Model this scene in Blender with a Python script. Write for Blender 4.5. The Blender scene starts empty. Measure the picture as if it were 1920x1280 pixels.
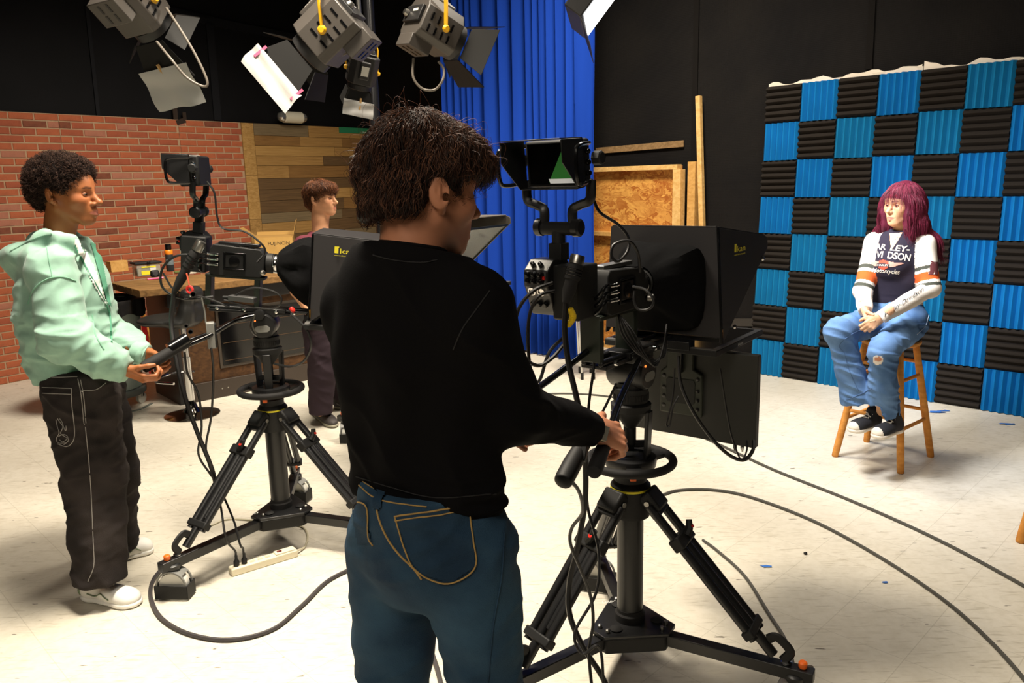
import bpy, bmesh, math, random
import numpy as np
from mathutils import Vector, Matrix, Euler
from mathutils.bvhtree import BVHTree

# ---------------------------------------------------------------- camera, world, lights
sc = bpy.context.scene
COL = sc.collection
F_PX, CX, CY, CAM_H = 1493.0, 960.0, 640.0, 1.725
_d = np.array([190.0, 7360.0, F_PX]); _d /= np.linalg.norm(_d)          # world down in camera axes (x right, y down, z forward)
_up = -_d; _z = np.array([0, 0, 1.0])
_fw = _z - _up * (_z @ _up); _fw /= np.linalg.norm(_fw)
_rt = np.cross(_fw, _up); _rt = _rt if _rt[0] > 0 else -_rt
WM = np.stack([_rt, _fw, _up])                                          # camera axes -> world
cam_d = bpy.data.cameras.new('camera'); cam = bpy.data.objects.new('camera', cam_d); COL.objects.link(cam)
cam_d.sensor_width = 36.0; cam_d.lens = 36.0 * F_PX / 1920.0; cam_d.clip_start = 0.05; cam_d.clip_end = 100
_cx, _cy, _cz = WM @ np.array([1, 0, 0]), WM @ np.array([0, -1, 0]), WM @ np.array([0, 0, -1])
cam.matrix_world = Matrix(((_cx[0], _cy[0], _cz[0], 0), (_cx[1], _cy[1], _cz[1], 0), (_cx[2], _cy[2], _cz[2], CAM_H), (0, 0, 0, 1)))
sc.camera = cam
sc.view_settings.view_transform = 'Standard'; sc.view_settings.look = 'None'
sc.view_settings.gamma = 1.0; sc.view_settings.use_curve_mapping = False
sc.view_settings.exposure = 0.0
w = bpy.data.worlds.new('world'); sc.world = w; w.use_nodes = True
w.node_tree.nodes['Background'].inputs[0].default_value = (0.9, 0.95, 1.0, 1); w.node_tree.nodes['Background'].inputs[1].default_value = 0.0

def area_light(name, loc, aim, size, power, col=(1, 1, 1), sy=None, spread=180):
    l = bpy.data.lights.new(name, 'AREA'); l.energy = power; l.color = col
    l.shape = 'RECTANGLE'; l.size = size; l.size_y = sy or size; l.spread = math.radians(spread)
    o = bpy.data.objects.new(name, l); COL.objects.link(o); o.location = loc
    o.rotation_euler = (Vector(aim) - Vector(loc)).to_track_quat('-Z', 'Y').to_euler()
    return o
def spot_light(name, loc, aim, power, col, angle, blend=0.5, rad=0.08):
    l = bpy.data.lights.new(name, 'SPOT'); l.energy = power; l.color = col; l.spot_size = math.radians(angle); l.spot_blend = blend; l.shadow_soft_size = rad
    o = bpy.data.objects.new(name, l); COL.objects.link(o); o.location = loc
    o.rotation_euler = (Vector(aim) - Vector(loc)).to_track_quat('-Z', 'Y').to_euler()
    return o
WARM = (1.0, 0.89, 0.73)
area_light('grid_softlight_centre', (-0.9, 3.0, 4.35), (-1.0, 2.5, 0), 0.8, 125, WARM, spread=95)
area_light('grid_softlight_left', (-1.3, 5.6, 4.35), (-2.4, 7.0, 0.4), 0.8, 105, WARM, spread=105)
area_light('added_far_light', (0.6, 5.3, 4.35), (0.4, 6.9, 0.4), 0.8, 135, WARM, spread=125)  # unseen area light, added to brighten the far floor, right wall and curtain
area_light('grid_softlight_right', (1.9, 3.9, 4.35), (2.3, 5.3, 0.6), 0.8, 28, WARM, spread=130)
spot_light('grid_spot_key', (1.7, 4.4, 3.6), (-1.8, 3.3, 1.3), 470, (1.0, 0.92, 0.78), 34)
area_light('led_panel_light', (0.98, 4.0, 2.72), (2.25, 4.6, 1.2), 0.5, 28, (0.98, 0.98, 1.0), 0.5, spread=80)
area_light('added_fill_light', (-1.0, -1.2, 4.0), (-.2, 2.2, .8), 1.4, 32, WARM, spread=120)  # unseen fill added behind the camera to lift the black shirt and jeans
# ---------------------------------------------------------------- helpers
V = lambda *a: np.array(a, float)
def ray(x, y): return WM @ np.array([(x - CX) / F_PX, (y - CY) / F_PX, 1.0])
EYE = np.array([0, 0, CAM_H])
def flo(x, y, z=0.0):
    r = ray(x, y); return EYE + r * (z - CAM_H) / r[2]
def P(x, y, Y):
    r = ray(x, y); return EYE + r * Y / r[1]
def onpl(x, y, p, n):
    r = ray(x, y); return EYE + r * (((np.asarray(p) - EYE) @ n) / (r @ n))
def nrm(v):
    v = np.asarray(v, float); return v / max(np.linalg.norm(v), 1e-12)
def lin(r, g, b):
    f = lambda c: (c / 255 / 12.92) if c / 255 <= 0.04045 else ((c / 255 + 0.055) / 1.055) ** 2.4
    return (f(r), f(g), f(b), 1.0)

MATS = {}
def mat(name, rgb, rough=0.5, metal=0.0, var=0.0, vscale=6.0, bump=0.0, bscale=60.0, rgb2=None, spec=0.5, emit=None, alpha=1.0, trans=0.0, attr=None, sheen=0.0, stretch=None):
    if name in MATS: return MATS[name]
    m = bpy.data.materials.new(name); m.use_nodes = True; MATS[name] = m
    N = m.node_tree.nodes; L = m.node_tree.links; b = N['Principled BSDF']
    c = lin(*rgb); b.inputs['Base Color'].default_value = c
    b.inputs['Roughness'].default_value = rough; b.inputs['Metallic'].default_value = metal
    b.inputs['Specular IOR Level'].default_value = spec
    if sheen: b.inputs['Sheen Weight'].default_value = sheen
    if alpha < 1: b.inputs['Alpha'].default_value = alpha
    if trans: b.inputs['Transmission Weight'].default_value = trans
    if emit: b.inputs['Emission Color'].default_value = c; b.inputs['Emission Strength'].default_value = emit
    if var or bump:
        tc = N.new('ShaderNodeTexCoord'); src = tc.outputs['Object']
        if stretch:
            mp = N.new('ShaderNodeMapping'); mp.inputs['Scale'].default_value = stretch; L.new(src, mp.inputs[0]); src = mp.outputs[0]
    if attr:
        at = N.new('ShaderNodeAttribute'); at.attribute_name = attr; L.new(at.outputs['Color'], b.inputs['Base Color']); cur = at.outputs['Color']
    else: cur = None
    if var:
        nz = N.new('ShaderNodeTexNoise'); nz.inputs['Scale'].default_value = vscale; nz.inputs['Detail'].default_value = 6; L.new(src, nz.inputs[0])
        mx = N.new('ShaderNodeMix'); mx.data_type = 'RGBA'
        cr = N.new('ShaderNodeValToRGB'); cr.color_ramp.elements[0].position = 0.35; cr.color_ramp.elements[1].position = 0.65
        L.new(nz.outputs['Fac'], cr.inputs[0]); L.new(cr.outputs[0], mx.inputs[0])
        c2 = lin(*rgb2) if rgb2 else tuple(x * (1 - var) for x in c[:3]) + (1,)
        if cur:
            mu = N.new('ShaderNodeMix'); mu.data_type = 'RGBA'; mu.blend_type = 'MULTIPLY'; mu.inputs[0].default_value = 1.0
            L.new(cur, mu.inputs[6]); mx.inputs[6].default_value = (1, 1, 1, 1); mx.inputs[7].default_value = (1 - var,) * 3 + (1,)
            L.new(mx.outputs[2], mu.inputs[7]); L.new(mu.outputs[2], b.inputs['Base Color'])
        else:
            mx.inputs[6].default_value = c; mx.inputs[7].default_value = c2; L.new(mx.outputs[2], b.inputs['Base Color'])
    if bump:
        nb = N.new('ShaderNodeTexNoise'); nb.inputs['Scale'].default_value = bscale; nb.inputs['Detail'].default_value = 4; L.new(src, nb.inputs[0])
        bp = N.new('ShaderNodeBump'); bp.inputs['Strength'].default_value = bump; bp.inputs['Distance'].default_value = 0.01
        L.new(nb.outputs['Fac'], bp.inputs['Height']); L.new(bp.outputs[0], b.inputs['Normal'])
    return m

class MB:
    """collects shapes in world space; build() links them as one mesh object"""
    def __init__(s): s.v = []; s.f = []; s.n = 0
    def add(s, vs, fs):
        vs = np.asarray(vs, float).reshape(-1, 3); s.v.append(vs); s.f += [tuple(i + s.n for i in f) for f in fs]; s.n += len(vs); return s
    def box(s, c, size, R=None):
        h = np.asarray(size, float) / 2
        q = np.array([[x, y, z] for x in (-1, 1) for y in (-1, 1) for z in (-1, 1)]) * h
        if R is not None: q = q @ np.asarray(R).T
        return s.add(q + np.asarray(c), [(0, 1, 3, 2), (4, 6, 7, 5), (0, 4, 5, 1), (2, 3, 7, 6), (0, 2, 6, 4), (1, 5, 7, 3)])
    def bar(s, a, b, w, h, up=(0, 0, 1)):
        a, b = np.asarray(a, float), np.asarray(b, float); t = nrm(b - a); x = np.cross(t, up)
        x = nrm(x) if np.linalg.norm(x) > 1e-6 else V(1, 0, 0); u = np.cross(x, t)
        return s.box((a + b) / 2, (np.linalg.norm(b - a), w, h), np.stack([t, x, u], 1))
    def cyl(s, a, b, r, r2=None, n=16, cap=True):
        a, b = np.asarray(a, float), np.asarray(b, float); r2 = r if r2 is None else r2
        t = nrm(b - a); x = nrm(np.cross(t, (0, 0, 1) if abs(t[2]) < 0.9 else (1, 0, 0))); y = np.cross(t, x)
        an = np.arange(n) * 2 * np.pi / n; c = np.cos(an)[:, None] * x + np.sin(an)[:, None] * y
        vs = np.vstack([a + c * r, b + c * r2]); fs = [(i, (i + 1) % n, n + (i + 1) % n, n + i) for i in range(n)]
        if cap: fs += [tuple(range(n - 1, -1, -1)), tuple(range(n, 2 * n))]
        return s.add(vs, fs)
    def lathe(s, prof, c=(0, 0, 0), axis=(0, 0, 1), n=24, cap=True):
        t = nrm(axis); x = nrm(np.cross(t, (0, 0, 1) if abs(t[2]) < 0.9 else (1, 0, 0))); y = np.cross(t, x)
        an = np.arange(n) * 2 * np.pi / n; cc = np.cos(an)[:, None] * x + np.sin(an)[:, None] * y
        vs = np.vstack([np.asarray(c) + t * h + cc * r for r, h in prof]); m = len(prof)
        fs = [(k * n + i, k * n + (i + 1) % n, (k + 1) * n + (i + 1) % n, (k + 1) * n + i) for k in range(m - 1) for i in range(n)]
        if cap: fs += [tuple(range(n - 1, -1, -1)), tuple(range((m - 1) * n, m * n))]
        return s.add(vs, fs)
    def tube(s, pts, r, n=8, closed=False, flat=None):
        pts = np.asarray(pts, float); m = len(pts); rs = np.full(m, r) if np.isscalar(r) else np.asarray(r)
        tg = np.roll(pts, -1, 0) - np.roll(pts, 1, 0) if closed else np.gradient(pts, axis=0)
        tg = tg / np.maximum(np.linalg.norm(tg, axis=1), 1e-9)[:, None]
        x = nrm(np.cross(tg[0], (0, 0, 1) if abs(tg[0][2]) < 0.9 else (1, 0, 0))); an = np.arange(n) * 2 * np.pi / n; vs = []
        for i in range(m):
            x = x - tg[i] * (x @ tg[i]); x = nrm(x); y = np.cross(tg[i], x)
            vs.append(pts[i] + (np.cos(an)[:, None] * x + np.sin(an)[:, None] * y * (flat or 1)) * rs[i])
        fs = []
        for k in range(m if closed else m - 1):
            k2 = (k + 1) % m
            fs += [(k * n + i, k * n + (i + 1) % n, k2 * n + (i + 1) % n, k2 * n + i) for i in range(n)]
        if not closed: fs += [tuple(range(n - 1, -1, -1)), tuple(range((m - 1) * n, m * n))]
        return s.add(np.vstack(vs), fs)
    def torus(s, c, R, r, axis=(0, 0, 1), n=40, k=10):
        t = nrm(axis); x = nrm(np.cross(t, (0, 0, 1) if abs(t[2]) < 0.9 else (1, 0, 0))); y = np.cross(t, x)
        an = np.arange(n) * 2 * np.pi / n
        return s.tube(np.asarray(c) + (np.cos(an)[:, None] * x + np.sin(an)[:, None] * y) * R, r, k, True)
    def ball(s, c, r, n=12, m=8, R=None):
        r = np.asarray(r, float) * np.ones(3); vs = []
        for j in range(m + 1):
            ph = np.pi * j / m
            for i in range(n):
                th = 2 * np.pi * i / n; vs.append((np.sin(ph) * np.cos(th), np.sin(ph) * np.sin(th), np.cos(ph)))
        q = np.array(vs) * r
        if R is not None: q = q @ np.asarray(R).T
        return s.add(q + np.asarray(c), [(j * n + i, (j + 1) * n + i, (j + 1) * n + (i + 1) % n, j * n + (i + 1) % n) for j in range(m) for i in range(n)])
    def prism(s, poly, off):
        poly = np.asarray(poly, float); n = len(poly)
        return s.add(np.vstack([poly, poly + np.asarray(off)]), [tuple(range(n - 1, -1, -1)), tuple(range(n, 2 * n))] + [(i, (i + 1) % n, n + (i + 1) % n, n + i) for i in range(n)])
    def build(s, name, m, parent=None, smooth=None, bevel=0.0, loc=None, label=None, cat=None, group=None, kind=None, seg=2):
        vs = np.vstack(s.v)
        if parent is not None: o0 = root_loc(parent)
        elif loc is not None: o0 = np.asarray(loc, float)
        else: mn, mx = vs.min(0), vs.max(0); o0 = V((mn[0] + mx[0]) / 2, (mn[1] + mx[1]) / 2, mn[2])
        me = bpy.data.meshes.new(name); me.from_pydata((vs - o0).tolist(), [], s.f)
        bm = bmesh.new(); bm.from_mesh(me); bmesh.ops.recalc_face_normals(bm, faces=bm.faces); bm.to_mesh(me); bm.free()
        me.materials.append(m)
        if smooth is None or smooth: me.polygons.foreach_set('use_smooth', [True] * len(me.polygons)); me.set_sharp_from_angle(angle=math.radians(38))
        o = bpy.data.objects.new(name, me); COL.objects.link(o)
        if parent is not None: o.parent = parent
        else: o.location = o0
        o['_o'] = [float(x) for x in o0]
        if bevel: bv = o.modifiers.new('bevel', 'BEVEL'); bv.width = bevel; bv.segments = seg; bv.limit_method = 'ANGLE'; bv.angle_limit = math.radians(40)
        return tag(o, label, cat, group, kind)
def root_loc(p): return np.array(p['_o'])
def tag(o, label=None, cat=None, group=None, kind=None):
    if label: o['label'] = label
    if cat: o['category'] = cat
    if group: o['group'] = group
    if kind: o['kind'] = kind
    return o
def thing(name, loc, label, cat, group=None):
    o = bpy.data.objects.new(name, None); COL.objects.link(o); o.location = [float(x) for x in loc]; o['_o'] = [float(x) for x in loc]; o.empty_display_size = 0.1
    return tag(o, label, cat, group)
def copy_tree(o, parent=None):
    c = o.copy(); COL.objects.link(c); c.parent = parent
    for ch in o.children: copy_tree(ch, c)
    return c
def spline(pts, n=8):
    """Catmull-Rom through points"""
    p = np.asarray(pts, float); p = np.vstack([2 * p[0] - p[1], p, 2 * p[-1] - p[-2]]); out = []
    for i in range(1, len(p) - 2):
        for t in np.linspace(0, 1, n, endpoint=False):
            a, b, c, d = p[i - 1:i + 3]; out.append(0.5 * (2 * b + (c - a) * t + (2 * a - 5 * b + 4 * c - d) * t * t + (3 * b - a - 3 * c + d) * t ** 3))
    out.append(p[-2]); return np.array(out)
def text_mesh(txt, size=1.0, shear=0.0, spacing=1.0, extrude=0.0, bold=0.0):
    """returns (verts 2D/3D, faces) of a line of lettering, baseline at y=0, left at x=0"""
    cu = bpy.data.curves.new('t', 'FONT'); cu.body = txt; cu.size = size; cu.shear = shear; cu.space_character = spacing; cu.extrude = extrude; cu.offset = bold; cu.resolution_u = 4
    o = bpy.data.objects.new('t', cu); COL.objects.link(o); bpy.context.view_layer.update()
    me = bpy.data.meshes.new_from_object(o.evaluated_get(bpy.context.evaluated_depsgraph_get()))
    bm = bmesh.new(); bm.from_mesh(me); bmesh.ops.triangulate(bm, faces=bm.faces); bm.verts.ensure_lookup_table()
    vs = np.array([v.co[:] for v in bm.verts]); fs = [tuple(v.index for v in f.verts) for f in bm.faces]; bm.free()
    bpy.data.objects.remove(o); bpy.data.curves.remove(cu); bpy.data.meshes.remove(me)
    return vs, fs
def lettering(name, txt, org, ux, uy, height, m, parent, width=None, off=0.0008, **kw):
    """flat lettering placed on a plane: org = lower left corner, ux/uy unit directions"""
    vs, fs = text_mesh(txt, 1.0, **kw); k = height / max(vs[:, 1].max() - min(vs[:, 1].min(), 0), 1e-6); kx = k if width is None else width / (vs[:, 0].max() - vs[:, 0].min())
    ux, uy = nrm(ux), nrm(uy); n = np.cross(ux, uy); org = np.asarray(org)
    q = org + (vs[:, :1] - vs[:, 0].min()) * kx * ux + vs[:, 1:2] * k * uy + n * off
    return MB().add(q, fs).build(name, m, parent, smooth=False)

# ---------------------------------------------------------------- signed-distance modelling (people, cloth)
class SDF:
    def __init__(s): s.p = []
    def _push(s, lo, hi, fn, k, sub): s.p.append((np.asarray(lo), np.asarray(hi), fn, k, sub)); return s
    def cone(s, a, b, ra, rb=None, k=0.02, sub=False, flat=None):
        a, b = np.asarray(a, float), np.asarray(b, float); rb = ra if rb is None else rb; ba = b - a; ll = max(ba @ ba, 1e-12); R = max(ra, rb)
        f = 1.0
        if flat is not None: fd, f = nrm(flat[0]), flat[1]
        def fn(q):
            t = np.clip(((q - a) @ ba) / ll, 0, 1); w = q - a - t[..., None] * ba
            if flat is not None: w = w + (w @ fd)[..., None] * fd * (1 / f - 1)
            return (np.sqrt((w * w).sum(-1)) - (ra + (rb - ra) * t)) * min(f, 1.0)
        E = R * max(f, 1.0)
        return s._push(np.minimum(a, b) - E, np.maximum(a, b) + E, fn, k, sub)
    def chain(s, pts, rs, k=0.02, flat=None, sub=False):
        for i in range(len(pts) - 1): s.cone(pts[i], pts[i + 1], rs[i], rs[i + 1], k, sub, flat)
        return s
    def ell(s, c, r, R=None, k=0.02, sub=False):
        c = np.asarray(c, float); r = np.asarray(r, float) * np.ones(3); Rm = np.eye(3) if R is None else np.asarray(R)   # columns = axes
        def fn(q):
            w = (q - c) @ Rm; k0 = np.sqrt(((w / r) ** 2).sum(-1)); k1 = np.sqrt(((w / r ** 2) ** 2).sum(-1)) + 1e-9
            return k0 * (k0 - 1) / k1
        E = np.abs(Rm) @ r
        return s._push(c - E, c + E, fn, k, sub)
    def cut(s, p, n, k=0.004, box=None):
        """remove everything on the +n side of the plane"""
        p, n = np.asarray(p, float), nrm(n)
        lo, hi = (np.full(3, -99.), np.full(3, 99.)) if box is None else box
        return s._push(lo, hi, lambda q: -((q - p) @ n), k, True)
    def mesh(s, res, lo=None, hi=None):
        add = [p for p in s.p if not p[4]]
        L0 = np.min([p[0] for p in add], 0) - 3 * res if lo is None else np.asarray(lo, float)
        H0 = np.max([p[1] for p in add], 0) + 3 * res if hi is None else np.asarray(hi, float)
        n = np.ceil((H0 - L0) / res).astype(int) + 1
        ax = [(L0[i] + np.arange(n[i]) * res) for i in range(3)]
        D = np.full(n, 0.5, np.float64)
        for (l, h, fn, k, sub) in s.p:
            pad = k + 3 * res; i0 = np.clip(np.floor((l - pad - L0) / res).astype(int), 0, n); i1 = np.clip(np.ceil((h + pad - L0) / res).astype(int) + 1, 0, n)
            if (i1 <= i0).any(): continue
            sl = tuple(slice(a, b) for a, b in zip(i0, i1))
            q = np.stack(np.meshgrid(*[ax[i][sl[i]] for i in range(3)], indexing='ij'), -1); d = fn(q); A = D[sl]
            if sub: d = -d; hh = np.maximum(k - np.abs(A - d), 0) / max(k, 1e-6); D[sl] = np.maximum(A, d) + hh * hh * k * 0.25
            else: hh = np.maximum(k - np.abs(A - d), 0) / max(k, 1e-6); D[sl] = np.minimum(A, d) - hh * hh * k * 0.25
        return surfnets(D, L0, res)
def surfnets(D, org, res):
    S = D < 0; n = D.shape
    c = [S[i:n[0] - 1 + i, j:n[1] - 1 + j, k:n[2] - 1 + k] for i in (0, 1) for j in (0, 1) for k in (0, 1)]
    cnt = sum(x.astype(np.int8) for x in c); act = (cnt > 0) & (cnt < 8); ids = np.argwhere(act)
    if len(ids) == 0: return np.zeros((0, 3)), []
    idx = np.full(act.shape, -1, np.int64); idx[act] = np.arange(len(ids))
    acc = np.zeros((len(ids), 3)); num = np.zeros(len(ids))
    co = [(i, j, k) for i in (0, 1) for j in (0, 1) for k in (0, 1)]
    val = np.stack([D[ids[:, 0] + a, ids[:, 1] + b, ids[:, 2] + e] for a, b, e in co], 1)
    for i in range(8):
        for j in range(i + 1, 8):
            if sum(abs(co[i][t] - co[j][t]) for t in range(3)) != 1: continue
            x = (val[:, i] < 0) != (val[:, j] < 0)
            t = np.where(x, val[:, i] / np.where(x, val[:, i] - val[:, j], 1), 0)
            p = np.array(co[i]) + t[:, None] * (np.array(co[j]) - np.array(co[i])); acc += p * x[:, None]; num += x
    vs = org + (ids + acc / num[:, None]) * res; fs = []
    for axn in range(3):
        a = [slice(None)] * 3; b = [slice(None)] * 3; a[axn] = slice(0, n[axn] - 1); b[axn] = slice(1, n[axn])
        s0, s1 = S[tuple(a)], S[tuple(b)]; e = np.argwhere(s0 != s1); o1, o2 = [(1, 2), (2, 0), (0, 1)][axn]
        ok = (e[:, o1] > 0) & (e[:, o2] > 0) & (e[:, o1] < n[o1] - 1) & (e[:, o2] < n[o2] - 1); e = e[ok]
        if not len(e): continue
        flip = s0[tuple(e.T)]
        def at(d1, d2): q = e.copy(); q[:, o1] -= d1; q[:, o2] -= d2; return idx[tuple(q.T)]
        q = np.stack([at(1, 1), at(0, 1), at(0, 0), at(1, 0)], 1); q[~flip] = q[~flip][:, ::-1]; fs.append(q)
    return vs, np.vstack(fs)
def vnormals(vs, fs):
    fs = np.asarray(fs); nf = np.cross(vs[fs[:, 2]] - vs[fs[:, 0]], vs[fs[:, 3]] - vs[fs[:, 1]]); N = np.zeros_like(vs)
    for i in range(4): np.add.at(N, fs[:, i], nf)
    return N / np.maximum(np.linalg.norm(N, axis=1), 1e-12)[:, None]
def relax(vs, fs, it=2, w=0.5):
    fs = np.asarray(fs); e = np.vstack([fs[:, [0, 1]], fs[:, [1, 2]], fs[:, [2, 3]], fs[:, [3, 0]]])
    for _ in range(it):
        A = np.zeros_like(vs); c = np.zeros(len(vs))
        np.add.at(A, e[:, 0], vs[e[:, 1]]); np.add.at(c, e[:, 0], 1); np.add.at(A, e[:, 1], vs[e[:, 0]]); np.add.at(c, e[:, 1], 1)
        vs = vs * (1 - w) + w * A / np.maximum(c, 1)[:, None]
    return vs
def vnoise(q, seed=0):
    """smooth value noise in 3D, about -1..1"""
    q = np.asarray(q, float) + seed * 17.31; i = np.floor(q).astype(np.int64); f = q - i; f = f * f * (3 - 2 * f); out = 0
    def h(a): a = (a[..., 0] * 374761393 + a[..., 1] * 668265263 + a[..., 2] * 2147483647 + seed * 1013) & 0x7fffffff; a = ((a ^ (a >> 13)) * 1274126177) & 0x7fffffff; return ((a ^ (a >> 16)) & 0xffff) / 32767.5 - 1
    for dx in (0, 1):
        for dy in (0, 1):
            for dz in (0, 1):
                out = out + h(i + np.array([dx, dy, dz])) * (f[..., 0] if dx else 1 - f[..., 0]) * (f[..., 1] if dy else 1 - f[..., 1]) * (f[..., 2] if dz else 1 - f[..., 2])
    return out
def mesh_obj(name, vs, fs, m, parent, colors=None, smooth=True, kind=None, label=None):
    o0 = root_loc(parent); me = bpy.data.meshes.new(name)
    vs = np.asarray(vs); fs = np.asarray(fs); nf, k = fs.shape
    me.vertices.add(len(vs)); me.vertices.foreach_set('co', (vs - o0).astype(np.float32).ravel())
    me.loops.add(nf * k); me.loops.foreach_set('vertex_index', fs.astype(np.int32).ravel())
    me.polygons.add(nf); me.polygons.foreach_set('loop_start', np.arange(0, nf * k, k, dtype=np.int32))
    if smooth: me.polygons.foreach_set('use_smooth', np.ones(nf, bool))
    me.update(calc_edges=True); me.materials.append(m)
    if colors is not None:
        ca = me.color_attributes.new('Col', 'FLOAT_COLOR', 'POINT'); cc = np.ones((len(vs), 4), np.float32); cc[:, :3] = colors; ca.data.foreach_set('color', cc.ravel())
    o = bpy.data.objects.new(name, me); COL.objects.link(o); o.parent = parent; o['_o'] = [float(x) for x in o0]
    return tag(o, label, kind=kind)
def bvh_of(vs, fs): return BVHTree.FromPolygons([tuple(v) for v in vs], [tuple(int(i) for i in f) for f in fs])
def cast(bvh, x, y, off=0.002):
    r = nrm(ray(x, y)); h = bvh.ray_cast(Vector(EYE), Vector(r))
    if h[0] is None: return None
    n = np.array(h[1]); n = n if n @ r < 0 else -n
    return np.array(h[0]) + n * off
def seam(bvh, pix, r, name, m, parent, off=0.001, n=6, sub=6):
    """a raised stitched line that follows the surface under the given picture points"""
    pp = spline([(a, b, 0) for a, b in pix], sub)[:, :2]; out = [c for c in (cast(bvh, x, y, off) for x, y in pp) if c is not None]
    if len(out) < 2: return None
    return MB().tube(out, r, n).build(name, m, parent)
def patch(bvh, pix, name, m, parent, off=0.002, step=3.0):
    """a thin sewn patch following the surface: polygon in picture points"""
    pl = np.asarray(pix, float); lo, hi = pl.min(0), pl.max(0); g = {}; vs = []; fs = []
    nx, ny = int((hi[0] - lo[0]) / step) + 1, int((hi[1] - lo[1]) / step) + 1
    def inside(x, y):
        c = False; j = len(pl) - 1
        for i in range(len(pl)):
            if (pl[i][1] > y) != (pl[j][1] > y) and x < (pl[j][0] - pl[i][0]) * (y - pl[i][1]) / (pl[j][1] - pl[i][1]) + pl[i][0]: c = not c
            j = i
        return c
    def vid(i, j):
        if (i, j) not in g:
            p = cast(bvh, lo[0] + i * step, lo[1] + j * step, off); g[(i, j)] = None if p is None else len(vs)
            if p is not None: vs.append(p)
        return g[(i, j)]
    for i in range(nx):
        for j in range(ny):
            if inside(lo[0] + (i + .5) * step, lo[1] + (j + .5) * step):
                q = [vid(i, j), vid(i, j + 1), vid(i + 1, j + 1), vid(i + 1, j)]
                if None not in q and max(np.linalg.norm(vs[q[0]] - vs[q[2]]), np.linalg.norm(vs[q[1]] - vs[q[3]])) < 0.1: fs.append(tuple(q))
    if not fs: return None
    return MB().add(vs, fs).build(name, m, parent)
def print_on(bvh, txt, quad, name, m, parent, off=0.0025, **kw):
    """printed lettering: quad = picture points of lower-left, lower-right, upper-right, upper-left of the line"""
    vs, fs = text_mesh(txt, 1.0, **kw); lo, hi = vs[:, :2].min(0), vs[:, :2].max(0); t = (vs[:, :2] - lo) / (hi - lo); Q = np.asarray(quad, float); out = []
    for a, b in t:
        p = (Q[0] * (1 - a) + Q[1] * a) * (1 - b) + (Q[3] * (1 - a) + Q[2] * a) * b; out.append(cast(bvh, p[0], p[1], off))
    keep = [f for f in fs if all(out[i] is not None for i in f)]
    if not keep: return None
    fill = next(o for o in out if o is not None)
    return MB().add([fill if o is None else o for o in out], keep).build(name, m, parent, smooth=False)
rnd = random.Random(7)
# ---------------------------------------------------------------- room geometry
NR = V(0.711, 0.703, 0); CR = 6.55            # right wall plane (outward normal, distance)
NL = V(-0.801, 0.599, 0); CLW = 8.09          # left wall plane
UR = V(0.703, -0.711, 0); UL = V(0.599, 0.801, 0)
_A = np.array([NR[:2], NL[:2]]); CORN = np.append(np.linalg.solve(_A, [CR, CLW]), 0)
ROOM_H = 4.7
pA = CORN - UL * 15; pB = CORN + UR * 15; pD = pA + pB - CORN

def floor_material():
    m = bpy.data.materials.new('floor_vinyl'); m.use_nodes = True; N = m.node_tree.nodes; L = m.node_tree.links; b = N['Principled BSDF']
    tc = N.new('ShaderNodeTexCoord')
    def noise(scale, detail=8, stretch=None, rough=0.6):
        nz = N.new('ShaderNodeTexNoise'); nz.inputs['Scale'].default_value = scale; nz.inputs['Detail'].default_value = detail; nz.inputs['Roughness'].default_value = rough
        s = tc.outputs['Object']
        if stretch: mp = N.new('ShaderNodeMapping'); mp.inputs['Scale'].default_value = stretch[0]; mp.inputs['Rotation'].default_value = (0, 0, stretch[1]); L.new(s, mp.inputs[0]); s = mp.outputs[0]
        L.new(s, nz.inputs[0]); return nz.outputs['Fac']
    def ramp(src, p0, p1, c0, c1):
        r = N.new('ShaderNodeValToRGB'); r.color_ramp.elements[0].position = p0; r.color_ramp.elements[1].position = p1
        r.color_ramp.elements[0].color = c0; r.color_ramp.elements[1].color = c1; L.new(src, r.inputs[0]); return r.outputs[0]
    def mix(fac, a, c, mode='MIX'):
        x = N.new('ShaderNodeMix'); x.data_type = 'RGBA'; x.blend_type = mode
        if isinstance(fac, float): x.inputs[0].default_value = fac
        else: L.new(fac, x.inputs[0])
        for sck, val in ((6, a), (7, c)):
            if isinstance(val, tuple): x.inputs[sck].default_value = val
            else: L.new(val, x.inputs[sck])
        return x.outputs[2]
    base = ramp(noise(1.3), 0.3, 0.7, lin(205, 198, 182), lin(222, 216, 202))
    base = mix(ramp(noise(26, 6), 0.42, 0.66, (0, 0, 0, 1), (.45, .45, .45, 1)), base, lin(196, 188, 170))
    streak = ramp(noise(9, 5, ((1, 9, 1), 0.5)), 0.56, 0.68, (0, 0, 0, 1), (0.6, 0.6, 0.6, 1)); base = mix(streak, base, lin(168, 158, 138))
    scuff = ramp(noise(11, 3, ((1, 4, 1), 1.2), 0.45), 0.712, 0.735, (0, 0, 0, 1), (0.85, 0.85, 0.85, 1)); base = mix(scuff, base, lin(88, 80, 66))
    br = N.new('ShaderNodeTexBrick'); br.offset = 0; br.inputs['Scale'].default_value = 1.0; br.inputs['Brick Width'].default_value = 0.3048; br.inputs['Row Height'].default_value = 0.3048; br.inputs['Mortar Size'].default_value = 0.0016
    mp = N.new('ShaderNodeMapping'); mp.inputs['Rotation'].default_value = (0, 0, 0.79); L.new(tc.outputs['Object'], mp.inputs[0]); L.new(mp.outputs[0], br.inputs[0])
    inv = N.new('ShaderNodeMath'); inv.operation = 'MULTIPLY'; inv.inputs[1].default_value = 0.35; L.new(br.outputs['Fac'], inv.inputs[0])
    base = mix(inv.outputs[0], base, lin(150, 142, 124))
    L.new(base, b.inputs['Base Color']); b.inputs['Roughness'].default_value = 0.42; b.inputs['Specular IOR Level'].default_value = 0.35
    return m
FLOOR_M = floor_material()
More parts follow.
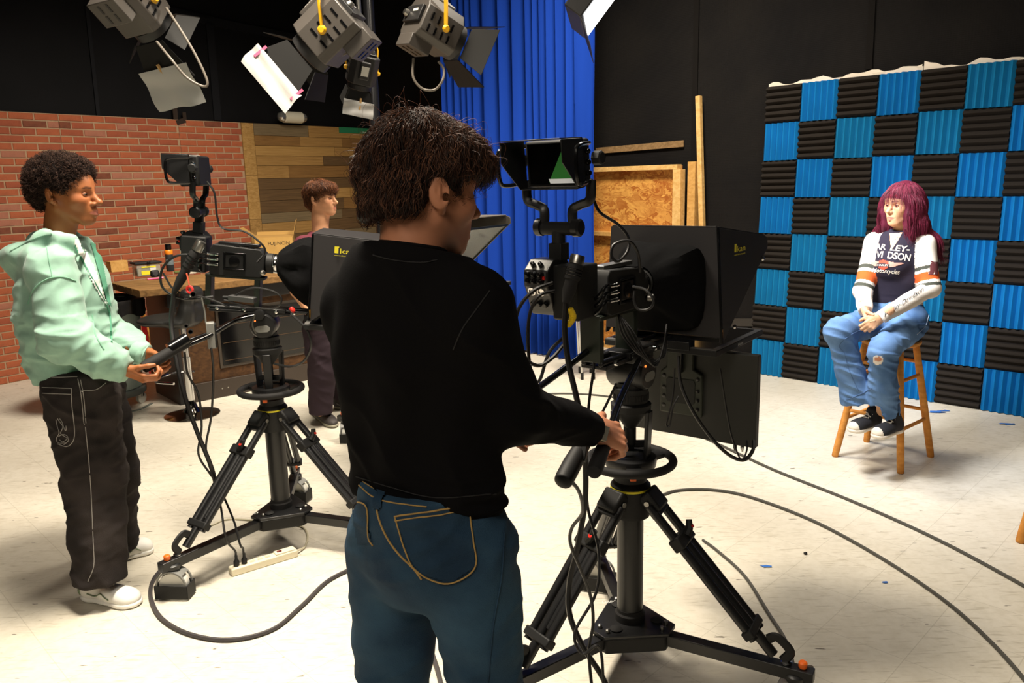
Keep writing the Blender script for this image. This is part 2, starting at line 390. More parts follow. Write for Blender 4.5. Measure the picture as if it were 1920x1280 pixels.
def wall_material():
    m = mat('black_fabric_wall', (27, 25, 24), 0.9, var=0.5, vscale=1.6, rgb2=(20, 19, 20), spec=0.15)
    N = m.node_tree.nodes; L = m.node_tree.links; b = N['Principled BSDF']; tc = N.new('ShaderNodeTexCoord')
    vo = N.new('ShaderNodeTexVoronoi'); vo.inputs['Scale'].default_value = 70; vo.inputs['Randomness'].default_value = 0.15; L.new(tc.outputs['Object'], vo.inputs[0])
    bp = N.new('ShaderNodeBump'); bp.inputs['Strength'].default_value = 0.5; bp.inputs['Distance'].default_value = 0.006; L.new(vo.outputs['Distance'], bp.inputs['Height']); L.new(bp.outputs[0], b.inputs['Normal'])
    return m
WALL_M = wall_material(); NAVY_M = mat('navy_black_paint', (11, 11, 14), 0.75, var=0.4, vscale=2.0, spec=0.2)
def slab(name, poly, off, m): return MB().prism(poly, off).build(name, m, smooth=False, kind='structure')
slab('floor', [pA, pD, pB, CORN], V(0, 0, -0.1), FLOOR_M)
slab('ceiling', [p + V(0, 0, ROOM_H) for p in (pA, pD, pB, CORN)], V(0, 0, 0.1), mat('black_ceiling', (16, 16, 18), 0.9))
def wall(name, a, b, out, m): slab(name, [a, b, b + V(0, 0, ROOM_H), a + V(0, 0, ROOM_H)], np.asarray(out) * 0.1, m)
wall('wall_left', pA, CORN, NL, NAVY_M); wall('wall_right', CORN, pB, NR, WALL_M)
wall('wall_back', pA, pD, -NR, NAVY_M); wall('wall_front', pD, pB, -NL, NAVY_M)
# wall seams and rails (upper left frame rails, panel joints on the right wall)
def on_left(x, y): return onpl(x, y, NL * (CLW - 0.012), NL)
def on_right(x, y): return onpl(x, y, NR * (CR - 0.012), NR)
k = 1
for pts, wd, pl in [([(100, -30), (420, 45), (700, 100)], 0.09, on_left), ([(162, 10), (184, 218)], 0.035, on_left), ([(392, 40), (408, 226)], 0.09, on_left), ([(330, 20), (392, 32)], 0.03, on_left)]:
    mb = MB(); q = [pl(*p) for p in pts]
    for a, b in zip(q[:-1], q[1:]): mb.bar(a, b, wd, 0.02, up=NL)
    mb.build('trim_%d' % k, mat('wall_rail', (19, 20, 24), .75, spec=.2), kind='structure'); k += 1
for xs in [((1307, -20), (1296, 520)), ((1637, -20), (1629, 130))]:
    MB().bar(on_right(*xs[0]), on_right(*xs[1]), 0.05, 0.012, up=NR).build('trim_%d' % k, mat('wall_seam_strip', (24, 22, 21), .9, spec=.1), kind='structure'); k += 1
bb = MB(); bb.bar(CORN + UR * 2.2 - NR * 0.012 + V(0, 0, 0.06), CORN + UR * 9 - NR * 0.012 + V(0, 0, 0.06), 0.02, 0.12)
bb.build('baseboard_right', mat('black_baseboard', (24, 22, 21), 0.5), kind='structure')
# cable trunking low on the right wall, beside the foam
MB().bar(on_right(1330, 604), on_right(1420, 604), 0.07, 0.03, up=NR).build('trim_%d' % k, mat('wall_trunking', (46, 42, 38), 0.6), kind='structure'); k += 1

# ---------------------------------------------------------------- faux brick panels on the left wall
CB = 8.022; ROWP = 2.44 / 36; BRP = 0.2177; JO = 3.2677
BRICK_M = [mat('brick_orange', (172, 92, 58), 0.85, var=0.22, vscale=9, bump=0.25, bscale=120), mat('brick_red', (160, 82, 54), 0.85, var=0.25, vscale=9, bump=0.25, bscale=120),
           mat('brick_pink', (168, 108, 86), 0.85, var=0.2, vscale=9, bump=0.25, bscale=120), mat('brick_brown', (128, 70, 48), 0.85, var=0.35, vscale=12, bump=0.25, bscale=120)]
MORTAR_M = mat('brick_mortar', (172, 142, 112), 0.9, var=0.15, vscale=20)
BW, BH, BD = BRP - 0.011, ROWP - 0.0115, 0.005
def brick_mesh(m):
    bm = bmesh.new(); x, z, c = BW / 2, BH / 2, 0.003
    a = [bm.verts.new(p) for p in ((-x, 0, -z), (x, 0, -z), (x, 0, z), (-x, 0, z))]; b = [bm.verts.new(p) for p in ((-x + c, -BD, -z + c), (x - c, -BD, -z + c), (x - c, -BD, z - c), (-x + c, -BD, z - c))]
    bm.faces.new(b)
    for i in range(4): bm.faces.new((a[i], a[(i + 1) % 4], b[(i + 1) % 4], b[i]))
    bmesh.ops.recalc_face_normals(bm, faces=bm.faces); me = bpy.data.meshes.new('brick'); bm.to_mesh(me); bm.free()
    for p in me.polygons:
        if p.normal.y > 0.9: p.flip()
    me.materials.append(m); return me
BRICK_ME = [brick_mesh(m) for m in BRICK_M]; RZL = math.atan2(UL[1], UL[0])
def brick_panel(u0, u1, label):
    base = NL * CB + UL * ((u0 + u1) / 2); root = thing('brick_panel', base, label, 'brick panel', 'faux brick panels along the left wall')
    MB().prism([NL * CB + UL * u + V(0, 0, z) for u, z in ((u0 + .001, 0), (u1 - .001, 0), (u1 - .001, 2.44), (u0 + .001, 2.44))], NL * 0.05).build('backing', MORTAR_M, root, smooth=False)
    for r in range(36):
        z = 2.44 - (r + 0.5) * ROWP; ph = JO if r % 2 == 0 else JO + BRP / 2; k0 = math.floor((u0 - ph) / BRP)
        for kk in range(k0, k0 + 9):
            a, b = max(ph + kk * BRP + .0055, u0 + .002), min(ph + (kk + 1) * BRP - .0055, u1 - .002)
            if b - a < 0.03: continue
            t = rnd.random(); i = 0 if t < .5 else 1 if t < .8 else 2 if t < .91 else 3
            o = bpy.data.objects.new('brick', BRICK_ME[i]); COL.objects.link(o); o.parent = root
            p = NL * (CB + rnd.uniform(-.001, .001)) + UL * ((a + b) / 2) + V(0, 0, z) - base; o.location = p.tolist(); o.rotation_euler = (0, 0, RZL); o.scale = ((b - a) / BW, 1, 1)
brick_panel(2.48, 3.70, 'faux brick panel cut by the left picture edge, behind the boy in the mint hoodie')
brick_panel(3.70, 4.92, 'middle faux brick panel, behind the grey trash can and the bar stool')
brick_panel(4.92, 5.69, 'narrow faux brick panel adjoining the reclaimed wood planks')

# ---------------------------------------------------------------- reclaimed wood plank flats
def wood_mat(name, a, b):
    m = bpy.data.materials.new(name); m.use_nodes = True; N = m.node_tree.nodes; L = m.node_tree.links; bs = N['Principled BSDF']
    tc = N.new('ShaderNodeTexCoord'); oi = N.new('ShaderNodeObjectInfo'); mp = N.new('ShaderNodeMapping'); mp.inputs['Scale'].default_value = (1.5, 14, 14)
    ad = N.new('ShaderNodeVectorMath'); ad.operation = 'ADD'; L.new(tc.outputs['Object'], ad.inputs[0]); L.new(oi.outputs['Random'], ad.inputs[1]); L.new(ad.outputs[0], mp.inputs[0])
    nz = N.new('ShaderNodeTexNoise'); nz.inputs['Scale'].default_value = 2.2; nz.inputs['Detail'].default_value = 9; nz.inputs['Distortion'].default_value = 0.8; L.new(mp.outputs[0], nz.inputs[0])
    r = N.new('ShaderNodeValToRGB'); r.color_ramp.elements[0].position = .3; r.color_ramp.elements[1].position = .7; r.color_ramp.elements[0].color = lin(*a); r.color_ramp.elements[1].color = lin(*b)
    L.new(nz.outputs['Fac'], r.inputs[0]); L.new(r.outputs[0], bs.inputs['Base Color']); bs.inputs['Roughness'].default_value = .75; bs.inputs['Specular IOR Level'].default_value = .25
    bp = N.new('ShaderNodeBump'); bp.inputs['Strength'].default_value = .25; bp.inputs['Distance'].default_value = .005; L.new(nz.outputs['Fac'], bp.inputs['Height']); L.new(bp.outputs[0], bs.inputs['Normal']); MATS[name] = m
    return m
PLANK_M = [wood_mat('plank_tan', (134, 100, 54), (172, 134, 80)), wood_mat('plank_brown', (108, 78, 42), (146, 108, 62)), wood_mat('plank_dark', (76, 58, 38), (112, 86, 56)), wood_mat('plank_grey', (98, 84, 62), (128, 110, 82)), wood_mat('plank_honey', (148, 112, 60), (180, 142, 86))]
def plank_me(m):
    me = bpy.data.meshes.new('plank'); x = 0.5
    vs = [(-x, 0, -x), (x, 0, -x), (x, 0, x), (-x, 0, x), (-x, -.014, -x), (x, -.014, -x), (x, -.014, x), (-x, -.014, x)]
    me.from_pydata(vs, [], [(4, 5, 6, 7), (0, 1, 5, 4), (1, 2, 6, 5), (2, 3, 7, 6), (3, 0, 4, 7)]); me.materials.append(m); return me
PLANK_ME = [plank_me(m) for m in PLANK_M]
def plank_flat(org, u, nout, length, label, vert, seed):
    """org: floor corner on the face; u: direction; nout: away from the viewer"""
    R = random.Random(seed); root = thing('plank_wall_panel', org + u * length / 2, label, 'wood panel', 'reclaimed wood panels in the far corner'); rz = math.atan2(u[1], u[0])
    MB().prism([org + u * a + V(0, 0, z) for a, z in ((0, 0), (length, 0), (length, 2.44), (0, 2.44))], nout * 0.05).build('backing', MATS['plank_dark'], root, smooth=False)
    def pl(a, b, z0, z1, i):
        o = bpy.data.objects.new('plank', PLANK_ME[i]); COL.objects.link(o); o.parent = root
        p = org + u * ((a + b) / 2) + V(0, 0, (z0 + z1) / 2) - nout * R.uniform(0, .004) - root_loc(root); o.location = p.tolist(); o.rotation_euler = (0, 0, rz); o.scale = (b - a - .004, 1, z1 - z0 - .004)
    a0 = 0.0
    if vert:
        z = 0
        for h in (0.75, 0.6, 0.5, 0.59): pl(0, 0.16, z, z + h, R.choice((0, 1, 4))); z += h
        a0 = 0.16
    z = 0.0
    while z < 2.43:
        h = min(R.choice((.10, .115, .13, .145)), 2.44 - z); h = 2.44 - z if 2.44 - z - h < .07 else h; a = a0
        while a < length - .01:
            b = min(a + R.uniform(.35, 1.3), length); b = length if length - b < .2 else b; pl(a, b, z, z + h, R.choice((0, 0, 1, 1, 2, 2, 3, 4))); a = b
        z += h
    return root
LEN1 = float(CORN @ UL) - 5.69 - 0.03
plank_flat(NL * CB + UL * 5.69, UL, NL, LEN1, 'reclaimed wood plank panel with a vertical edge board beside the brick panels', True, 3)
c2 = CORN - NR * 0.07 + UR * 0.03
plank_flat(c2, UR, NR, 1.22, 'reclaimed wood plank panel past the corner, half hidden behind the curly brown hair', False, 5)
GT = mat('green_tape', (34, 120, 82), .6)
MB().bar(NL * (CB - .022) + UL * (5.69 + LEN1 * .68) + V(0, 0, 2.405), NL * (CB - .022) + UL * (5.69 + LEN1 - .03) + V(0, 0, 2.405), .07, .006, up=NL).build('green_tape', GT, label='green tape along the top of the wood panel beside the bricks', cat='tape')
MB().bar(c2 - NR * .022 + UR * .03 + V(0, 0, 2.405), c2 - NR * .022 + UR * .35 + V(0, 0, 2.405), .07, .006, up=NR).build('green_tape', GT, label='green tape on the wood panel past the corner', cat='tape')

# ---------------------------------------------------------------- acoustic foam boards leaning on the right wall
FU, FUP, FN = V(0.7028, -0.7114, 0), V(0.0410, 0.0326, 0.9986), None
FU = nrm(FU); FUP = nrm(FUP - FU * (FUP @ FU)); FN = np.cross(FU, FUP)      # FN points away from... checked below
if FN @ NR > 0: FN = -FN                                                    # toward the viewer
F0 = V(2.121, 6.884, 0.0); TS = 0.3048
def foam_mesh(vertical, m):
    bm = bmesh.new(); n = 6; prof = [(-TS / 2 + .001, .018)]
    for i in range(n):
        x = -TS / 2 + (i + .5) * TS / n; prof += [(x - .004, .046), (x + .004, .046)]
        if i < n - 1: prof.append((-TS / 2 + (i + 1) * TS / n, .018))
    prof.append((TS / 2 - .001, .018)); e = TS / 2 - .001; rows = []
    for t in np.linspace(-e, e, 4):
        rows.append([bm.verts.new((x, d, t) if vertical else (t, d, x)) for x, d in prof])
    for a, b in zip(rows[:-1], rows[1:]):
        for i in range(len(prof) - 1): bm.faces.new((a[i], a[i + 1], b[i + 1], b[i]))
    back = [bm.verts.new(p) for p in ((-e, 0, -e), (e, 0, -e), (e, 0, e), (-e, 0, e))]; bm.faces.new(back)
    for rr, (p, q) in ((rows[0], (back[0], back[1] if vertical else back[3])), (rows[-1], (back[3] if vertical else back[1], back[2]))): bm.faces.new(rr + [q, p])
    for idx, (p, q) in ((0, (back[0], back[3] if vertical else back[1])), (-1, (back[1] if vertical else back[3], back[2]))): bm.faces.new([r[idx] for r in rows] + [q, p])
    bmesh.ops.recalc_face_normals(bm, faces=bm.faces); me = bpy.data.meshes.new('foam_tile'); bm.to_mesh(me); bm.free(); me.materials.append(m); return me
BLUE_F = [foam_mesh(True, mat('foam_blue', (16, 112, 182), .9, var=.12, vscale=3, spec=.1)), foam_mesh(True, mat('foam_blue_teal', (20, 114, 166), .9, var=.12, vscale=3, spec=.1))]
BLACK_F = foam_mesh(False, mat('foam_black', (40, 36, 33), .95, spec=.1))
FM = Matrix((tuple(FU), tuple(FN), tuple(FUP))).transposed()
if FM.determinant() < 0: FM = Matrix((tuple(FU), tuple(FN), tuple(FUP))).transposed()
def foam_board(c0, c1, label, rag):
    o0 = F0 + FU * c0 * TS; root = thing('foam_board', o0, label, 'foam board', 'acoustic foam boards leaning on the right wall')
    W_ = (c1 - c0) * TS
    mb = MB(); mb.prism([o0 + FU * a + FUP * z - FN * .001 for a, z in ((.003, .004), (W_ - .003, .004), (W_ - .003, 2.47), (.003, 2.44))], -FN * .02); mb.build('backing_board', mat('white_board', (226, 214, 196), .8), root, smooth=False)
    top = []; n = 26
    for i in range(n + 1):
        a = W_ * i / n; top.append((a, 2.455 + .022 * math.sin(i * 1.1 + rag) * math.sin(i * .37 + rag) + .022 * i / n + (.03 if rag > 1 and i < 3 else 0)))
    mb = MB(); vs = []; fs = []
    for i, (a, z) in enumerate(top):
        a = min(max(a, .004), W_ - .012)
        for dz, dd in ((2.40 - z, .004), (0.0, .004 + .012 * math.sin(i * .9)), (-.004, -.012)): vs.append(o0 + FU * a + FUP * (z + dz) + FN * dd)
    for i in range(n):
        for j in range(2): fs.append((i * 3 + j, i * 3 + 3 + j, i * 3 + 4 + j, i * 3 + 1 + j))
    mb.add(vs, fs).build('torn_paper_edge', mat('white_paper', (236, 224, 208), .7), root)
    for c in range(c0, c1):
        for r in range(8):
            blue = (c + r) % 2 == 1; o = bpy.data.objects.new('foam_tile', rnd.choice(BLUE_F) if blue else BLACK_F); COL.objects.link(o); o.parent = root
            jx, jz = rnd.uniform(-.003, .003), rnd.uniform(-.003, .003)
            p = FU * ((c - c0 + .5) * TS + jx) + FUP * ((7 - r + .5) * TS + jz + .002)
            if blue and False: pass
            M4 = FM.to_4x4() @ Matrix.Rotation(rnd.uniform(-.012, .012), 4, 'Y'); M4.translation = Vector(p.tolist()); o.matrix_local = M4
foam_board(0, 4, 'left board of blue and black foam tiles, beside the bare black wall', .4)
foam_board(4, 8, 'right board of blue and black foam tiles, cut by the right picture edge', 1.9)

# ---------------------------------------------------------------- blue stage curtain
CC = 5.72
def on_cur(x, y): return onpl(x, y, NR * CC, NR)
u_l, u_r = float(on_cur(836, 300) @ UR), float(on_cur(1105, 300) @ UR)
vs, fs = [], []; nu, nz = 330, 9; R_ = random.Random(11); ph = 0; amp = []; phs = []; cu = u_l; us = np.linspace(u_l, u_r, nu)
freq = np.array([1.0 + .45 * math.sin(i * .031) + .3 * math.sin(i * .083 + 1) for i in range(nu)]); phs = np.cumsum(freq) * (2 * math.pi * 15 / nu)
for j in range(nz):
    z = ROOM_H * (1 - j / (nz - 1)) + .03; g_ = .75 + .35 * (j / (nz - 1))
    for i in range(nu):
        a = math.sin(phs[i]) * .085 * g_ + math.sin(phs[i] * .5 + .6 + j * .02) * .03; side = math.sin(phs[i] * 2 + .5) * .012
        vs.append(UR * (us[i] + side + (.02 * math.sin(j * .8) if i > nu * .95 else 0)) + NR * (CC + a) + V(0, 0, max(z if j < nz - 1 else .012 + .01 * math.sin(i * .11), .012)))
for j in range(nz - 1):
    for i in range(nu - 1): fs.append((j * nu + i, j * nu + i + 1, (j + 1) * nu + i + 1, (j + 1) * nu + i))
cur = MB().add(vs, fs).build('stage_curtain', mat('royal_blue_velour', (24, 62, 160), .9, var=.12, vscale=2.0, spec=.08, stretch=(6, 6, .3)), label='tall royal blue pleated stage curtain in front of the black wall', cat='curtain')
sm = cur.modifiers.new('thick', 'SOLIDIFY'); sm.thickness = .004
# ---------------------------------------------------------------- timber on the right wall
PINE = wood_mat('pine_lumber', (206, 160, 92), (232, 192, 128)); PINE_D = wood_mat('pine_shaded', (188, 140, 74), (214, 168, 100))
def osb_mat():
    m = bpy.data.materials.new('osb_chipboard'); m.use_nodes = True; N = m.node_tree.nodes; L = m.node_tree.links; bs = N['Principled BSDF']; tc = N.new('ShaderNodeTexCoord')
    vo = N.new('ShaderNodeTexVoronoi'); vo.inputs['Scale'].default_value = 16; mp = N.new('ShaderNodeMapping'); mp.inputs['Scale'].default_value = (1, 1, 1.9); L.new(tc.outputs['Object'], mp.inputs[0])
    nz = N.new('ShaderNodeTexNoise'); nz.inputs['Scale'].default_value = 5; nz.inputs['Detail'].default_value = 8; nz.inputs['Distortion'].default_value = 2.5; L.new(mp.outputs[0], nz.inputs[0])
    ad = N.new('ShaderNodeMix'); ad.data_type = 'RGBA'; ad.inputs[0].default_value = .35; L.new(mp.outputs[0], ad.inputs[6]); L.new(nz.outputs['Color'], ad.inputs[7]); L.new(ad.outputs[2], vo.inputs[0])
    sx = N.new('ShaderNodeSeparateXYZ'); L.new(vo.outputs['Color'], sx.inputs[0]); av = N.new('ShaderNodeMath'); av.operation = 'ADD'; L.new(sx.outputs[0], av.inputs[0]); L.new(nz.outputs['Fac'], av.inputs[1])
    r = N.new('ShaderNodeValToRGB'); r.color_ramp.elements[0].position = .35; r.color_ramp.elements[0].color = lin(168, 96, 34); r.color_ramp.elements[1].position = .95; r.color_ramp.elements[1].color = lin(226, 168, 84)
    dv = N.new('ShaderNodeMath'); dv.operation = 'MULTIPLY'; dv.inputs[1].default_value = .62; L.new(av.outputs[0], dv.inputs[0]); L.new(dv.outputs[0], r.inputs[0]); L.new(r.outputs[0], bs.inputs['Base Color']); bs.inputs['Roughness'].default_value = .6
    return m
def wp(c): return lambda x, y: onpl(x, y, NR * c, NR)
pf = wp(6.36); a_l, a_r = float(pf(1085, 380) @ UR), float(pf(1268, 380) @ UR); ztop = float(pf(1268, 308)[2])
root = thing('osb_flat', NR * 6.40 + UR * ((a_l + a_r) / 2), 'pine framed chipboard flat standing between curtain and foam', 'stage flat')
def rc(u0, u1, z0, z1, c0, c1, name, m): 
    return MB().prism([NR * c0 + UR * u + V(0, 0, z) for u, z in ((u0, z0), (u1, z0), (u1, z1), (u0, z1))], NR * (c1 - c0)).build(name, m, root, bevel=.002, smooth=False)
rc(a_l, a_r, 0.0, ztop - .01, 6.44, 6.455, 'chipboard', osb_mat())
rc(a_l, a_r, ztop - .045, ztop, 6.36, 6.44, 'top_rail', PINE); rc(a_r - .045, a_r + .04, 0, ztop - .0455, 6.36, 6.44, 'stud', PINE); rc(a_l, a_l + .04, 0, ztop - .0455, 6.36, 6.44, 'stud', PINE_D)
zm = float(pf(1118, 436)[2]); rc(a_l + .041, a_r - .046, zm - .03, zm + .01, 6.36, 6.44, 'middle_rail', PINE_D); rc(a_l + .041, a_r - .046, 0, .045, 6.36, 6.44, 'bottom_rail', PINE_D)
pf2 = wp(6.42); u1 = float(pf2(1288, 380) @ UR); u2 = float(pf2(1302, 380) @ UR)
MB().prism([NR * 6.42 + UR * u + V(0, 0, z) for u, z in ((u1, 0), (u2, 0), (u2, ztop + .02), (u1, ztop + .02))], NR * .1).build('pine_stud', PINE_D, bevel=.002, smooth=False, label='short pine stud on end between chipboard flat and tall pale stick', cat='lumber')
q0, q1 = wp(6.47)(1310, 180), wp(6.40)(1322, 620); q1 = q0 + (q1 - q0) * (q0[2] / (q0[2] - q1[2]) * .996)
MB().bar(q0, q1, .045, .045, up=NR).build('lumber_stick', PINE, bevel=.002, smooth=False, label='tall pale square pine stick leaning upright on the black wall', cat='lumber')
MB().bar(wp(CR - .02)(1118, 283), wp(CR - .02)(1282, 269), .06, .018, up=NR).build('wood_batten', wood_mat('weathered_batten', (120, 94, 62), (156, 126, 88)), bevel=.002, smooth=False, label='weathered wooden batten screwed across the black wall above the chipboard', cat='batten')
# ---------------------------------------------------------------- shared materials
BLK = mat('black_anodised', (24, 24, 25), .38, spec=.5); BLKM = mat('black_matte_plastic', (22, 22, 22), .6, spec=.35); RUB = mat('black_rubber', (30, 29, 29), .75, spec=.3)
BLKG = mat('black_gloss', (14, 14, 15), .18); GREYP = mat('grey_plastic', (124, 124, 120), .5); WHITEP = mat('white_plastic', (214, 212, 204), .45); CHROME = mat('chrome', (205, 205, 205), .16, 1.0); STEEL = mat('brushed_steel', (170, 168, 162), .35, 1.0)
HOODM = mat('hood_black_coroplast', (40, 38, 39), .55, spec=.35); CLOTH = mat('black_velvet_shroud', (11, 11, 12), .95, spec=.1, bump=.3, bscale=20); ORANGE = mat('orange_knob', (232, 104, 24), .4); RED = mat('red_knob', (206, 40, 30), .4)
YEL = mat('yellow_print', (226, 212, 40), .6); WHT = mat('white_print', (220, 220, 216), .6); BROWNM = mat('dark_maroon_panel', (70, 34, 30), .6); GREENM = mat('screen_green', (36, 92, 34), .5, emit=.55); SCRW = mat('screen_white', (200, 198, 190), .5, emit=.5); GLASS_D = mat('dark_screen_glass', (10, 10, 11), .12)
BEAM = mat('beamsplitter_glass', (200, 208, 210), .05, alpha=.22); GOLD = mat('brass', (200, 150, 60), .3, 1.0)

def frame_of(heading, tilt):
    a = math.radians(heading); t = math.radians(tilt); h = V(math.cos(a), math.sin(a), 0); l = V(-math.sin(a), math.cos(a), 0); u = V(0, 0, 1)
    return np.stack([h * math.cos(t) + u * math.sin(t), l, u * math.cos(t) - h * math.sin(t)], 1)   # columns forward, left, up

def caster(root, p, yaw, r=.06):
    c, s = math.cos(yaw), math.sin(yaw); f = V(c, s, 0); l = V(-s, c, 0); R = np.stack([f, l, V(0, 0, 1)], 1)
    h = MB(); arc = [(r * 1.12 * math.cos(t), r + .005 + r * 1.12 * math.sin(t)) for t in np.linspace(-.1, math.pi + .1, 13)]
    inn = [(r * 1.0 * math.cos(t), r + .005 + r * 1.0 * math.sin(t)) for t in np.linspace(math.pi + .1, -.1, 13)]
    for side in (-1, 1): h.prism([p + f * a + l * side * .026 + V(0, 0, b) for a, b in arc + inn], l * side * .008)
    h.prism([p + f * a - l * .026 + V(0, 0, b) for a, b in arc[3:10] + inn[3:10]], l * .052)
    fork = h.build('caster', GREYP, root)
    MB().lathe([(.02, -.022), (r * .96, -.022), (r, -.016), (r, .016), (r * .96, .022), (.02, .022)], p + V(0, 0, r), l, 28).build('wheel', WHITEP, fork)
    gd = MB()
    for a, b, w_ in ((f * (r * 1.18), l, .075), (-f * (r * 1.18), l, .075)): gd.box(p + a + V(0, 0, .038), (.005, w_, .06), R)
    for sd in (-1, 1): gd.box(p + l * sd * .037 + V(0, 0, .038), (r * 2.36, .005, .06), R)
    gd.build('cable_guard', BLKM, fork, bevel=.001)
    MB().lathe([(.03, 0), (.034, .006), (.034, .02), (.026, .026)], p + V(0, 0, r * 2.12 + .004)).build('swivel_collar', BLK, fork)

def pedestal(name, loc, angles, radii, label, cat, headyaw, bars, letters):
    o = V(*loc); root = thing(name, o, label, cat, 'studio camera pedestals'); up = V(0, 0, 1)
    Z = lambda z: o + up * z
    MB().lathe([(.045, .20), (.045, .62)], o, n=28).build('column', BLK, root)
    MB().lathe([(.047, .19), (.052, .195), (.052, .222), (.047, .228), (.047, .24)], o, n=28).build('column_foot', RUB, root)
    # dolly: triangular plate, three square arms
    pl = MB(); pts = []
    for a in angles:
        d = V(math.cos(a), math.sin(a), 0); s = V(-d[1], d[0], 0); pts += [Z(.186) + d * .155 - s * .034, Z(.186) + d * .155 + s * .034]
    pl.prism(pts, up * .010); pl.prism(pts, -up * .004 + up * 0).build('dolly_plate', BLK, root, bevel=.003)
    under = MB(); under.prism([Z(.125) + (p - Z(.186)) * .93 for p in pts], up * .058).build('dolly_body', BLKM, root, bevel=.006)
    for i, (a, r) in enumerate(zip(angles, radii)):
        d = V(math.cos(a), math.sin(a), 0); s = V(-d[1], d[0], 0)
        arm = MB().bar(Z(.158) + d * .10, Z(.158) + d * r, .042, .042).build('dolly_arm', BLK, root, bevel=.003)
        MB().lathe([(.012, 0), (.014, .004), (.014, .018), (.010, .022)], Z(.181) + d * (r - .035), n=14).build('lock_pin', ORANGE, arm)
        MB().lathe([(.016, 0), (.018, .006), (.006, .010)], Z(.181) + d * (r - .085), n=16).build('level_button', CHROME, arm)
        for k in (-1, 1): MB().lathe([(.008, 0), (.008, .010), (.004, .013)], Z(.197) + d * .125 + s * .02 * k, n=10).build('bolt', STEEL, arm)
        MB().lathe([(.02, 0), (.022, .004), (.014, .01)], Z(.197) + d * .09 + s * .024, n=14).build('rubber_foot', RUB, arm)
        caster(root, o + d * (r - .055), a + 1.2 + i * .9)
        # leg: hinge block, two upper rods, three lower tubes with collars and a lever
        top = Z(.655) + d * .075; bot = Z(.215) + d * (r - .14); t = nrm(bot - top); L_ = np.linalg.norm(bot - top)
        leg = MB(); leg.box(top + d * .006, (.075, .085, .05), np.stack([t, s, np.cross(t, s)], 1)); lg = leg.build('leg', BLKM, root, bevel=.008)
        rods = MB()
        for k in (-1, 1): rods.cyl(top + s * .040 * k + t * .01, top + s * .040 * k + t * L_ * .9, .0155, n=12)
        rods.build('outer_tube', BLK, lg)
        inn = MB(); inn.cyl(top + t * L_ * .27, bot + t * .02, .0175, n=12); inn.cyl(top + s * .019 + t * L_ * .28, bot - t * .12 + s * .019, .012, n=10); inn.build('inner_tube', BLK, lg)
        Rt = np.stack([t, s, np.cross(t, s)], 1)
        MB().box(top + t * L_ * .27, (.045, .122, .042), Rt).build('upper_collar', BLKM, lg, bevel=.006)
        MB().box(top + t * L_ * .86, (.03, .120, .038), Rt).build('lower_collar', BLKM, lg, bevel=.005)
        MB().box(top + t * .045, (.022, .10, .03), Rt).build('hinge_strap', BLKM, lg, bevel=.004)
        out = np.cross(t, s); out = out if out[2] > 0 else -out
        lev = MB(); lev.tube([top + t * L_ * .27 + out * .02, top + t * L_ * .25 + out * .035 + s * .02, top + t * L_ * .21 + out * .05 + s * .03], [.014, .013, .011], 8); lv = lev.build('clamp_lever', BLKM, lg)
        MB().lathe([(.008, 0), (.008, .004), (.003, .005)], top + t * L_ * .245 + out * .046 + s * .024, out, 10).build('red_dot', RED, lv)
        for k in (-1, 1): MB().lathe([(.009, 0), (.009, .004)], top + s * .044 * k, s * k, 12).build('hinge_bolt', STEEL, lg)
        ft = MB(); ft.tube(spline([bot - t * .03 + out * .02, bot + out * .05 - t * .02, bot + out * .055 + t * .035, bot + t * .05 + out * .015], 6), .008, 8, flat=2.0); ft.build('foot_latch', BLKM, lg)
    hb = MB(); hb.lathe([(.05, .585), (.066, .59), (.068, .60), (.068, .70), (.055, .715), (.055, .74)], o, n=24); hb.build('spider_hub', BLKM, root)
    MB().lathe([(.069, .688), (.0695, .690), (.0695, .694), (.069, .696)], o, n=24, cap=False).build('yellow_band', YEL, root)
    rg = MB(); rg.torus(Z(.785), .142, .0145); rng = rg.build('steering_ring', RUB, root)
    sp = MB(); sp.lathe([(.03, .765), (.085, .768), (.088, .785), (.085, .80), (.06, .804), (.058, .798), (.03, .798)], o, n=32)
    for k in range(3): aa = k * 2.094 + .5; sp.bar(Z(.778) + V(math.cos(aa), math.sin(aa), 0) * .08, Z(.785) + V(math.cos(aa), math.sin(aa), 0) * .14, .05, .014)
    sp.build('ring_hub', BLK, rng)
    MB().box(Z(.756) + V(-.005, -.088, 0), (.02, .012, .026)).build('orange_lock_tab', ORANGE, rng, bevel=.002)
    for k in range(3):
        aa = headyaw + k * 2.094 + .6; d = V(math.cos(aa), math.sin(aa), 0); s = V(-d[1], d[0], 0)
        MB().prism([Z(.80) + d * .052 - s * .018, Z(.80) + d * .052 + s * .018, Z(.80) + d * .066 + s * .018, Z(.80) + d * .066 - s * .018], up * .165 + d * .006).build('riser_post', BLK, root, bevel=.003)
    bw = MB(); bw.lathe([(.012, .875), (.016, .90), (.022, .905), (.05, .945), (.066, .962), (.068, .985), (.060, .99)], o, n=28); bw.build('bowl', BLKM, root)
    kb = MB(); kb.lathe([(.010, .835), (.018, .84), (.018, .90), (.012, .91)], o, n=14); kb.bar(Z(.842) + V(-.05, 0, 0), Z(.842) + V(.05, 0, 0), .022, .022); kb.build('bowl_clamp_knob', BLKM, root, bevel=.004)
    # fluid head
    hd = MB(); hd.lathe([(.056, .99), (.058, .995), (.058, 1.04), (.05, 1.045), (.05, 1.06)], o, n=36); hb_ = hd.build('pan_base', BLKM, root)
    rb = MB()
    for k in range(36): aa = k * math.pi / 18; rb.box(Z(1.012) + V(math.cos(aa), math.sin(aa), 0) * .058, (.004, .005, .02), np.stack([V(math.cos(aa), math.sin(aa), 0), V(-math.sin(aa), math.cos(aa), 0), up], 1))
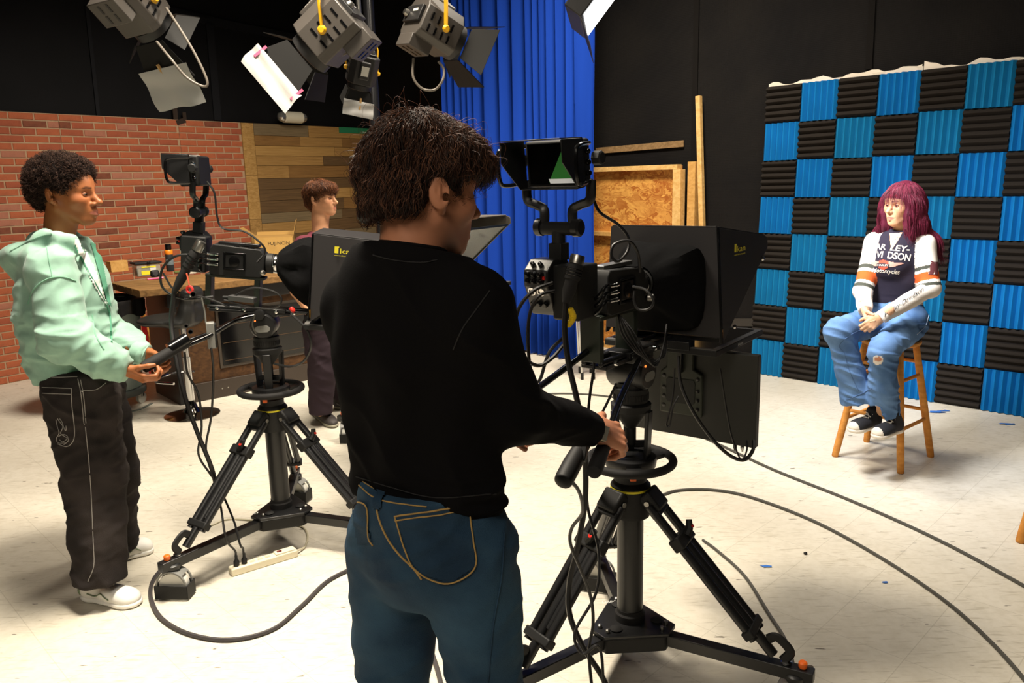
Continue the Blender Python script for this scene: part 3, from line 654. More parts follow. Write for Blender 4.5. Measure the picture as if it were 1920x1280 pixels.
    rb.build('grip_ribs', RUB, hb_)
    c, s_ = math.cos(headyaw), math.sin(headyaw); f = V(c, s_, 0); l = V(-s_, c, 0)
    dr = MB(); dr.lathe([(.03, -.068), (.052, -.066), (.058, -.058), (.058, .058), (.052, .066), (.03, .068)], Z(1.098), l, 32); head = dr.build('tilt_drum', BLK, root)
    for sd in (-1, 1): 
        MB().prism([Z(1.098) + l * sd * .068 + f * (.022 * math.cos(t) + .012 * (1 if math.cos(t) > 0 else -1)) + up * (.016 * math.sin(t) - .012) for t in np.linspace(0, 2 * math.pi, 16, endpoint=False)], l * sd * .003).build('label_plate', GREYP, head)
        MB().lathe([(.004, 0), (.004, .003)], Z(1.125) + l * sd * .067 - f * .03, l * sd, 10).build('level_lamp', mat('orange_lamp', (255, 120, 50), .4, emit=2.0), head)
    MB().box(Z(1.150) , (.13, .10, .03), np.stack([f, l, up], 1)).build('quick_plate_seat', BLK, head, bevel=.004)
    for nm, pts, rr, grip in bars:
        b_ = MB().tube(spline(pts, 8), rr, 10).build('pan_handle', BLKG, root)
        MB().lathe([(.016, -.016), (.024, -.014), (.024, .014), (.016, .016)], pts[0], l, 16).build('handle_rosette', BLKM, b_)
        if grip is not None:
            g0, g1, gr = grip; ax = nrm(np.asarray(g1) - np.asarray(g0)); LL = np.linalg.norm(np.asarray(g1) - np.asarray(g0))
            MB().lathe([(gr * .6, 0), (gr * .95, .004), (gr, .012), (gr * .92, LL * .3), (gr, LL * .7), (gr * 1.02, LL - .012), (gr * .9, LL - .002), (gr * .7, LL)], g0, ax, 20).build('grip', RUB, b_)
    if letters:
        txt, org, ux, uy, hgt = letters; lettering('lettering', txt, org, ux, uy, hgt, WHT, root)
    return root

class Rig:
    """camera, prompter and screens carried by a head: local axes forward, left, up from the tilt pivot"""
    def __init__(s, piv, heading, tilt): s.o = V(*piv); s.R = frame_of(heading, tilt)
    def __call__(s, x, y, z): return s.o + s.R @ V(x, y, z)
    def d(s, x, y, z): return s.R @ V(x, y, z)
    def box(s, mb, x0, x1, y0, y1, z0, z1): return mb.box(s((x0 + x1) / 2, (y0 + y1) / 2, (z0 + z1) / 2), (x1 - x0, y1 - y0, z1 - z0), s.R)

def video_camera(rig, label, screen):
    R = rig; root = thing('video_camera', R(-.1, 0, .2), label, 'video camera', 'studio cameras on pedestals'); up = R.d(0, 0, 1)
    # camera body with chamfered flanks
    b = MB(); prof = [(-.24, .205), (-.24, .315), (-.225, .335), (-.02, .325), (.0, .30), (.0, .215), (-.02, .198), (-.22, .196)]
    b.prism([R(x, -.052, z) for x, z in prof], R.d(0, .104, 0)); body = b.build('body', BLKM, root, bevel=.004)
    for sd in (-1, 1):
        sp = MB(); R.box(sp, -.17, -.09, sd * .052 - .005, sd * .052 + .005, .235, .295); pn = sp.build('side_panel', BLK, body, bevel=.003)
        MB().lathe([(.012, 0), (.022, .002), (.024, .006), (.012, .008)], R(-.13, sd * .055, .265), R.d(0, sd, 0), 20).build('fan_vent', BLKG, pn)
        fr = MB()
        for (x0, x1, z0, z1) in ((-.175, -.085, .298, .304), (-.175, -.085, .226, .232), (-.178, -.172, .226, .304), (-.088, -.082, .226, .304)): R.box(fr, x0, x1, sd * .054 - .006, sd * .054 + .006, z0, z1)
        fr.build('panel_frame', BLKG, pn, bevel=.001)
        for z in (.245, .268, .29):
            cn = MB(); cn.lathe([(.006, -.02), (.006, .012), (.0075, .014), (.0075, .028), (.004, .03)], R(-.226, sd * .060, z), R.d(1, 0, 0), 12); cn.build('connector', CHROME, body)
            MB().tube(spline([R(-.245, sd * .060, z), R(-.272, sd * .063, z + .004), R(-.285, sd * .05, z - .02), R(-.28, sd * .03, z - .035)], 5), .0055, 8).build('short_cable', BLKG, body)
    for x in (-.19, -.12, -.06): 
        n_ = MB(); n_.prism([R(x - .014, -.05, .331 - .0 * x), R(x + .014, -.05, .329), R(x, -.05, .318)], R.d(0, .1, 0)); n_.build('rail_notch', BLKG, body)
    tp = MB(); R.box(tp, -.21, -.03, -.02, .02, .332, .345); tp.build('top_rail', STEEL if screen else BLK, body, bevel=.002)
    ln = MB(); ln.lathe([(.040, 0), (.046, .004), (.046, .03), (.042, .032), (.042, .055), (.047, .058), (.047, .10)], R(0, 0, .262), R.d(1, 0, 0), 28); lens = ln.build('lens', BLKM, root)
    MB().lathe([(.0435, .036), (.0445, .038), (.0445, .05), (.0435, .052)], R(0, 0, .262), R.d(1, 0, 0), 28, cap=False).build('lens_ring', CHROME, lens)
    MB().lathe([(.008, 0), (.012, .003), (.012, .02), (.006, .024)], R(-.005, -.06, .225), R.d(.3, -1, 0), 14).build('lens_port', STEEL, lens)
    # control box at the rear, left of the body
    Y0 = .055
    cb = MB(); pr = [(-.37, .225), (-.385, .27), (-.40, .30), (-.40, .345), (-.365, .375), (-.30, .375), (-.275, .35), (-.275, .215), (-.36, .21)]
    cb.prism([R(x, Y0, z) for x, z in pr], R.d(0, .085, 0)); box = cb.build('control_box', BLK, root, bevel=.003)
    fp = MB(); nx = nrm(R.d(-.035, 0, -.03) * 0 + R.d(-.78, 0, .62)); 
    for (za, zb, xa, xb, mm, nmx) in ((.348, .372, -.3985, -.3675, GREYP, 'upper_panel'), (.300, .344, -.4012, -.4012, mat('dark_grey_panel', (70, 70, 70), .5), 'knob_panel'), (.272, .298, -.3865, -.4, mat('mid_grey_panel', (96, 94, 90), .5), 'socket_panel')):
        MB().add([R(xa if za < .3 else xa, Y0 + .006, za), R(xa, Y0 + .079, za), R(xb, Y0 + .079, zb), R(xb, Y0 + .006, zb)], [(0, 1, 2, 3)]).build(nmx, mm, box, smooth=False)
    for i, z in enumerate((.335, .315)):
        for y in (.02, .042, .064): MB().lathe([(.009, 0), (.009, .004), (.007, .016), (.003, .018)], R(-.402, Y0 + y, z), R.d(-1, 0, .1), 12).build('knob', BLKG, box)
    for y in (.028, .055): MB().lathe([(.008, 0), (.008, .004), (.006, .014), (.003, .016)], R(-.39, Y0 + y, .358), R.d(-.7, 0, .7), 12).build('knob', BLKG, box)
    MB().box(R(-.403, Y0 + .012, .325), (.006, .008, .01), R.R).build('record_button', RED, box)
    for y in (.026, .058): MB().lathe([(.013, 0), (.013, .006), (.010, .006), (.010, .002)], R(-.394, Y0 + y, .285), R.d(-1, 0, -.4), 16).build('audio_socket', CHROME, box)
    lo = MB()
    for y in (.022, .044, .066): lo.lathe([(.009, 0), (.009, .008), (.006, .012)], R(-.378, Y0 + y, .245), R.d(-1, 0, -.3), 12)
    lo.build('lower_sockets', BLKG, box)
    for y, cc in ((.02, (90, 220, 120)), (.03, (240, 200, 80)), (.05, (240, 150, 60))): MB().box(R(-.377, Y0 + y, .262), (.003, .004, .004), R.R).build('status_lamp', mat('lamp_%d' % cc[0], cc, .4, emit=1.5), box)
    br = MB(); R.box(br, -.37, -.26, -.03, .06, .20, .36); br.build('rear_bracket', BLKM, root, bevel=.006)
    # riser under the camera body
    rs = MB(); 
    for x0, x1 in ((-.26, -.235), (-.045, -.02)): R.box(rs, x0, x1, -.035, .035, .055, .20)
    R.box(rs, -.26, .0, -.04, .04, .185, .198); rs.build('riser_frame', mat('dark_olive_metal', (26, 34, 24), .5), root, bevel=.003)
    # viewfinder: arm, yoke, hooded monitor
    VY = .070
    ar = MB(); R.box(ar, -.34, -.295, VY - .022, VY + .022, .37, .42); ar.cyl(R(-.318, VY, .41), R(-.318, VY, .455), .02, n=18)
    ar.cyl(R(-.318, VY - .055, .462), R(-.318, VY + .055, .462), .02, n=20); arm = ar.build('viewfinder_arm', BLKM, root, bevel=.002)
    for sd in (-1, 1): MB().lathe([(.018, 0), (.026, .003), (.026, .022), (.02, .027)], R(-.318, VY + sd * .052, .465), R.d(0, sd, 0), 20).build('tilt_knob', BLK, arm)
    for sd in (-1, 1):
        yk = MB(); q = spline([R(-.318, VY + sd * .05, .47), R(-.318, VY + sd * .05, .515), R(-.318, VY + sd * .075, .53), R(-.318, VY + sd * .108, .545), R(-.318, VY + sd * .112, .60)], 5)
        yk.tube(q, .009, 8, flat=1.6).build('yoke_arm', BLK, arm)
    cxv, czv, TV = -.325, .648, 8
    Rv = Rig(R(cxv, VY, czv), 0, 0); Rv.R = R.R @ np.array(Matrix.Rotation(math.radians(-6), 3, 'Y'))
    mo = MB(); Rv.box(mo, -.012, .03, -.098, .098, -.066, .066); mon = mo.build('viewfinder_monitor', BLKM, root, bevel=.008)
    sc_ = MB(); Rv.box(sc_, -.0135, -.0122, -.086, .086, -.056, .056); scr = sc_.build('screen', GLASS_D, mon)
    if screen:
        MB().add([Rv(-.0145, .02, -.052), Rv(-.0145, -.084, -.052), Rv(-.0145, -.05, .02), Rv(-.0145, -.03, .035)], [(0, 1, 2, 3)]).build('live_picture', GREENM, scr, smooth=False)
        MB().add([Rv(-.0148, .015, -.055), Rv(-.0148, -.085, -.055), Rv(-.0148, -.085, -.042), Rv(-.0148, .02, -.042)], [(0, 1, 2, 3)]).build('live_caption_bar', SCRW, scr, smooth=False)
    hdv = MB()     # sun hood: top and two tapered cheeks
    hdv.prism([Rv(-.012, .100, .068), Rv(-.012, -.100, .068), Rv(-.125, -.100, .074), Rv(-.125, .100, .074)], Rv.d(0, 0, .003))
    for sd in (-1, 1): hdv.prism([Rv(-.012, sd * .099, .068), Rv(-.125, sd * .101, .073), Rv(-.125, sd * .101, .012), Rv(-.05, sd * .099, -.066), Rv(-.012, sd * .099, -.066)], Rv.d(0, sd * .003, 0))
    hdv.prism([Rv(-.012, .098, -.068), Rv(-.012, -.098, -.068), Rv(-.052, -.098, -.068), Rv(-.052, .098, -.068)], Rv.d(0, 0, .003)); hdv.build('viewfinder_hood', BLK, mon, bevel=.0008)
    for sd in (-1, 1):
        hn = MB().tube(spline([Rv(.01, sd * .108, .052), Rv(-.075, sd * .128, .052), Rv(-.10, sd * .132, .035), Rv(-.10, sd * .132, -.035), Rv(-.075, sd * .128, -.052), Rv(.01, sd * .108, -.052)], 6), .006, 8).build('grab_bar', BLKG, mon)
        MB().lathe([(.014, 0), (.02, .003), (.02, .026), (.016, .03)], Rv(.012, sd * .118, .01), Rv.d(0, sd, 0), 8).build('side_knob', BLKM, mon)
    for z in (-.03, 0, .03):
        for sd in (-1,): MB().lathe([(.008, 0), (.009, .004), (.007, .010)], Rv(.008, sd * .099, z), Rv.d(-.3, sd, 0), 12).build('menu_button', CHROME if not screen else BLKG, mon)
    MB().box(Rv(.005, -.05, .064), (.035, .05, .006), Rv.R).build('tally_lamp', WHITEP, mon, bevel=.002)
    return root

def logo(rig, org, ux, uy, wdt, parent, m=None):
    """the yellow maker's mark with its web address below"""
    m = m or YEL; hgt = wdt * .30; ux, uy = nrm(ux), nrm(uy); org = np.asarray(org); n = np.cross(ux, uy)
    mb = MB(); q = [(0, 0.03), (0, 1.0), (.20, 1.0), (.20, .86), (.17, .86), (.17, 0), (.06, 0)]
    poly = [org + ux * a * wdt + uy * b * hgt + n * .0012 for a, b in q]; mb.add(poly, [tuple(range(len(poly)))])
    o = mb.build('logo_block', m, parent, smooth=False)
    lettering('logo_lettering', 'kan', org + ux * wdt * .24, ux, uy, hgt * .74, m, parent, width=wdt * .76, off=.0012)
    lettering('web_address', 'www.ikancorp.com', org - uy * hgt * .42, ux, uy, hgt * .27, m, parent, width=wdt, off=.0012)

def teleprompter(rig, label, HB, ZT, ZB, LT, flap, w=.21, drop=0.0):
    """hood on a tilted glass frame in front of the lens. HB: x of the back edge, LT: top length"""
    R = rig; root = thing('teleprompter', R(HB, 0, ZB), label, 'teleprompter', 'teleprompters in front of the cameras'); th = .005
    wt, wb = w - .012, w + .012
    # side cheeks: triangles over the 45 degree glass
    for sd in (-1, 1):
        pr = MB(); pts = [R(HB, sd * wt, ZT), R(HB, sd * wb, ZB), R(HB + .018, sd * wb, ZB), R(HB + LT, sd * (wt + .03), ZT - .045 - drop), R(HB + LT - .004, sd * (wt + .03), ZT - .01 - drop), R(HB + LT - .03, sd * (wt + .03), ZT - drop)]
        pr.prism(pts, R.d(0, sd * th, 0)); ck = pr.build('side_panel', HOODM, root, bevel=.0008)
        if sd == -1:
            logo(R, R(HB + LT * .24, sd * (wt + .016) + sd * (th + .006), ZT - .068 - drop * .40), R.d(1, -.03 * 1, 0), R.d(0, 0, 1), LT * .23, ck)
            for (x, z) in ((HB + LT - .06, ZT - .13), (HB + .09, ZB + .045)): MB().lathe([(.007, 0), (.009, .003), (.005, .009)], R(x, sd * (wb + .012), z), R.d(0, sd, 0), 12).build('thumb_screw', CHROME, ck)
            MB().box(R(HB + .006, sd * (wb + .004), ZB + .03), (.008, .006, .035), R.R).build('brass_latch', GOLD, ck)
            hg = MB().bar(R(HB + .003, sd * (wt + .006), ZT), R(HB + .003, sd * (wb + .006), ZB), .007, .007).build('edge_binding', BLKG, ck)
    tp = MB(); tp.prism([R(HB, wt, ZT), R(HB, -wt, ZT), R(HB + LT - .03, -wt - .03, ZT - drop), R(HB + LT - .03, wt + .03, ZT - drop)], R.d(0, 0, th)); tp.build('top_panel', HOODM, root, bevel=.0008)
    # back panel with an opening for the lens
    bk = MB(); zl = .262; outer = [(wt, ZT), (-wt, ZT), (-wb, ZB + .02), (wb, ZB + .02)]; hole = [(.11, zl + .105), (-.11, zl + .105), (-.15, zl - .12), (.15, zl - .12)]
    vs = [R(HB, a, b) for a, b in outer] + [R(HB, a, b) for a, b in hole] + [R(HB + th, a, b) for a, b in outer] + [R(HB + th, a, b) for a, b in hole]; fs = []
    for i in range(4): j = (i + 1) % 4; fs += [(i, j, 4 + j, 4 + i), (8 + i, 12 + i, 12 + j, 8 + j), (i, 8 + i, 8 + j, j), (4 + i, 4 + j, 12 + j, 12 + i)]
    bk.add(vs, fs).build('back_panel', HOODM, root, smooth=False)
    # cloth shroud from the lens to the hood: gathered sleeve
    n = 40; m_ = 12; vs, fs = [], []
    for j in range(m_):
        t = j / (m_ - 1); x = .055 + (HB - .004 - .055) * t
        for i in range(n):
            a = 2 * math.pi * i / n; sq = (abs(math.cos(a)) ** 6 + abs(math.sin(a)) ** 6) ** (-1 / 6)
            ry = .052 + (.165 - .052) * min(1, t * 1.35) ** .8; rzu = .055 + (.13 - .055) * min(1, t * 1.35) ** .8; rzd = .055 + (.175 - .055) * min(1, t * 1.2)
            k_ = 1 + (sq - 1) * t * .8; fold = 1 + .09 * math.sin(a * 5 + t * 3) * math.sin(math.pi * t) + .05 * math.sin(a * 11 + 2 * t) * math.sin(math.pi * t)
            vs.append(R(x + .01 * math.sin(a * 3) * math.sin(math.pi * t), ry * math.cos(a) * k_ * fold, zl - .01 * t + (rzu if math.sin(a) > 0 else rzd) * math.sin(a) * k_ * fold))
    for j in range(m_ - 1):
        for i in range(n): fs.append((j * n + i, j * n + (i + 1) % n, (j + 1) * n + (i + 1) % n, (j + 1) * n + i))
    fs.append(tuple((m_ - 1) * n + i for i in range(n))); MB().add(vs, fs).build('cloth_shroud', CLOTH, root)
    # glass and its frame, bottom back to top front
    x0, z0, x1, z1 = HB + .03, ZB + .005, HB + LT - .012, ZT - .055 - drop
    gl = MB(); gl.prism([R(x0, w - .01, z0), R(x0, -w + .01, z0), R(x1, -w + .01, z1), R(x1, w - .01, z1)], R.d(-.002, 0, .002)); gf = MB()
    for sd in (-1, 1): gf.bar(R(x0, sd * (w - .004), z0), R(x1, sd * (w - .004), z1), .012, .012, up=R.d(1, 0, 1))
    gf.bar(R(x0, -w, z0), R(x0, w, z0), .014, .014); gf.bar(R(x1, -w, z1), R(x1, w, z1), .012, .012); fr_ = gf.build('glass_frame', BLK, root); gl.build('glass', BEAM, fr_, smooth=False)
    # flat reader screen below the glass and its rails
    sx0, sx1, sz = HB - .02, HB + .42, ZB - .022
    tr = MB(); R.box(tr, sx0, sx1, -w - .01, w + .01, sz - .022, sz); tray = tr.build('reader_screen', BLKM, root, bevel=.003)
    bz = MB()
    for (a, b, c, d) in ((sx0 + .002, sx0 + .022, -w - .008, w + .008), (sx1 - .022, sx1 - .002, -w - .008, w + .008), (sx0 + .022, sx1 - .022, -w - .008, -w + .012), (sx0 + .022, sx1 - .022, w - .012, w + .008)): R.box(bz, a, b, c, d, sz, sz + .002)
    bz.build('bezel', mat('screen_bezel_grey', (92, 90, 88), .45), tray)
    sg = MB(); R.box(sg, sx0 + .022, sx1 - .022, -w + .012, w - .012, sz, sz + .001); sg.build('screen_glass', GLASS_D, tray)
    lettering('screen_lettering', 'ikan', R(sx0 + .19, -w - .0105, sz - .016), R.d(1, 0, 0), R.d(0, 0, 1), .010, WHT, tray, width=.045)
    rl = MB()
    for y in (-.03, .03): rl.cyl(R(-.25, y, .05), R(HB + .1, y, .05), .009, n=12)
    R.box(rl, -.24, .12, -.045, .045, .03, .042); R.box(rl, -.1, .1, -.05, .05, .042, .058); R.box(rl, HB - .03, HB + .02, -.12, .12, .02, .05); rl.build('rail_system', BLK, root, bevel=.002)
    for x in (-.2, -.08, .06, .14): MB().lathe([(.006, 0), (.008, .002), (.008, .012), (.005, .014)], R(x, -.05, .048), R.d(0, -1, 0), 10).build('rail_screw', CHROME, root)
    return root

# ---------------------------------------------------------------- front rig (beside the boy in black)
FP = V(0.392, 2.566, 0); FR = Rig(FP + V(0, 0, 1.12), 53, 0)
fb = [('r', [P(1200, 672, 2.47), P(1165, 745, 2.20), P(1135, 830, 1.93)], .010, (P(1144, 805, 1.965), P(1113, 886, 1.76), .0185)),
      ('l', [P(1118, 646, 2.42), P(1050, 697, 2.22), P(985, 745, 2.02), P(930, 790, 1.86)], .010, None)]
front_ped = pedestal('camera_pedestal', FP, [math.radians(95), math.radians(216), math.radians(330)], [.62, .60, .62], 'black camera pedestal with steering ring gripped by the boy in black', 'pedestal', math.radians(53), fb,
                     ('LIBEC', FP + V(-.085, .10, .1972), V(1, .05, 0), V(-.05, 1, 0), .016))
# remote grip beside the handle
rg = MB(); a_, b_ = P(1098, 822, 1.93), P(1058, 898, 1.80); ax = nrm(b_ - a_); rg.lathe([(.014, 0), (.02, .006), (.021, .05), (.024, .10), (.024, .15), (.022, .165), (.012, .172)], a_, ax, 18); rg.box(a_ + ax * .05 + V(.012, -.012, .008), (.02, .016, .06), frame_of(70, -35)); rg.build('zoom_grip', BLKM, front_ped, bevel=.002)
video_camera(FR, 'video camera with a hooded green-lit viewfinder, in front of the boy in black', True)
front_prompt = teleprompter(FR, 'black hooded teleprompter of the right camera, beside the seated girl', .215, .435, .05, .40, None, .205, .05)
# talent screen hanging below the prompter
R = FR; hs = thing('hanging_monitor', R(.40, 0, -.36), 'flat black monitor hanging below the right teleprompter, its back to us', 'monitor')
mb = MB(); R.box(mb, .40, .432, -.285, .255, -.36, -.02); hm = mb.build('casing', mat('monitor_casing', (38, 38, 34), .55), hs, bevel=.003)
mb = MB(); R.box(mb, .432, .434, -.25, .25, -.34, -.03); mb.build('display', GLASS_D, hs)
pl = MB(); zz = -.175; pts = [(-.085, -.10), (.085, -.10), (.085, .06), (.06, .08), (.06, .155), (-.05, .155), (-.05, .08), (-.085, .06)]; hole = [(-.05, -.05), (.05, -.05), (.05, .035), (-.05, .035)]
pl.prism([R(.386, y, zz + z) for y, z in pts], R.d(.013, 0, 0)); vp = pl.build('mount_plate', mat('olive_plate', (44, 48, 38), .5), hs, bevel=.006)
pr_ = MB(); pr_.prism([R(.3835, y, zz + z) for y, z in ((-.05, -.055), (.05, -.055), (.058, -.045), (.058, .03), (.05, .04), (-.05, .04), (-.058, .03), (-.058, -.045))], R.d(.0024, 0, 0)); pr_.build('recess', mat('recess_dark', (20, 22, 18), .6), vp, bevel=.001)
for y in (-.068, .068):
    for z in (-.07, -.035, 0, .045): MB().lathe([(.007, 0), (.008, .002), (.003, .0025)], R(.3862, y, zz + z), R.d(-1, 0, 0), 12).build('plate_hole', BLKG, vp)
MB().bar(R(.38, 0, -.11), R(.38, 0, .0), .016, .02, up=R.d(1, 0, 0)).build('hanger_bar', BLK, hs)
MB().box(R(.38, 0, -.002), (.10, .09, .012), R.R).build('hanger_bracket', BLK, hs, bevel=.003)
for y, mm in ((-.205, BLK), (-.232, CHROME)):
    MB().lathe([(.005, 0), (.007, .003), (.007, .018), (.004, .03)], R(.416, y, -.356), R.d(0, 0, -1), 12).build('plug', mm, hs)
lettering('side_lettering', 'ikan', R(.424, -.2657, -.26), R.d(0, 0, 1), R.d(-1, 0, 0), .010, WHT, hs, width=.06)

# ---------------------------------------------------------------- rear rig (held by the boy in mint)
RP = V(-1.145, 3.65, 0); RR = Rig(RP + V(0, 0, 1.12), 6, -6.5)
rbars = [('r', [P(486, 590, 3.58), P(440, 602, 3.52), P(395, 628, 3.42), P(345, 650, 3.33)], .010, (P(352, 640, 3.33), P(268, 690, 3.17), .024)), ('l', [P(480, 585, 3.72), P(440, 600, 3.66), P(398, 622, 3.56), P(350, 640, 3.47), P(310, 662, 3.4)], .009, None)]
rear_ped = pedestal('camera_pedestal', RP, [math.radians(98), math.radians(236), math.radians(340)], [.60, .65, .62], 'black camera pedestal steered by the boy in the mint hoodie', 'pedestal', math.radians(6), rbars,
                    ('Ap', RP + V(-.12, -.085, .1972), V(.96, -.28, 0), V(.28, .96, 0), .022))
video_camera(RR, 'video camera facing right, in front of the brick panels', False)
teleprompter(RR, 'black hooded teleprompter of the left camera, in front of the boy in maroon', .225, .425, .05, .42, None, .21, .01)
# handle ends on the boy's bar
mb = MB(); a_, b_ = P(352, 634, 3.33), P(318, 655, 3.27); mb.lathe([(.02, 0), (.027, .004), (.027, np.linalg.norm(b_ - a_))], a_, nrm(b_ - a_), 18); mb.build('zoom_grip', BLKG, rear_ped)
for (px, r_) in (((353, 623), .010), ((345, 612), .008), ((358, 553), .012)):
    c_ = P(px[0], px[1], 3.36); MB().lathe([(r_, 0), (r_, .05), (r_ * .75, .05), (r_ * .75, .02)], c_ + V(-.0, .03, 0), V(.35, -1, .1), 16).build('tube_end', BLKM, rear_ped)

# ---------------------------------------------------------------- third rig behind the boy in black
TP = P(772, 730, 5.0); TP[2] = 0; TR = Rig(TP + V(.0, 0, 1.09), -32, 0)
third = pedestal('camera_pedestal', TP, [math.radians(35), math.radians(155), math.radians(275)], [.62, .6, .6], 'camera pedestal almost hidden behind the boy in black, by the blue curtain', 'pedestal', math.radians(-32), [], None)
HOODM_OLD = HOODM; HOODM = mat('hood_grey_worn', (98, 92, 84), .6)
teleprompter(TR, 'third teleprompter peeking out behind the chin of the boy in black', .225, .425, .05, .42, None, .21)
HOODM = HOODM_OLD
# ---------------------------------------------------------------- people
def cat_mesh(parts):
    vs, fs, n = [], [], 0
    for v, f in parts:
        if len(v): vs.append(v); fs.append(np.asarray(f) + n); n += len(v)
    return np.vstack(vs), np.vstack(fs)
class Head:
    def __init__(s, c, f, roll=0.0, sc=1.0, fs=1.0):
        s.f = nrm(f); up = V(0, 0, 1); up = nrm(up - s.f * (up @ s.f)); l = np.cross(up, s.f)
        s.u = up * math.cos(roll) + l * math.sin(roll); s.l = np.cross(s.u, s.f); s.c = np.asarray(c); s.sc = sc; s.fs = fs; s.R = np.stack([s.f, s.l, s.u], 1)
    def T(s, F, L, U): return s.c + s.sc * (F * s.fs * s.f + L * s.l + U * s.u)
    def loc(s, q): w = (np.asarray(q) - s.c) @ s.R / s.sc; w = w.copy(); w[..., 0] /= s.fs; return w
    def ell(s, S, F, L, U, r, k=.02, sub=False, pitch=0.0, yaw=0.0):
        Rr = s.R @ np.array(Matrix.Rotation(pitch, 3, 'Y')) @ np.array(Matrix.Rotation(yaw, 3, 'Z')); S.ell(s.T(F, L, U), np.asarray(r) * s.sc * np.array([s.fs, 1, 1]), Rr, k, sub)
    def cone(s, S, a, b, ra, rb, k=.015, sub=False, flat=None): S.cone(s.T(*a), s.T(*b), ra * s.sc, rb * s.sc, k, sub, flat)
def head_sdf(H, neck, nr, lips=1.0, nose=1.0, jaw=1.0, eyes=True):
    S = SDF(); e, c = (lambda *a, **k: H.ell(S, *a, **k)), (lambda *a, **k: H.cone(S, *a, **k))
    e(-.006, 0, .035, (.097, .076, .086)); e(.035, 0, -.02, (.058, .060, .082), k=.03); e(.045, 0, .045, (.052, .06, .055), k=.03)
    for s in (-1, 1):
        c((.0, s * .056, -.045), (.062, s * .022 * jaw, -.098), .018, .017, k=.03); e(.062, s * .040, -.022, (.026, .026, .024), k=.03); c((.086, s * .012, .026), (.07, s * .046, .026), .011, .010, k=.018)
    e(.072, 0, -.100, (.024, .024, .019), k=.025); e(.076, 0, -.061, (.0265, .033, .031), k=.025)
    c((.094, 0, .018), (.106, 0, -.012), .008, .010, k=.014); c((.104, 0, -.012), (.116 + .004 * nose, 0, -.030), .0095, .0115 * nose, k=.010)
    for s in (-1, 1): e(.103, s * .0125 * nose, -.036, (.012, .0075 * nose, .0075), k=.008); e(.106, s * .007, -.0435, (.006, .0035, .0035), k=.003, sub=True)
    if eyes:
        for s in (-1, 1): e(.099, s * .032, .002, (.020, .0165, .0095), k=.014, sub=True)
    for s in (-1, 1): c((.1025, 0, -.0635), (.089, s * .024, -.0685), .0062 * lips, .003, k=.006); c((.1010, 0, -.0775), (.088, s * .021, -.0735), .0078 * lips, .003, k=.006)
    c((.1105, -.016, -.0704), (.1105, .016, -.0704), .0028, .0028, k=.003, sub=True)
    for s in (-1, 1): c((.1085, s * .012, -.0703), (.094, s * .027, -.0715), .0026, .0018, k=.003, sub=True)
    for s in (-1, 1):
        e(-.015, s * .0890, .000, (.0195, .0066, .0315), k=.005, pitch=-.20, yaw=s * .45); e(-.003, s * .0810, -.027, (.0085, .006, .011), k=.007)
        e(-.012, s * .0975, .003, (.0120, .0065, .0205), k=.004, sub=True, pitch=-.20, yaw=s * .45); e(-.002, s * .0890, -.007, (.006, .009, .008), k=.004, sub=True)
        c((-.017, s * .0925, .014), (-.015, s * .0905, -.010), .0030, .0026, k=.003)
    H.neck = neck; a = H.T(-.022, 0, -.03); S.chain([a, (a + neck) / 2 + H.f * .004, neck], [nr * 1.02, nr * .96, nr * 1.08], k=.035)
    return S
def skin_cols(vs, H, skin, lipc, brow, stub=None):
    base = np.array(lin(*skin)[:3]); C = np.tile(base, (len(vs), 1)); q = H.loc(vs); F, L, U = q[:, 0], np.abs(q[:, 1]), q[:, 2]
    ins = (F > .0) & (np.linalg.norm(q, axis=1) < .16); ss = lambda x: np.clip(x, 0, 1) ** 2 * (3 - 2 * np.clip(x, 0, 1))
    wl = ss((1 - np.abs(U + .0706) / np.maximum(.0125 * (1 - (L / .0275) ** 2), 1e-4)) * 3) * (ins & (F > .080) & (L < .027)); C = C * (1 - wl[:, None] * .85) + wl[:, None] * .85 * np.array(lin(*lipc)[:3])
    wb = ss((1 - np.abs(U - .0265 - .10 * np.minimum(L - .012, .02) + .25 * np.maximum(L - .036, 0)) / .0052) * 2) * ss((L - .008) / .006) * ss((.052 - L) / .010) * (ins & (F > .05)); C = C * (1 - wb[:, None] * .8) + wb[:, None] * .8 * np.array(lin(*brow)[:3])
    ck = np.exp(-((F - .07) ** 2 + (L - .045) ** 2 + (U + .02) ** 2) / .0006)[:, None] * .18; C = C * (1 - ck) + ck * np.array(lin(min(skin[0] + 12, 255), int(skin[1] * .78), int(skin[2] * .72))[:3])
    if stub is not None: s_ = stub(F, L, U) & (np.linalg.norm(q, axis=1) < .2); C[s_] = C[s_] * .45 + .55 * np.array(lin(*brow)[:3])
    return C
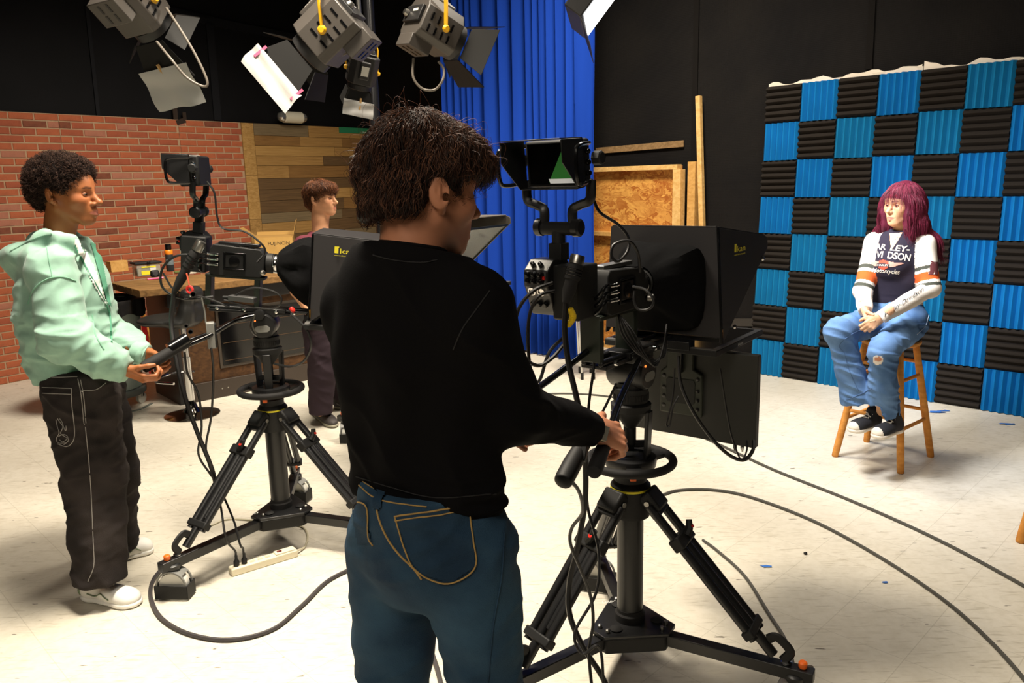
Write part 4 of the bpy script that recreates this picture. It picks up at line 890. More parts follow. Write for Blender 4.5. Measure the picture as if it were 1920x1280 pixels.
def eyes(H, parent, iris, open_=.5):
    for s in (-1, 1):
        c = H.T(.0800, s * .0315, .002); r = .0122 * H.sc; mb = MB().ball(c, r, 20, 14); e = mb.build('eyeball', mat('eye_white', (196, 182, 172), .3), parent)
        d = nrm(H.R @ V(1, 0, -.08)); MB().lathe([(.0001, r * 1.035), (.0026, r * 1.03), (.0056 * H.sc, r * .92)], c, d, 16, cap=False).build('iris', mat('iris_%d' % iris[0], iris, .2), e)
        ld = MB(); op = lambda t: max(math.cos(min(abs(t) * 1.5, 1.5708)), 0)
        for sg in (1, -1):
            rows = []
            for t in np.linspace(-1.5, 1.5, 19):
                e0 = open_ * .50 * op(t) if sg > 0 else -.34 * op(t)
                for w_ in np.linspace(0, 1, 6): el = e0 + (sg * 1.5 - e0) * w_; rows.append(c + H.R @ (V(math.cos(el) * math.cos(t), math.cos(el) * math.sin(t), math.sin(el)) * r * 1.10))
            ld.add(rows, [(i * 6 + j, i * 6 + 6 + j, i * 6 + 7 + j, i * 6 + 1 + j) for i in range(18) for j in range(5)])
        ld.build('eyelids', H.lid_m, e)
        up = [c + H.R @ (V(math.cos(open_ * .5 * op(t)) * math.cos(t), math.cos(open_ * .5) * math.sin(t), math.sin(open_ * .5 * op(t))) * r * 1.13) for t in np.linspace(-1.0, 1.0, 11)]
        MB().tube(up, .0010 * H.sc, 6).build('eyelashes', mat('lash_black', (20, 14, 12), .6), e)
def hand_sdf(w, f, n, right, curl, sc=1.0, thumb=(.55, .5, .35), spread=.0, tc=(.3, .4), fore=None):
    """w wrist, f towards knuckles, n palm normal; curl = per finger three bend angles"""
    f = nrm(f); n = nrm(np.asarray(n) - f * (np.asarray(n) @ f)); t = np.cross(f, n) if right else np.cross(n, f); S = SDF(); w = np.asarray(w)
    T = lambda a, b, c: w + sc * (a * f + b * t + c * n)
    S.cone(T(-.06, 0, 0) if fore is None else fore, T(.005, 0, 0), .028 * sc, .025 * sc, .012, flat=(n, .78)); S.cone(T(.0, .0, 0), T(.035, .008, 0), .027 * sc, .032 * sc, .02, flat=(n, .55))
    for i, b in enumerate((.028, .009, -.010, -.027)):
        ln = ((.043, .026, .020), (.047, .030, .021), (.043, .028, .020), (.034, .021, .018))[i]; r = (.0088, .0090, .0086, .0076)[i]
        root = T(.088 - .004 * abs(i - 1) - (.006 if i == 3 else 0), b, -.002); S.cone(T(.03, b * .75, 0), root, .012 * sc, .0105 * sc, .010, flat=(n, .95))
        p = root; a = 0.0; side = spread * (1.5 - i)
        for j in range(3):
            a += curl[i][j]; d = nrm(f * math.cos(a) + n * math.sin(a) + t * side * math.cos(a)); q = p + d * ln[j] * sc
            S.cone(p, q, r * sc * (1.08 - .08 * j), r * sc * (1.0 - .1 * j), .004 if j else .006); p = q
    p = T(.022, .026, .004); d = nrm(f * thumb[0] + t * thumb[1] + n * thumb[2]); q = p + d * .042 * sc; S.cone(T(.01, .012, .002), p, .016 * sc, .0145 * sc, .012); S.cone(p, q, .0135 * sc, .0108 * sc, .008)
    d2 = nrm(d * math.cos(tc[0]) + (n * .6 + f * .6 - t * .4) * math.sin(tc[0])); q2 = q + d2 * .032 * sc; S.cone(q, q2, .0105 * sc, .0098 * sc, .005); d3 = nrm(d2 * math.cos(tc[1]) + (n * .6 + f * .3 - t * .5) * math.sin(tc[1])); S.cone(q2, q2 + d3 * .022 * sc, .0098 * sc, .0082 * sc, .004)
    return S
def inner_body(J, k=.8, rb=.10):
    """slim body that fills the clothes"""
    S = SDF(); m = (J['hipR'] + J['hipL']) / 2
    S.chain([J['neck'] + V(0, 0, -.05), J['chest'], J['belly'], m], [.085 * k / .8, .105 * k / .8, rb, rb], .05)
    S.cone(J['shL'], J['shR'], .05, .05, .05)
    for s in 'LR':
        S.chain([J['sh' + s], J['el' + s], J['wr' + s]], [.045, .034, .026], .02); S.chain([J['hip' + s], J['kn' + s], J['an' + s]], [.075, .05, .036], .03)
    return S
def strands(base_v, base_n, rs, count, length, flow, curl, rad, c0, c1, lift=.3, seg=7, curlf=2.0, jitter=.25, keep=None, sides=3, gravity=0.0, wav=22.0):
    """hair strands: vectorised thin tubes rooted on a surface; returns verts, quads, colours"""
    g = np.random.default_rng(rs); idx = g.integers(0, len(base_v), count * 3); 
    if keep is not None: idx = idx[keep(base_v[idx])]
    idx = idx[:count]; p0 = base_v[idx]; n = base_n[idx]; m = len(idx)
    d = flow(p0) + g.normal(0, jitter, (m, 3)); d = d - n * (d * n).sum(1)[:, None] * .8; d /= np.maximum(np.linalg.norm(d, axis=1), 1e-6)[:, None]
    s = np.cross(d, n); s /= np.maximum(np.linalg.norm(s, axis=1), 1e-6)[:, None]; L = length * g.uniform(.55, 1.15, m); ph = 7.0 * vnoise(p0 * wav, rs) + g.normal(0, .5, m); cf = curlf * g.uniform(.7, 1.3, m); ca = curl * g.uniform(.5, 1.3, m)
    P_ = []
    for i in range(seg):
        t = i / (seg - 1); lf = lift * L * math.sin(t * math.pi * .85)
        P_.append(p0 + d * (L * t)[:, None] + n * (lf - .25 * L * t * t)[:, None] + s * (ca * np.sin(ph + cf * t * 6.28) * (t ** .6))[:, None] + n * (ca * .8 * np.cos(ph + cf * t * 6.28) * (t ** .6))[:, None] - V(0, 0, 1) * (gravity * L * t * t)[:, None])
    P_ = np.array(P_); tg = np.gradient(P_, axis=0); tg /= np.maximum(np.linalg.norm(tg, axis=2), 1e-9)[..., None]
    x = np.cross(tg, n[None] + .01); x /= np.maximum(np.linalg.norm(x, axis=2), 1e-9)[..., None]; y = np.cross(tg, x); vs = np.zeros((seg, m, sides, 3))
    for k in range(sides):
        a = 2 * math.pi * k / sides
        for i in range(seg): r = rad * (1 - .75 * (i / (seg - 1)) ** 2); vs[i, :, k] = P_[i] + (math.cos(a) * x[i] + math.sin(a) * y[i]) * r
    I = np.arange(seg * m * sides).reshape(seg, m, sides); Q = []
    for k in range(sides):
        k2 = (k + 1) % sides; Q.append(np.stack([I[:-1, :, k], I[:-1, :, k2], I[1:, :, k2], I[1:, :, k]], -1).reshape(-1, 4))
    u = g.uniform(0, 1, m) ** 1.3; col = np.array(lin(*c0)[:3]) * (1 - u)[:, None] + np.array(lin(*c1)[:3]) * u[:, None]
    return vs.reshape(-1, 3), np.vstack(Q), np.broadcast_to(col[None, :, None, :], (seg, m, sides, 3)).reshape(-1, 3)
def cloth(S, res, name, m, parent, disp=None, it=1, cols=None):
    vs, fs = S.mesh(res); vs = relax(vs, fs, it)
    if disp is not None: vs = vs + vnormals(vs, fs) * disp(vs)[:, None]
    o = mesh_obj(name, vs, fs, m, parent, None if cols is None else cols(vs)); return o, vs, fs, bvh_of(vs, fs)
def folds(a=.004, s=9, seed=1, st=(1, 1, .45), b=.002):
    return lambda q: a * vnoise(q * s * np.array(st), seed) + b * vnoise(q * s * 2.7 * np.array(st), seed + 3)
def shoe(parent, heel, toe, up, width, mats, style, name='shoe'):
    """heel, toe: ground points under the sole"""
    f = nrm(toe - heel); L = np.linalg.norm(toe - heel); l = nrm(np.cross(up, f)); T = lambda a, b, c: heel + f * a * L + l * b + up * c
    U = SDF(); R = np.stack([f, l, up], 1)
    U.ell(T(.18, 0, .045), (.18 * L, width * .40, .045), R, .02); U.ell(T(.55, 0, .038), (.33 * L, width * .44, .04), R, .03); U.ell(T(.80, 0, .032), (.19 * L, width * .46, .034), R, .03); U.cone(T(.2, 0, .05), T(.25, 0, .10), width * .36, width * .36, .03)
    U.cut(T(0, 0, .016), -up); up_o, v, ff, bv = cloth(U, .005, name, mats[0], parent)
    So = SDF(); So.ell(T(.15, 0, .014), (.15 * L, width * .43, .018), R, .02); So.ell(T(.5, 0, .013), (.38 * L, width * .46, .018), R, .03); So.ell(T(.80, 0, .014), (.205 * L, width * .5, .020), R, .03); So.cut(T(0, 0, .0005), -up)
    So.cut(T(0, 0, .026), up); so, *_ = cloth(So, .005, 'sole', mats[1], up_o)
    lc = MB()
    for i in range(5): a = .36 + i * .075; z = .094 - i * .0095; lc.tube(spline([T(a, -.022, z - .006), T(a + .01, 0, z + .0035), T(a, .022, z - .006)], 4), .0028, 6)
    lc.tube(spline([T(.36, -.02, .09), T(.42, .0, .094), T(.50, .02, .078), T(.58, 0, .078)], 4), .0026, 6); lc.build('laces', mats[2], up_o)
    if style == 'canvas':
        tc_ = SDF(); tc_.ell(T(.86, 0, .03), (.135 * L, width * .42, .036), R, .01); tc_.cut(T(.70, 0, 0), -f); tc_.cut(T(0, 0, .02), -up); cloth(tc_, .005, 'toe_cap', mats[1], up_o)
    else:
        for sd in (-1, 1):
            q = []
            for a, z in ((.24, .05), (.36, .04), (.46, .055), (.55, .045), (.62, .036)):
                h = bv.ray_cast(Vector(T(a, sd * .2, z)), Vector(-l * sd)); 
                if h[0] is not None: q.append(np.array(h[0]) + l * sd * .0015)
            if len(q) > 2: MB().tube(spline(q, 4), .003, 6).build('side_stripe', mats[3], up_o)
        hc = SDF(); hc.ell(T(.06, 0, .05), (.075 * L, width * .38, .042), R, .01); hc.cut(T(0, 0, .025), -up); cloth(hc, .005, 'heel_counter', mats[3], up_o)
    return up_o
DENIM = lambda name, a, b: mat(name, a, .85, var=.3, vscale=5, rgb2=b, bump=.35, bscale=420, spec=.15)
STITCH = mat('tan_stitching', (172, 138, 78), .8); GREYST = mat('grey_stitching', (150, 146, 142), .8)
def jeans(J, root, m, r, name='jeans', res=.008, seed=1, hem=None, waist=None, amp=.005):
    S = SDF(); mid = (J['hipR'] + J['hipL']) / 2; S.chain([mid + V(0, 0, .10), mid], [r[0], r[0] * 1.04], .05)
    for s in 'LR':
        S.chain([J['hip' + s], J['kn' + s], J['an' + s]], [r[1], r[2], r[3]], .028)
    for s in 'LR':
        dn = nrm(J['an' + s] - J['kn' + s] + V(0, 0, -.3)); S.cut(J['an' + s] + dn * .012, dn, .006, (J['an' + s] - .17, J['an' + s] + .17))
    if waist is not None: S.cut(*waist)
    rg = lambda q, M, sd: np.maximum(1 - 2.3 * np.abs(vnoise(q @ np.array(M), sd)), 0)
    return cloth(S, res, name, m, root, lambda q: folds(amp, 7, seed, (1, 1, .8), .0022)(q) + amp * 1.2 * rg(q, [[7, 0, 5], [0, 7, 0], [4, 0, 11]], seed + 30) + amp * .8 * rg(q, [[9, 0, -6], [0, 9, 0], [-5, 3, 18]], seed + 41) - amp * .6)

# =============== boy in black at the right camera
def boy_black():
    hf_ = nrm(V(.80, .57, -.11)); H0 = P(822, 362, 1.53) - .081 * nrm(V(.57, -.80, 0)) + .012 * hf_; H = Head(H0, hf_, 0, 1.02, 1.03)
    J = dict(neck=P(772, 478, 1.58), chest=P(770, 600, 1.60), belly=P(790, 800, 1.62)); fw_ = nrm(V(.5, .86, 0)); rt_ = np.cross(fw_, V(0, 0, 1))
    J['shR'] = P(884, 586, 1.51); J['shL'] = P(678, 574, 1.70); J['elR'] = P(958, 765, 1.60); J['wrR'] = P(1112, 806, 1.862); J['elL'] = P(735, 770, 1.90); J['wrL'] = P(910, 790, 1.90)
    pel = P(808, 985, 1.60); J['hipR'] = pel + rt_ * .095 + V(0, 0, -.03); J['hipL'] = pel - rt_ * .095 + V(0, 0, -.03); g = lambda p, z: V(p[0], p[1], z)
    J['knR'] = g(J['hipR'] + rt_ * .03 + fw_ * .02, .55); J['knL'] = g(J['hipL'] - rt_ * .035 - fw_ * .01, .55); J['anR'] = g(J['hipR'] + rt_ * .02 - fw_ * .02, .10); J['anL'] = g(J['hipL'] - rt_ * .05 - fw_ * .05, .10)
    root = thing('person', g(pel, 0), 'boy in a black long-sleeved shirt and blue jeans, back to us, steering the right camera', 'person')
    H.lid_m = mat('eyelid_a', (176, 116, 86), .55); H.skin_m = mat('skin_attr_a', (190, 130, 100), .55, attr='Col', var=.06, vscale=40, spec=.35)
    S = head_sdf(H, J['neck'], .058); hv = S.mesh(.0032); tip = P(1172, 822, 1.945); fdir = tip - J['wrR']; bar = nrm(P(1165, 745, 2.20) - P(1113, 886, 1.76)); nn = np.cross(bar, nrm(fdir)); nn = nn if nn[1] > 0 else -nn
    hs = hand_sdf(J['wrR'] + nrm(fdir) * .014, fdir, nn + V(.0, .2, -.1), True, [(.45, 1.2, .8), (.5, 1.25, .8), (.55, 1.25, .8), (.65, 1.2, .7)], 1.14, (.75, .62, .15), .05, (.25, .25), J['elR'] * .30 + J['wrR'] * .70); rh = hs.mesh(.0028)
    hl = hand_sdf(J['wrL'], V(1, .1, 0), V(0, 0, -1), False, [(.7, 1.2, .8)] * 4).mesh(.005)
    ib = inner_body(J).mesh(.014); v, f = cat_mesh([hv, rh, hl, ib]); C = skin_cols(v, H, (190, 128, 96), (176, 96, 82), (38, 24, 18)); mesh_obj('body', v, f, H.skin_m, root, C); eyes(H, root, (60, 40, 26), .35)
    # hair: thick brown waves
    B = SDF(); H.ell(B, -.014, 0, .056, (.104, .090, .088)); H.ell(B, -.052, 0, .008, (.064, .080, .080), k=.03); H.ell(B, .045, 0, .084, (.060, .074, .040), k=.03)
    H.ell(B, .080, .0, .066, (.046, .068, .032), k=.03); H.ell(B, -.068, 0, -.048, (.034, .058, .040), k=.03)
    H.ell(B, .034, 0, -.058, (.080, .13, .076), k=.012, sub=True); H.ell(B, .112, 0, .0, (.045, .09, .036), k=.012, sub=True)
    B.cut(H.T(-.06, 0, -.042), H.R @ V(.35, 0, -1), .01)
    for s in (-1, 1): H.cone(B, (.030, s * .076, .05), (.030, s * .076, .012), .012, .007, k=.012); H.ell(B, -.012, s * .090, -.006, (.026, .022, .036), k=.008, sub=True)
    hv_, hf = B.mesh(.005); hv_ = relax(hv_, hf, 2); N = vnormals(hv_, hf); hv_ = hv_ + N * (.012 * vnoise(hv_ * 20, 2) + .006 * vnoise(hv_ * 52, 5))[:, None]
    HM = mat('hair_attr', (50, 30, 20), .5, attr='Col', spec=.3); crown = H.T(-.03, 0, .15)
    def flow(p): d = p - crown; d = d / np.maximum(np.linalg.norm(d, axis=1), 1e-6)[:, None]; return d * .9 + V(0, 0, -.6)
    def clear(p): q = H.loc(p); return ~((np.abs(q[:, 1]) > .05) & (q[:, 2] < .058) & (q[:, 0] > -.052)) & ~((q[:, 0] > .06) & (q[:, 2] < .05))
    low = lambda p: clear(p) & (H.loc(p)[:, 2] > -.016)
    s1 = strands(hv_, N, 3, 9000, .046, flow, .0050, .00075, (22, 14, 11), (72, 44, 31), .22, 10, .9, .16, low); s2 = strands(hv_, N, 5, 4200, .036, flow, .0060, .0006, (32, 20, 15), (118, 78, 56), .42, 9, .9, .3, low)
    s3 = strands(hv_, N, 8, 120, .045, flow, .010, .0004, (60, 34, 22), (120, 70, 44), .9, 9, 1.0, .7, lambda p: H.loc(p)[:, 2] > .03); s4 = strands(hv_, N, 6, 2600, .020, flow, .003, .0008, (26, 15, 11), (70, 40, 28), .15, 7, .7, .2, lambda p: H.loc(p)[:, 2] < .07)
    v, f = cat_mesh([(hv_, hf), s1[:2], s2[:2], s3[:2], s4[:2]]); C = np.vstack([np.tile(lin(22, 13, 10)[:3], (len(hv_), 1)), s1[2], s2[2], s3[2], s4[2]]); mesh_obj('hair', v, f, HM, root, C)
    # shirt
    SH = mat('black_jersey', (15, 14, 15), .95, bump=.15, bscale=600, spec=.08); S = SDF(); fl = (fw_, .68)
    up = V(0, 0, 1); c1 = P(765, 560, 1.60); c2 = P(770, 650, 1.60); c3 = P(785, 790, 1.615); c4 = P(800, 900, 1.61)
    S.chain([c1, c2, c3, c4, c4 + V(0, 0, -.05)], [.165, .170, .152, .156, .158], .05, flat=fl); S.cone(J['shL'] + V(0, 0, -.005), J['shR'] + V(0, 0, .0), .066, .062, .05)
    S.cone(J['neck'] + V(0, 0, -.03), (J['shL'] + J['shR']) / 2 + V(0, 0, -.01), .085, .11, .06); S.cone(J['neck'] + V(0, 0, .002), J['neck'] + V(0, 0, -.05), .070, .085, .03)
    fa_ = nrm(J['wrR'] - J['elR']); S.chain([J['shR'], J['elR'], J['wrR'] - fa_ * .03], [.078, .064, .042], .05); S.chain([J['shL'], J['elL'], J['wrL']], [.075, .062, .040], .05)
    nk = nrm(H.c - J['neck'] + V(0, 0, .05)); S.cone(J['neck'] + nk * .002, J['neck'] + nk * .10, .060, .062, .006, sub=True); S.cut(J['neck'] + nk * .014, nk, .006, (J['neck'] - .12, J['neck'] + .12))
    S.cut(P(800, 938, 1.60), V(-.10, .0, -1), .008); S.cut(J['wrR'] - fa_ * .022, fa_, .004, (J['wrR'] - .08, J['wrR'] + .08))
    def disp(q):
        k = ((q - c3) @ rt_); z = q[:, 2]; back = np.clip(-(q - c3) @ fw_ / .08, 0, 1)
        rg = lambda M, sd: np.maximum(1 - 2.4 * np.abs(vnoise(q @ np.array(M), sd)), 0)
        arm_ = np.clip(((q - J['shR']) @ rt_ + .02) / .06, 0, 1)
        return .006 * np.sin(k * 46 + 1.3 * np.sin(z * 7)) * back * np.clip((1.50 - z) / .2, 0, 1) * np.clip((z - 1.05) / .12, 0.2, 1) + .004 * vnoise(q * 10, 4) + .007 * rg([[10, 0, 0], [0, 10, 0], [5, -5, 6]], 6) * back + .008 * rg([[6, 0, 8], [0, 8, 0], [8, 0, 16]], 21) * arm_ + .011 * rg([[5, 0, 3], [0, 5, 0], [4, 0, 26]], 9) * np.clip((1.20 - z) / .10, 0, 1) - .003
    o, v, f, bv = cloth(S, .006, 'shirt', SH, root, disp)
    ST = mat('black_seam', (27, 26, 27), .9); ring = []
    for a in np.linspace(0, 2 * math.pi, 40, endpoint=False):
        x_ = nrm(np.cross(nk, (0, 1, 0))); y_ = np.cross(nk, x_); ring.append(J['neck'] + nk * .010 + (math.cos(a) * x_ + math.sin(a) * y_) * .0645)
    MB().tube(ring, .0062, 8, True, flat=1.9).build('collar_rib', SH, o)
    seam(bv, [(700, 478), (740, 488), (790, 492), (820, 487)], .0012, 'collar_seam', ST, o); seam(bv, [(918, 545), (893, 580), (868, 615), (850, 655)], .0014, 'armhole_seam', ST, o); seam(bv, [(668, 893), (740, 915), (820, 933), (930, 925)], .0012, 'hem_seam', ST, o)
    # chain necklace
    nl = MB(); x_ = nrm(np.cross(nk, (0, 1, 0))); y_ = np.cross(nk, x_); base = J['neck'] + nk * .026
    for k in range(84):
        a = k * 2 * math.pi / 84; p = base + (math.cos(a) * x_ + math.sin(a) * y_) * .0625; t = -math.sin(a) * x_ + math.cos(a) * y_; nl.ball(p, (.0032, .0016, .0022), 6, 4, np.stack([t, nrm(np.cross(nk, t)), nk], 1))
    nl.build('necklace', CHROME, root)
    # jeans
    DM = DENIM('denim_dark_blue', (60, 90, 112), (36, 58, 80)); wl = P(800, 905, 1.60)
    o, v, f, bv = jeans(J, root, DM, (.150, .108, .074, .078), waist=(wl + V(0, 0, .015), V(0, 0, 1)), seed=4, amp=.006)
    seam(bv, [(668, 905), (700, 932), (740, 943), (800, 950)], .0014, 'waistband_stitching', STITCH, o); seam(bv, [(668, 895), (705, 918), (745, 928)], .0012, 'waistband_edge', STITCH, o)
    patch(bv, [(742, 968), (876, 942), (892, 1060), (845, 1092), (790, 1075), (770, 1050)], 'back_pocket', DENIM('denim_pocket', (50, 76, 98), (32, 52, 72)), o, .0035)
    seam(bv, [(741, 967), (800, 960), (876, 945)], .0018, 'pocket_stitching', STITCH, o, .004); seam(bv, [(742, 975), (800, 968), (877, 953)], .0014, 'pocket_stitching', STITCH, o, .004)
    seam(bv, [(742, 968), (762, 1035), (785, 1072), (840, 1092), (890, 1062), (884, 1000), (876, 946)], .0016, 'pocket_stitching', STITCH, o, .004, 6, 8)
    patch(bv, [(660, 935), (690, 948), (692, 990), (700, 1020), (672, 1018)], 'back_pocket', MATS['denim_pocket'], o, .0035); seam(bv, [(664, 938), (690, 950), (693, 1005), (702, 1022)], .0016, 'pocket_stitching', STITCH, o, .004)
    seam(bv, [(712, 930), (708, 960), (722, 1000), (745, 1035), (775, 1065), (790, 1085)], .0020, 'seat_seam', STITCH, o, .001)
    patch(bv, [(706, 915), (722, 918), (716, 955), (703, 950)], 'belt_loop', MATS['denim_pocket'], o, .006); seam(bv, [(945, 1000), (940, 1080), (925, 1170), (915, 1279)], .0018, 'side_seam', MATS['denim_pocket'], o, .001)
    # watch on the right wrist
    wf = nrm(J['wrR'] - J['elR']); wc = J['wrR'] - wf * .004; sx = nrm(np.cross(wf, (0, 0, 1))); sy = np.cross(sx, wf); an = np.linspace(0, 2 * math.pi, 28, endpoint=False); vd = nrm(EYE - wc); bk_ = nrm(vd - wf * (vd @ wf))
    wt = thing('wristwatch', wc, 'steel smartwatch with a dark strap on the wrist of the boy in black', 'watch')
    MB().tube([wc + (math.cos(a) * sx * 1.0 + math.sin(a) * sy * 1.0) * .0285 for a in an], .009, 8, True, flat=.28).build('strap', mat('watch_strap', (28, 26, 26), .6), wt)
    Rw = np.stack([wf, np.cross(bk_, wf), bk_], 1); cs = MB().box(wc + bk_ * .0315 + np.cross(bk_, wf) * -.002, (.032, .040, .011), Rw).build('case', mat('watch_steel', (150, 140, 118), .28, 1.0), wt, bevel=.005, seg=3); MB().box(wc + bk_ * .0378, (.026, .034, .0015), Rw).build('watch_glass', mat('watch_glass_m', (96, 92, 78), .12), cs, bevel=.0006)
    MB().lathe([(.0035, 0), (.004, .002), (.003, .004)], wc + bk_ * .032 + wf * .016, wf, 10).build('crown', CHROME, cs)
    for s in 'LR': a = J['an' + s]; h = g(a - fw_ * .07, 0); shoe(root, h, h + fw_ * .27, V(0, 0, 1), .10, (mat('shoe_black', (26, 26, 26), .6), mat('shoe_sole_w', (206, 202, 194), .6), WHT, MATS['shoe_black']), 'sport')
boy_black()

# =============== boy in the mint hoodie
def boy_mint():
    H = Head(P(104, 366, 3.30) + V(0, .08, 0), V(1, -.04, -.02), 0, 1.04, 1.10); g = lambda p, z: V(p[0], p[1], z)
    J = dict(neck=P(110, 456, 3.37), chest=P(120, 545, 3.36), belly=P(140, 640, 3.36), shR=P(98, 505, 3.19), shL=P(122, 503, 3.56), elR=P(120, 632, 3.10), wrR=P(233, 694, 3.17), elL=P(178, 615, 3.62), wrL=P(270, 664, 3.33))
    J['hipR'] = P(152, 735, 3.24); J['hipL'] = P(166, 732, 3.46); J['knR'] = P(178, 900, 3.22); J['knL'] = P(205, 890, 3.50); J['anR'] = P(190, 1082, 3.13); J['anL'] = P(216, 1018, 3.55)
    root = thing('person', g(J['belly'], 0), 'boy in a mint green hoodie and baggy dark jeans holding a pan handle', 'person')
    H.lid_m = mat('eyelid_b', (146, 88, 52), .55); H.skin_m = mat('skin_attr_b', (150, 96, 60), .5, attr='Col', var=.06, vscale=40, spec=.4)
    S = head_sdf(H, J['neck'], .056, lips=1.3, nose=1.15); hv = S.mesh(.0036)
    gd = nrm(P(352, 640, 3.33) - P(268, 690, 3.17))
    r1 = hand_sdf(J['wrR'] + V(.004, 0, 0), V(.86, .02, -.42), V(.25, .62, .62), True, [(.45, 1.1, .8), (.5, 1.15, .8), (.55, 1.15, .8), (.6, 1.15, .7)], 1.0, (.8, .45, .35), .03).mesh(.0034)
    l1 = hand_sdf(J['wrL'] + V(.0, 0, 0), V(.84, -.1, -.36), V(.15, -.75, -.35), False, [(.45, 1.0, .7), (.5, 1.1, .7), (.55, 1.1, .7), (.6, 1.1, .7)], 1.0, (.8, .4, .3), .03).mesh(.0034)
    v, f = cat_mesh([hv, r1, l1, inner_body(J).mesh(.016)])
    C = skin_cols(v, H, (158, 96, 56), (186, 112, 96), (30, 20, 16)); mesh_obj('body', v, f, H.skin_m, root, C); eyes(H, root, (40, 24, 16), .45)
    B = SDF(); H.ell(B, -.018, 0, .066, (.112, .098, .094)); H.ell(B, -.062, 0, .018, (.068, .086, .078), k=.03); H.ell(B, .036, 0, .096, (.052, .076, .042), k=.03); H.ell(B, .030, 0, -.050, (.100, .13, .080), k=.012, sub=True); H.ell(B, .105, 0, .035, (.042, .1, .055), k=.012, sub=True)
    for s in (-1, 1): H.ell(B, -.012, s * .095, -.004, (.028, .026, .040), k=.008, sub=True); H.cone(B, (.030, s * .072, .05), (.034, s * .074, .015), .010, .006, k=.012)
    hv_, hf = B.mesh(.006); N = vnormals(hv_, hf); hv_ = hv_ + N * (.006 * vnoise(hv_ * 55, 2) + .004 * vnoise(hv_ * 110, 7))[:, None]
    HM = mat('hair_coil', (40, 28, 24), .7, attr='Col', spec=.15); crown = H.T(-.03, 0, .1)
    s1 = strands(hv_, N, 4, 6500, .016, lambda p: np.random.default_rng(2).normal(0, 1, p.shape), .0050, .0008, (24, 16, 14), (84, 62, 52), .9, 10, 2.0, .6, None, 3, 0, 300.0)
    v, f = cat_mesh([(hv_, hf), s1[:2]]); mesh_obj('hair', v, f, HM, root, np.vstack([np.tile(lin(27, 19, 16)[:3], (len(hv_), 1)), s1[2]]))
    # hoodie
    MI = mat('mint_fleece', (148, 186, 168), .95, var=.10, vscale=30, bump=.08, bscale=900, spec=.1, sheen=.2); S = SDF(); lat = (V(0, 1, 0), 1.18)
    c1, c2, c3, c4 = P(120, 525, 3.37), P(122, 575, 3.36), P(135, 640, 3.36), P(146, 678, 3.355)
    S.chain([c1, c2, c3, c4, P(148, 700, 3.355)], [.150, .168, .168, .158, .152], .06, flat=lat); S.cone(J['shL'], J['shR'], .078, .078, .06); S.cone(J['neck'] + V(0, 0, -.04), c1, .085, .155, .06)
    S.chain([J['shR'], J['elR'], J['elR'] * .35 + J['wrR'] * .65, J['wrR']], [.090, .088, .076, .048], .04); S.chain([J['shL'], J['elL'], J['elL'] * .35 + J['wrL'] * .65, J['wrL']], [.09, .088, .074, .048], .04)
    # hood hanging behind the neck, with its open rim
    S.chain([P(66, 480, 3.26), P(42, 492, 3.37), P(66, 480, 3.48)], [.05, .062, .05], .05); S.chain([P(30, 478, 3.28), P(22, 482, 3.37), P(30, 478, 3.46)], [.024, .028, .024], .04)
    S.ell(P(112, 440, 3.37), (.070, .070, .060), None, .02, True)
    hp = [P(150, 470, 3.255), P(134, 452, 3.255), P(110, 450, 3.25), P(86, 449, 3.28), P(74, 451, 3.37), P(88, 449, 3.46), P(112, 448, 3.50), P(136, 446, 3.49), P(158, 460, 3.47), P(174, 486, 3.44)]; S.chain(hp, [.018, .026, .030, .034, .036, .034, .030, .028, .026, .020], .03)
    S.chain([P(78, 456, 3.27), P(40, 470, 3.30), P(22, 482, 3.37), P(40, 470, 3.45), P(78, 456, 3.47)], [.026, .024, .022, .024, .026], .03)
    S.cut(P(148, 704, 3.35), V(.05, 0, -1), .012)
    fd = nrm(V(.86, .02, -.3)); S.cut(J['wrR'] + fd * .012, fd, .006, (J['wrR'] - .09, J['wrR'] + .09)); S.cut(J['wrL'] + fd * .012, fd, .006, (J['wrL'] - .09, J['wrL'] + .09))
    o, v, f, bv = cloth(S, .0075, 'hoodie', MI, root, lambda q: .005 * vnoise(q * np.array([8, 8, 11]), 5) + .010 * np.maximum(1 - 2.2 * np.abs(vnoise(q @ np.array([[9, 3, 2], [2, 7, 0], [-6, 0, 14]]), 8)), 0) + .006 * np.maximum(1 - 2 * np.abs(vnoise(q * np.array([14, 14, 30]), 11)), 0) * (q[:, 2] < 1.25) - .004)
    LT = mat('mint_rib', (130, 176, 152), .95, spec=.1); DKM = mat('mint_lining', (92, 150, 124), .95, spec=.1)
    for w_, e_ in ((J['wrR'], 'elR'), (J['wrL'], 'elL')):
        d = nrm(V(.86, .02, -.32)); MB().lathe([(.040, -.055), (.050, -.045), (.050, -.012), (.046, .008), (.036, .012)], w_ + d * .005, d, 24).build('cuff', MI, o)
    hb = SDF(); hb.chain([P(148, 690, 3.355), P(149, 708, 3.355)], [.152, .146], .03, flat=lat); hb.cut(P(150, 709, 3.355), V(.05, 0, -1), .006); hb.cut(P(148, 692, 3.355), V(-.05, 0, 1), .006); cloth(hb, .008, 'waist_rib', MI, o, folds(.003, 12, 4))
    seam(bv, [(52, 570), (62, 545), (80, 528), (100, 520), (122, 520), (142, 527)], .003, 'shoulder_seam', LT, o, .001); seam(bv, [(88, 462), (92, 490), (98, 519)], .002, 'shoulder_seam', LT, o, .001)
    patch(bv, [(142, 446), (158, 468), (178, 505), (196, 560), (206, 580), (190, 560), (172, 528), (152, 482), (140, 456)], 'white_tshirt', mat('white_cotton', (232, 230, 226), .9, spec=.1), o, .004, 2.5)
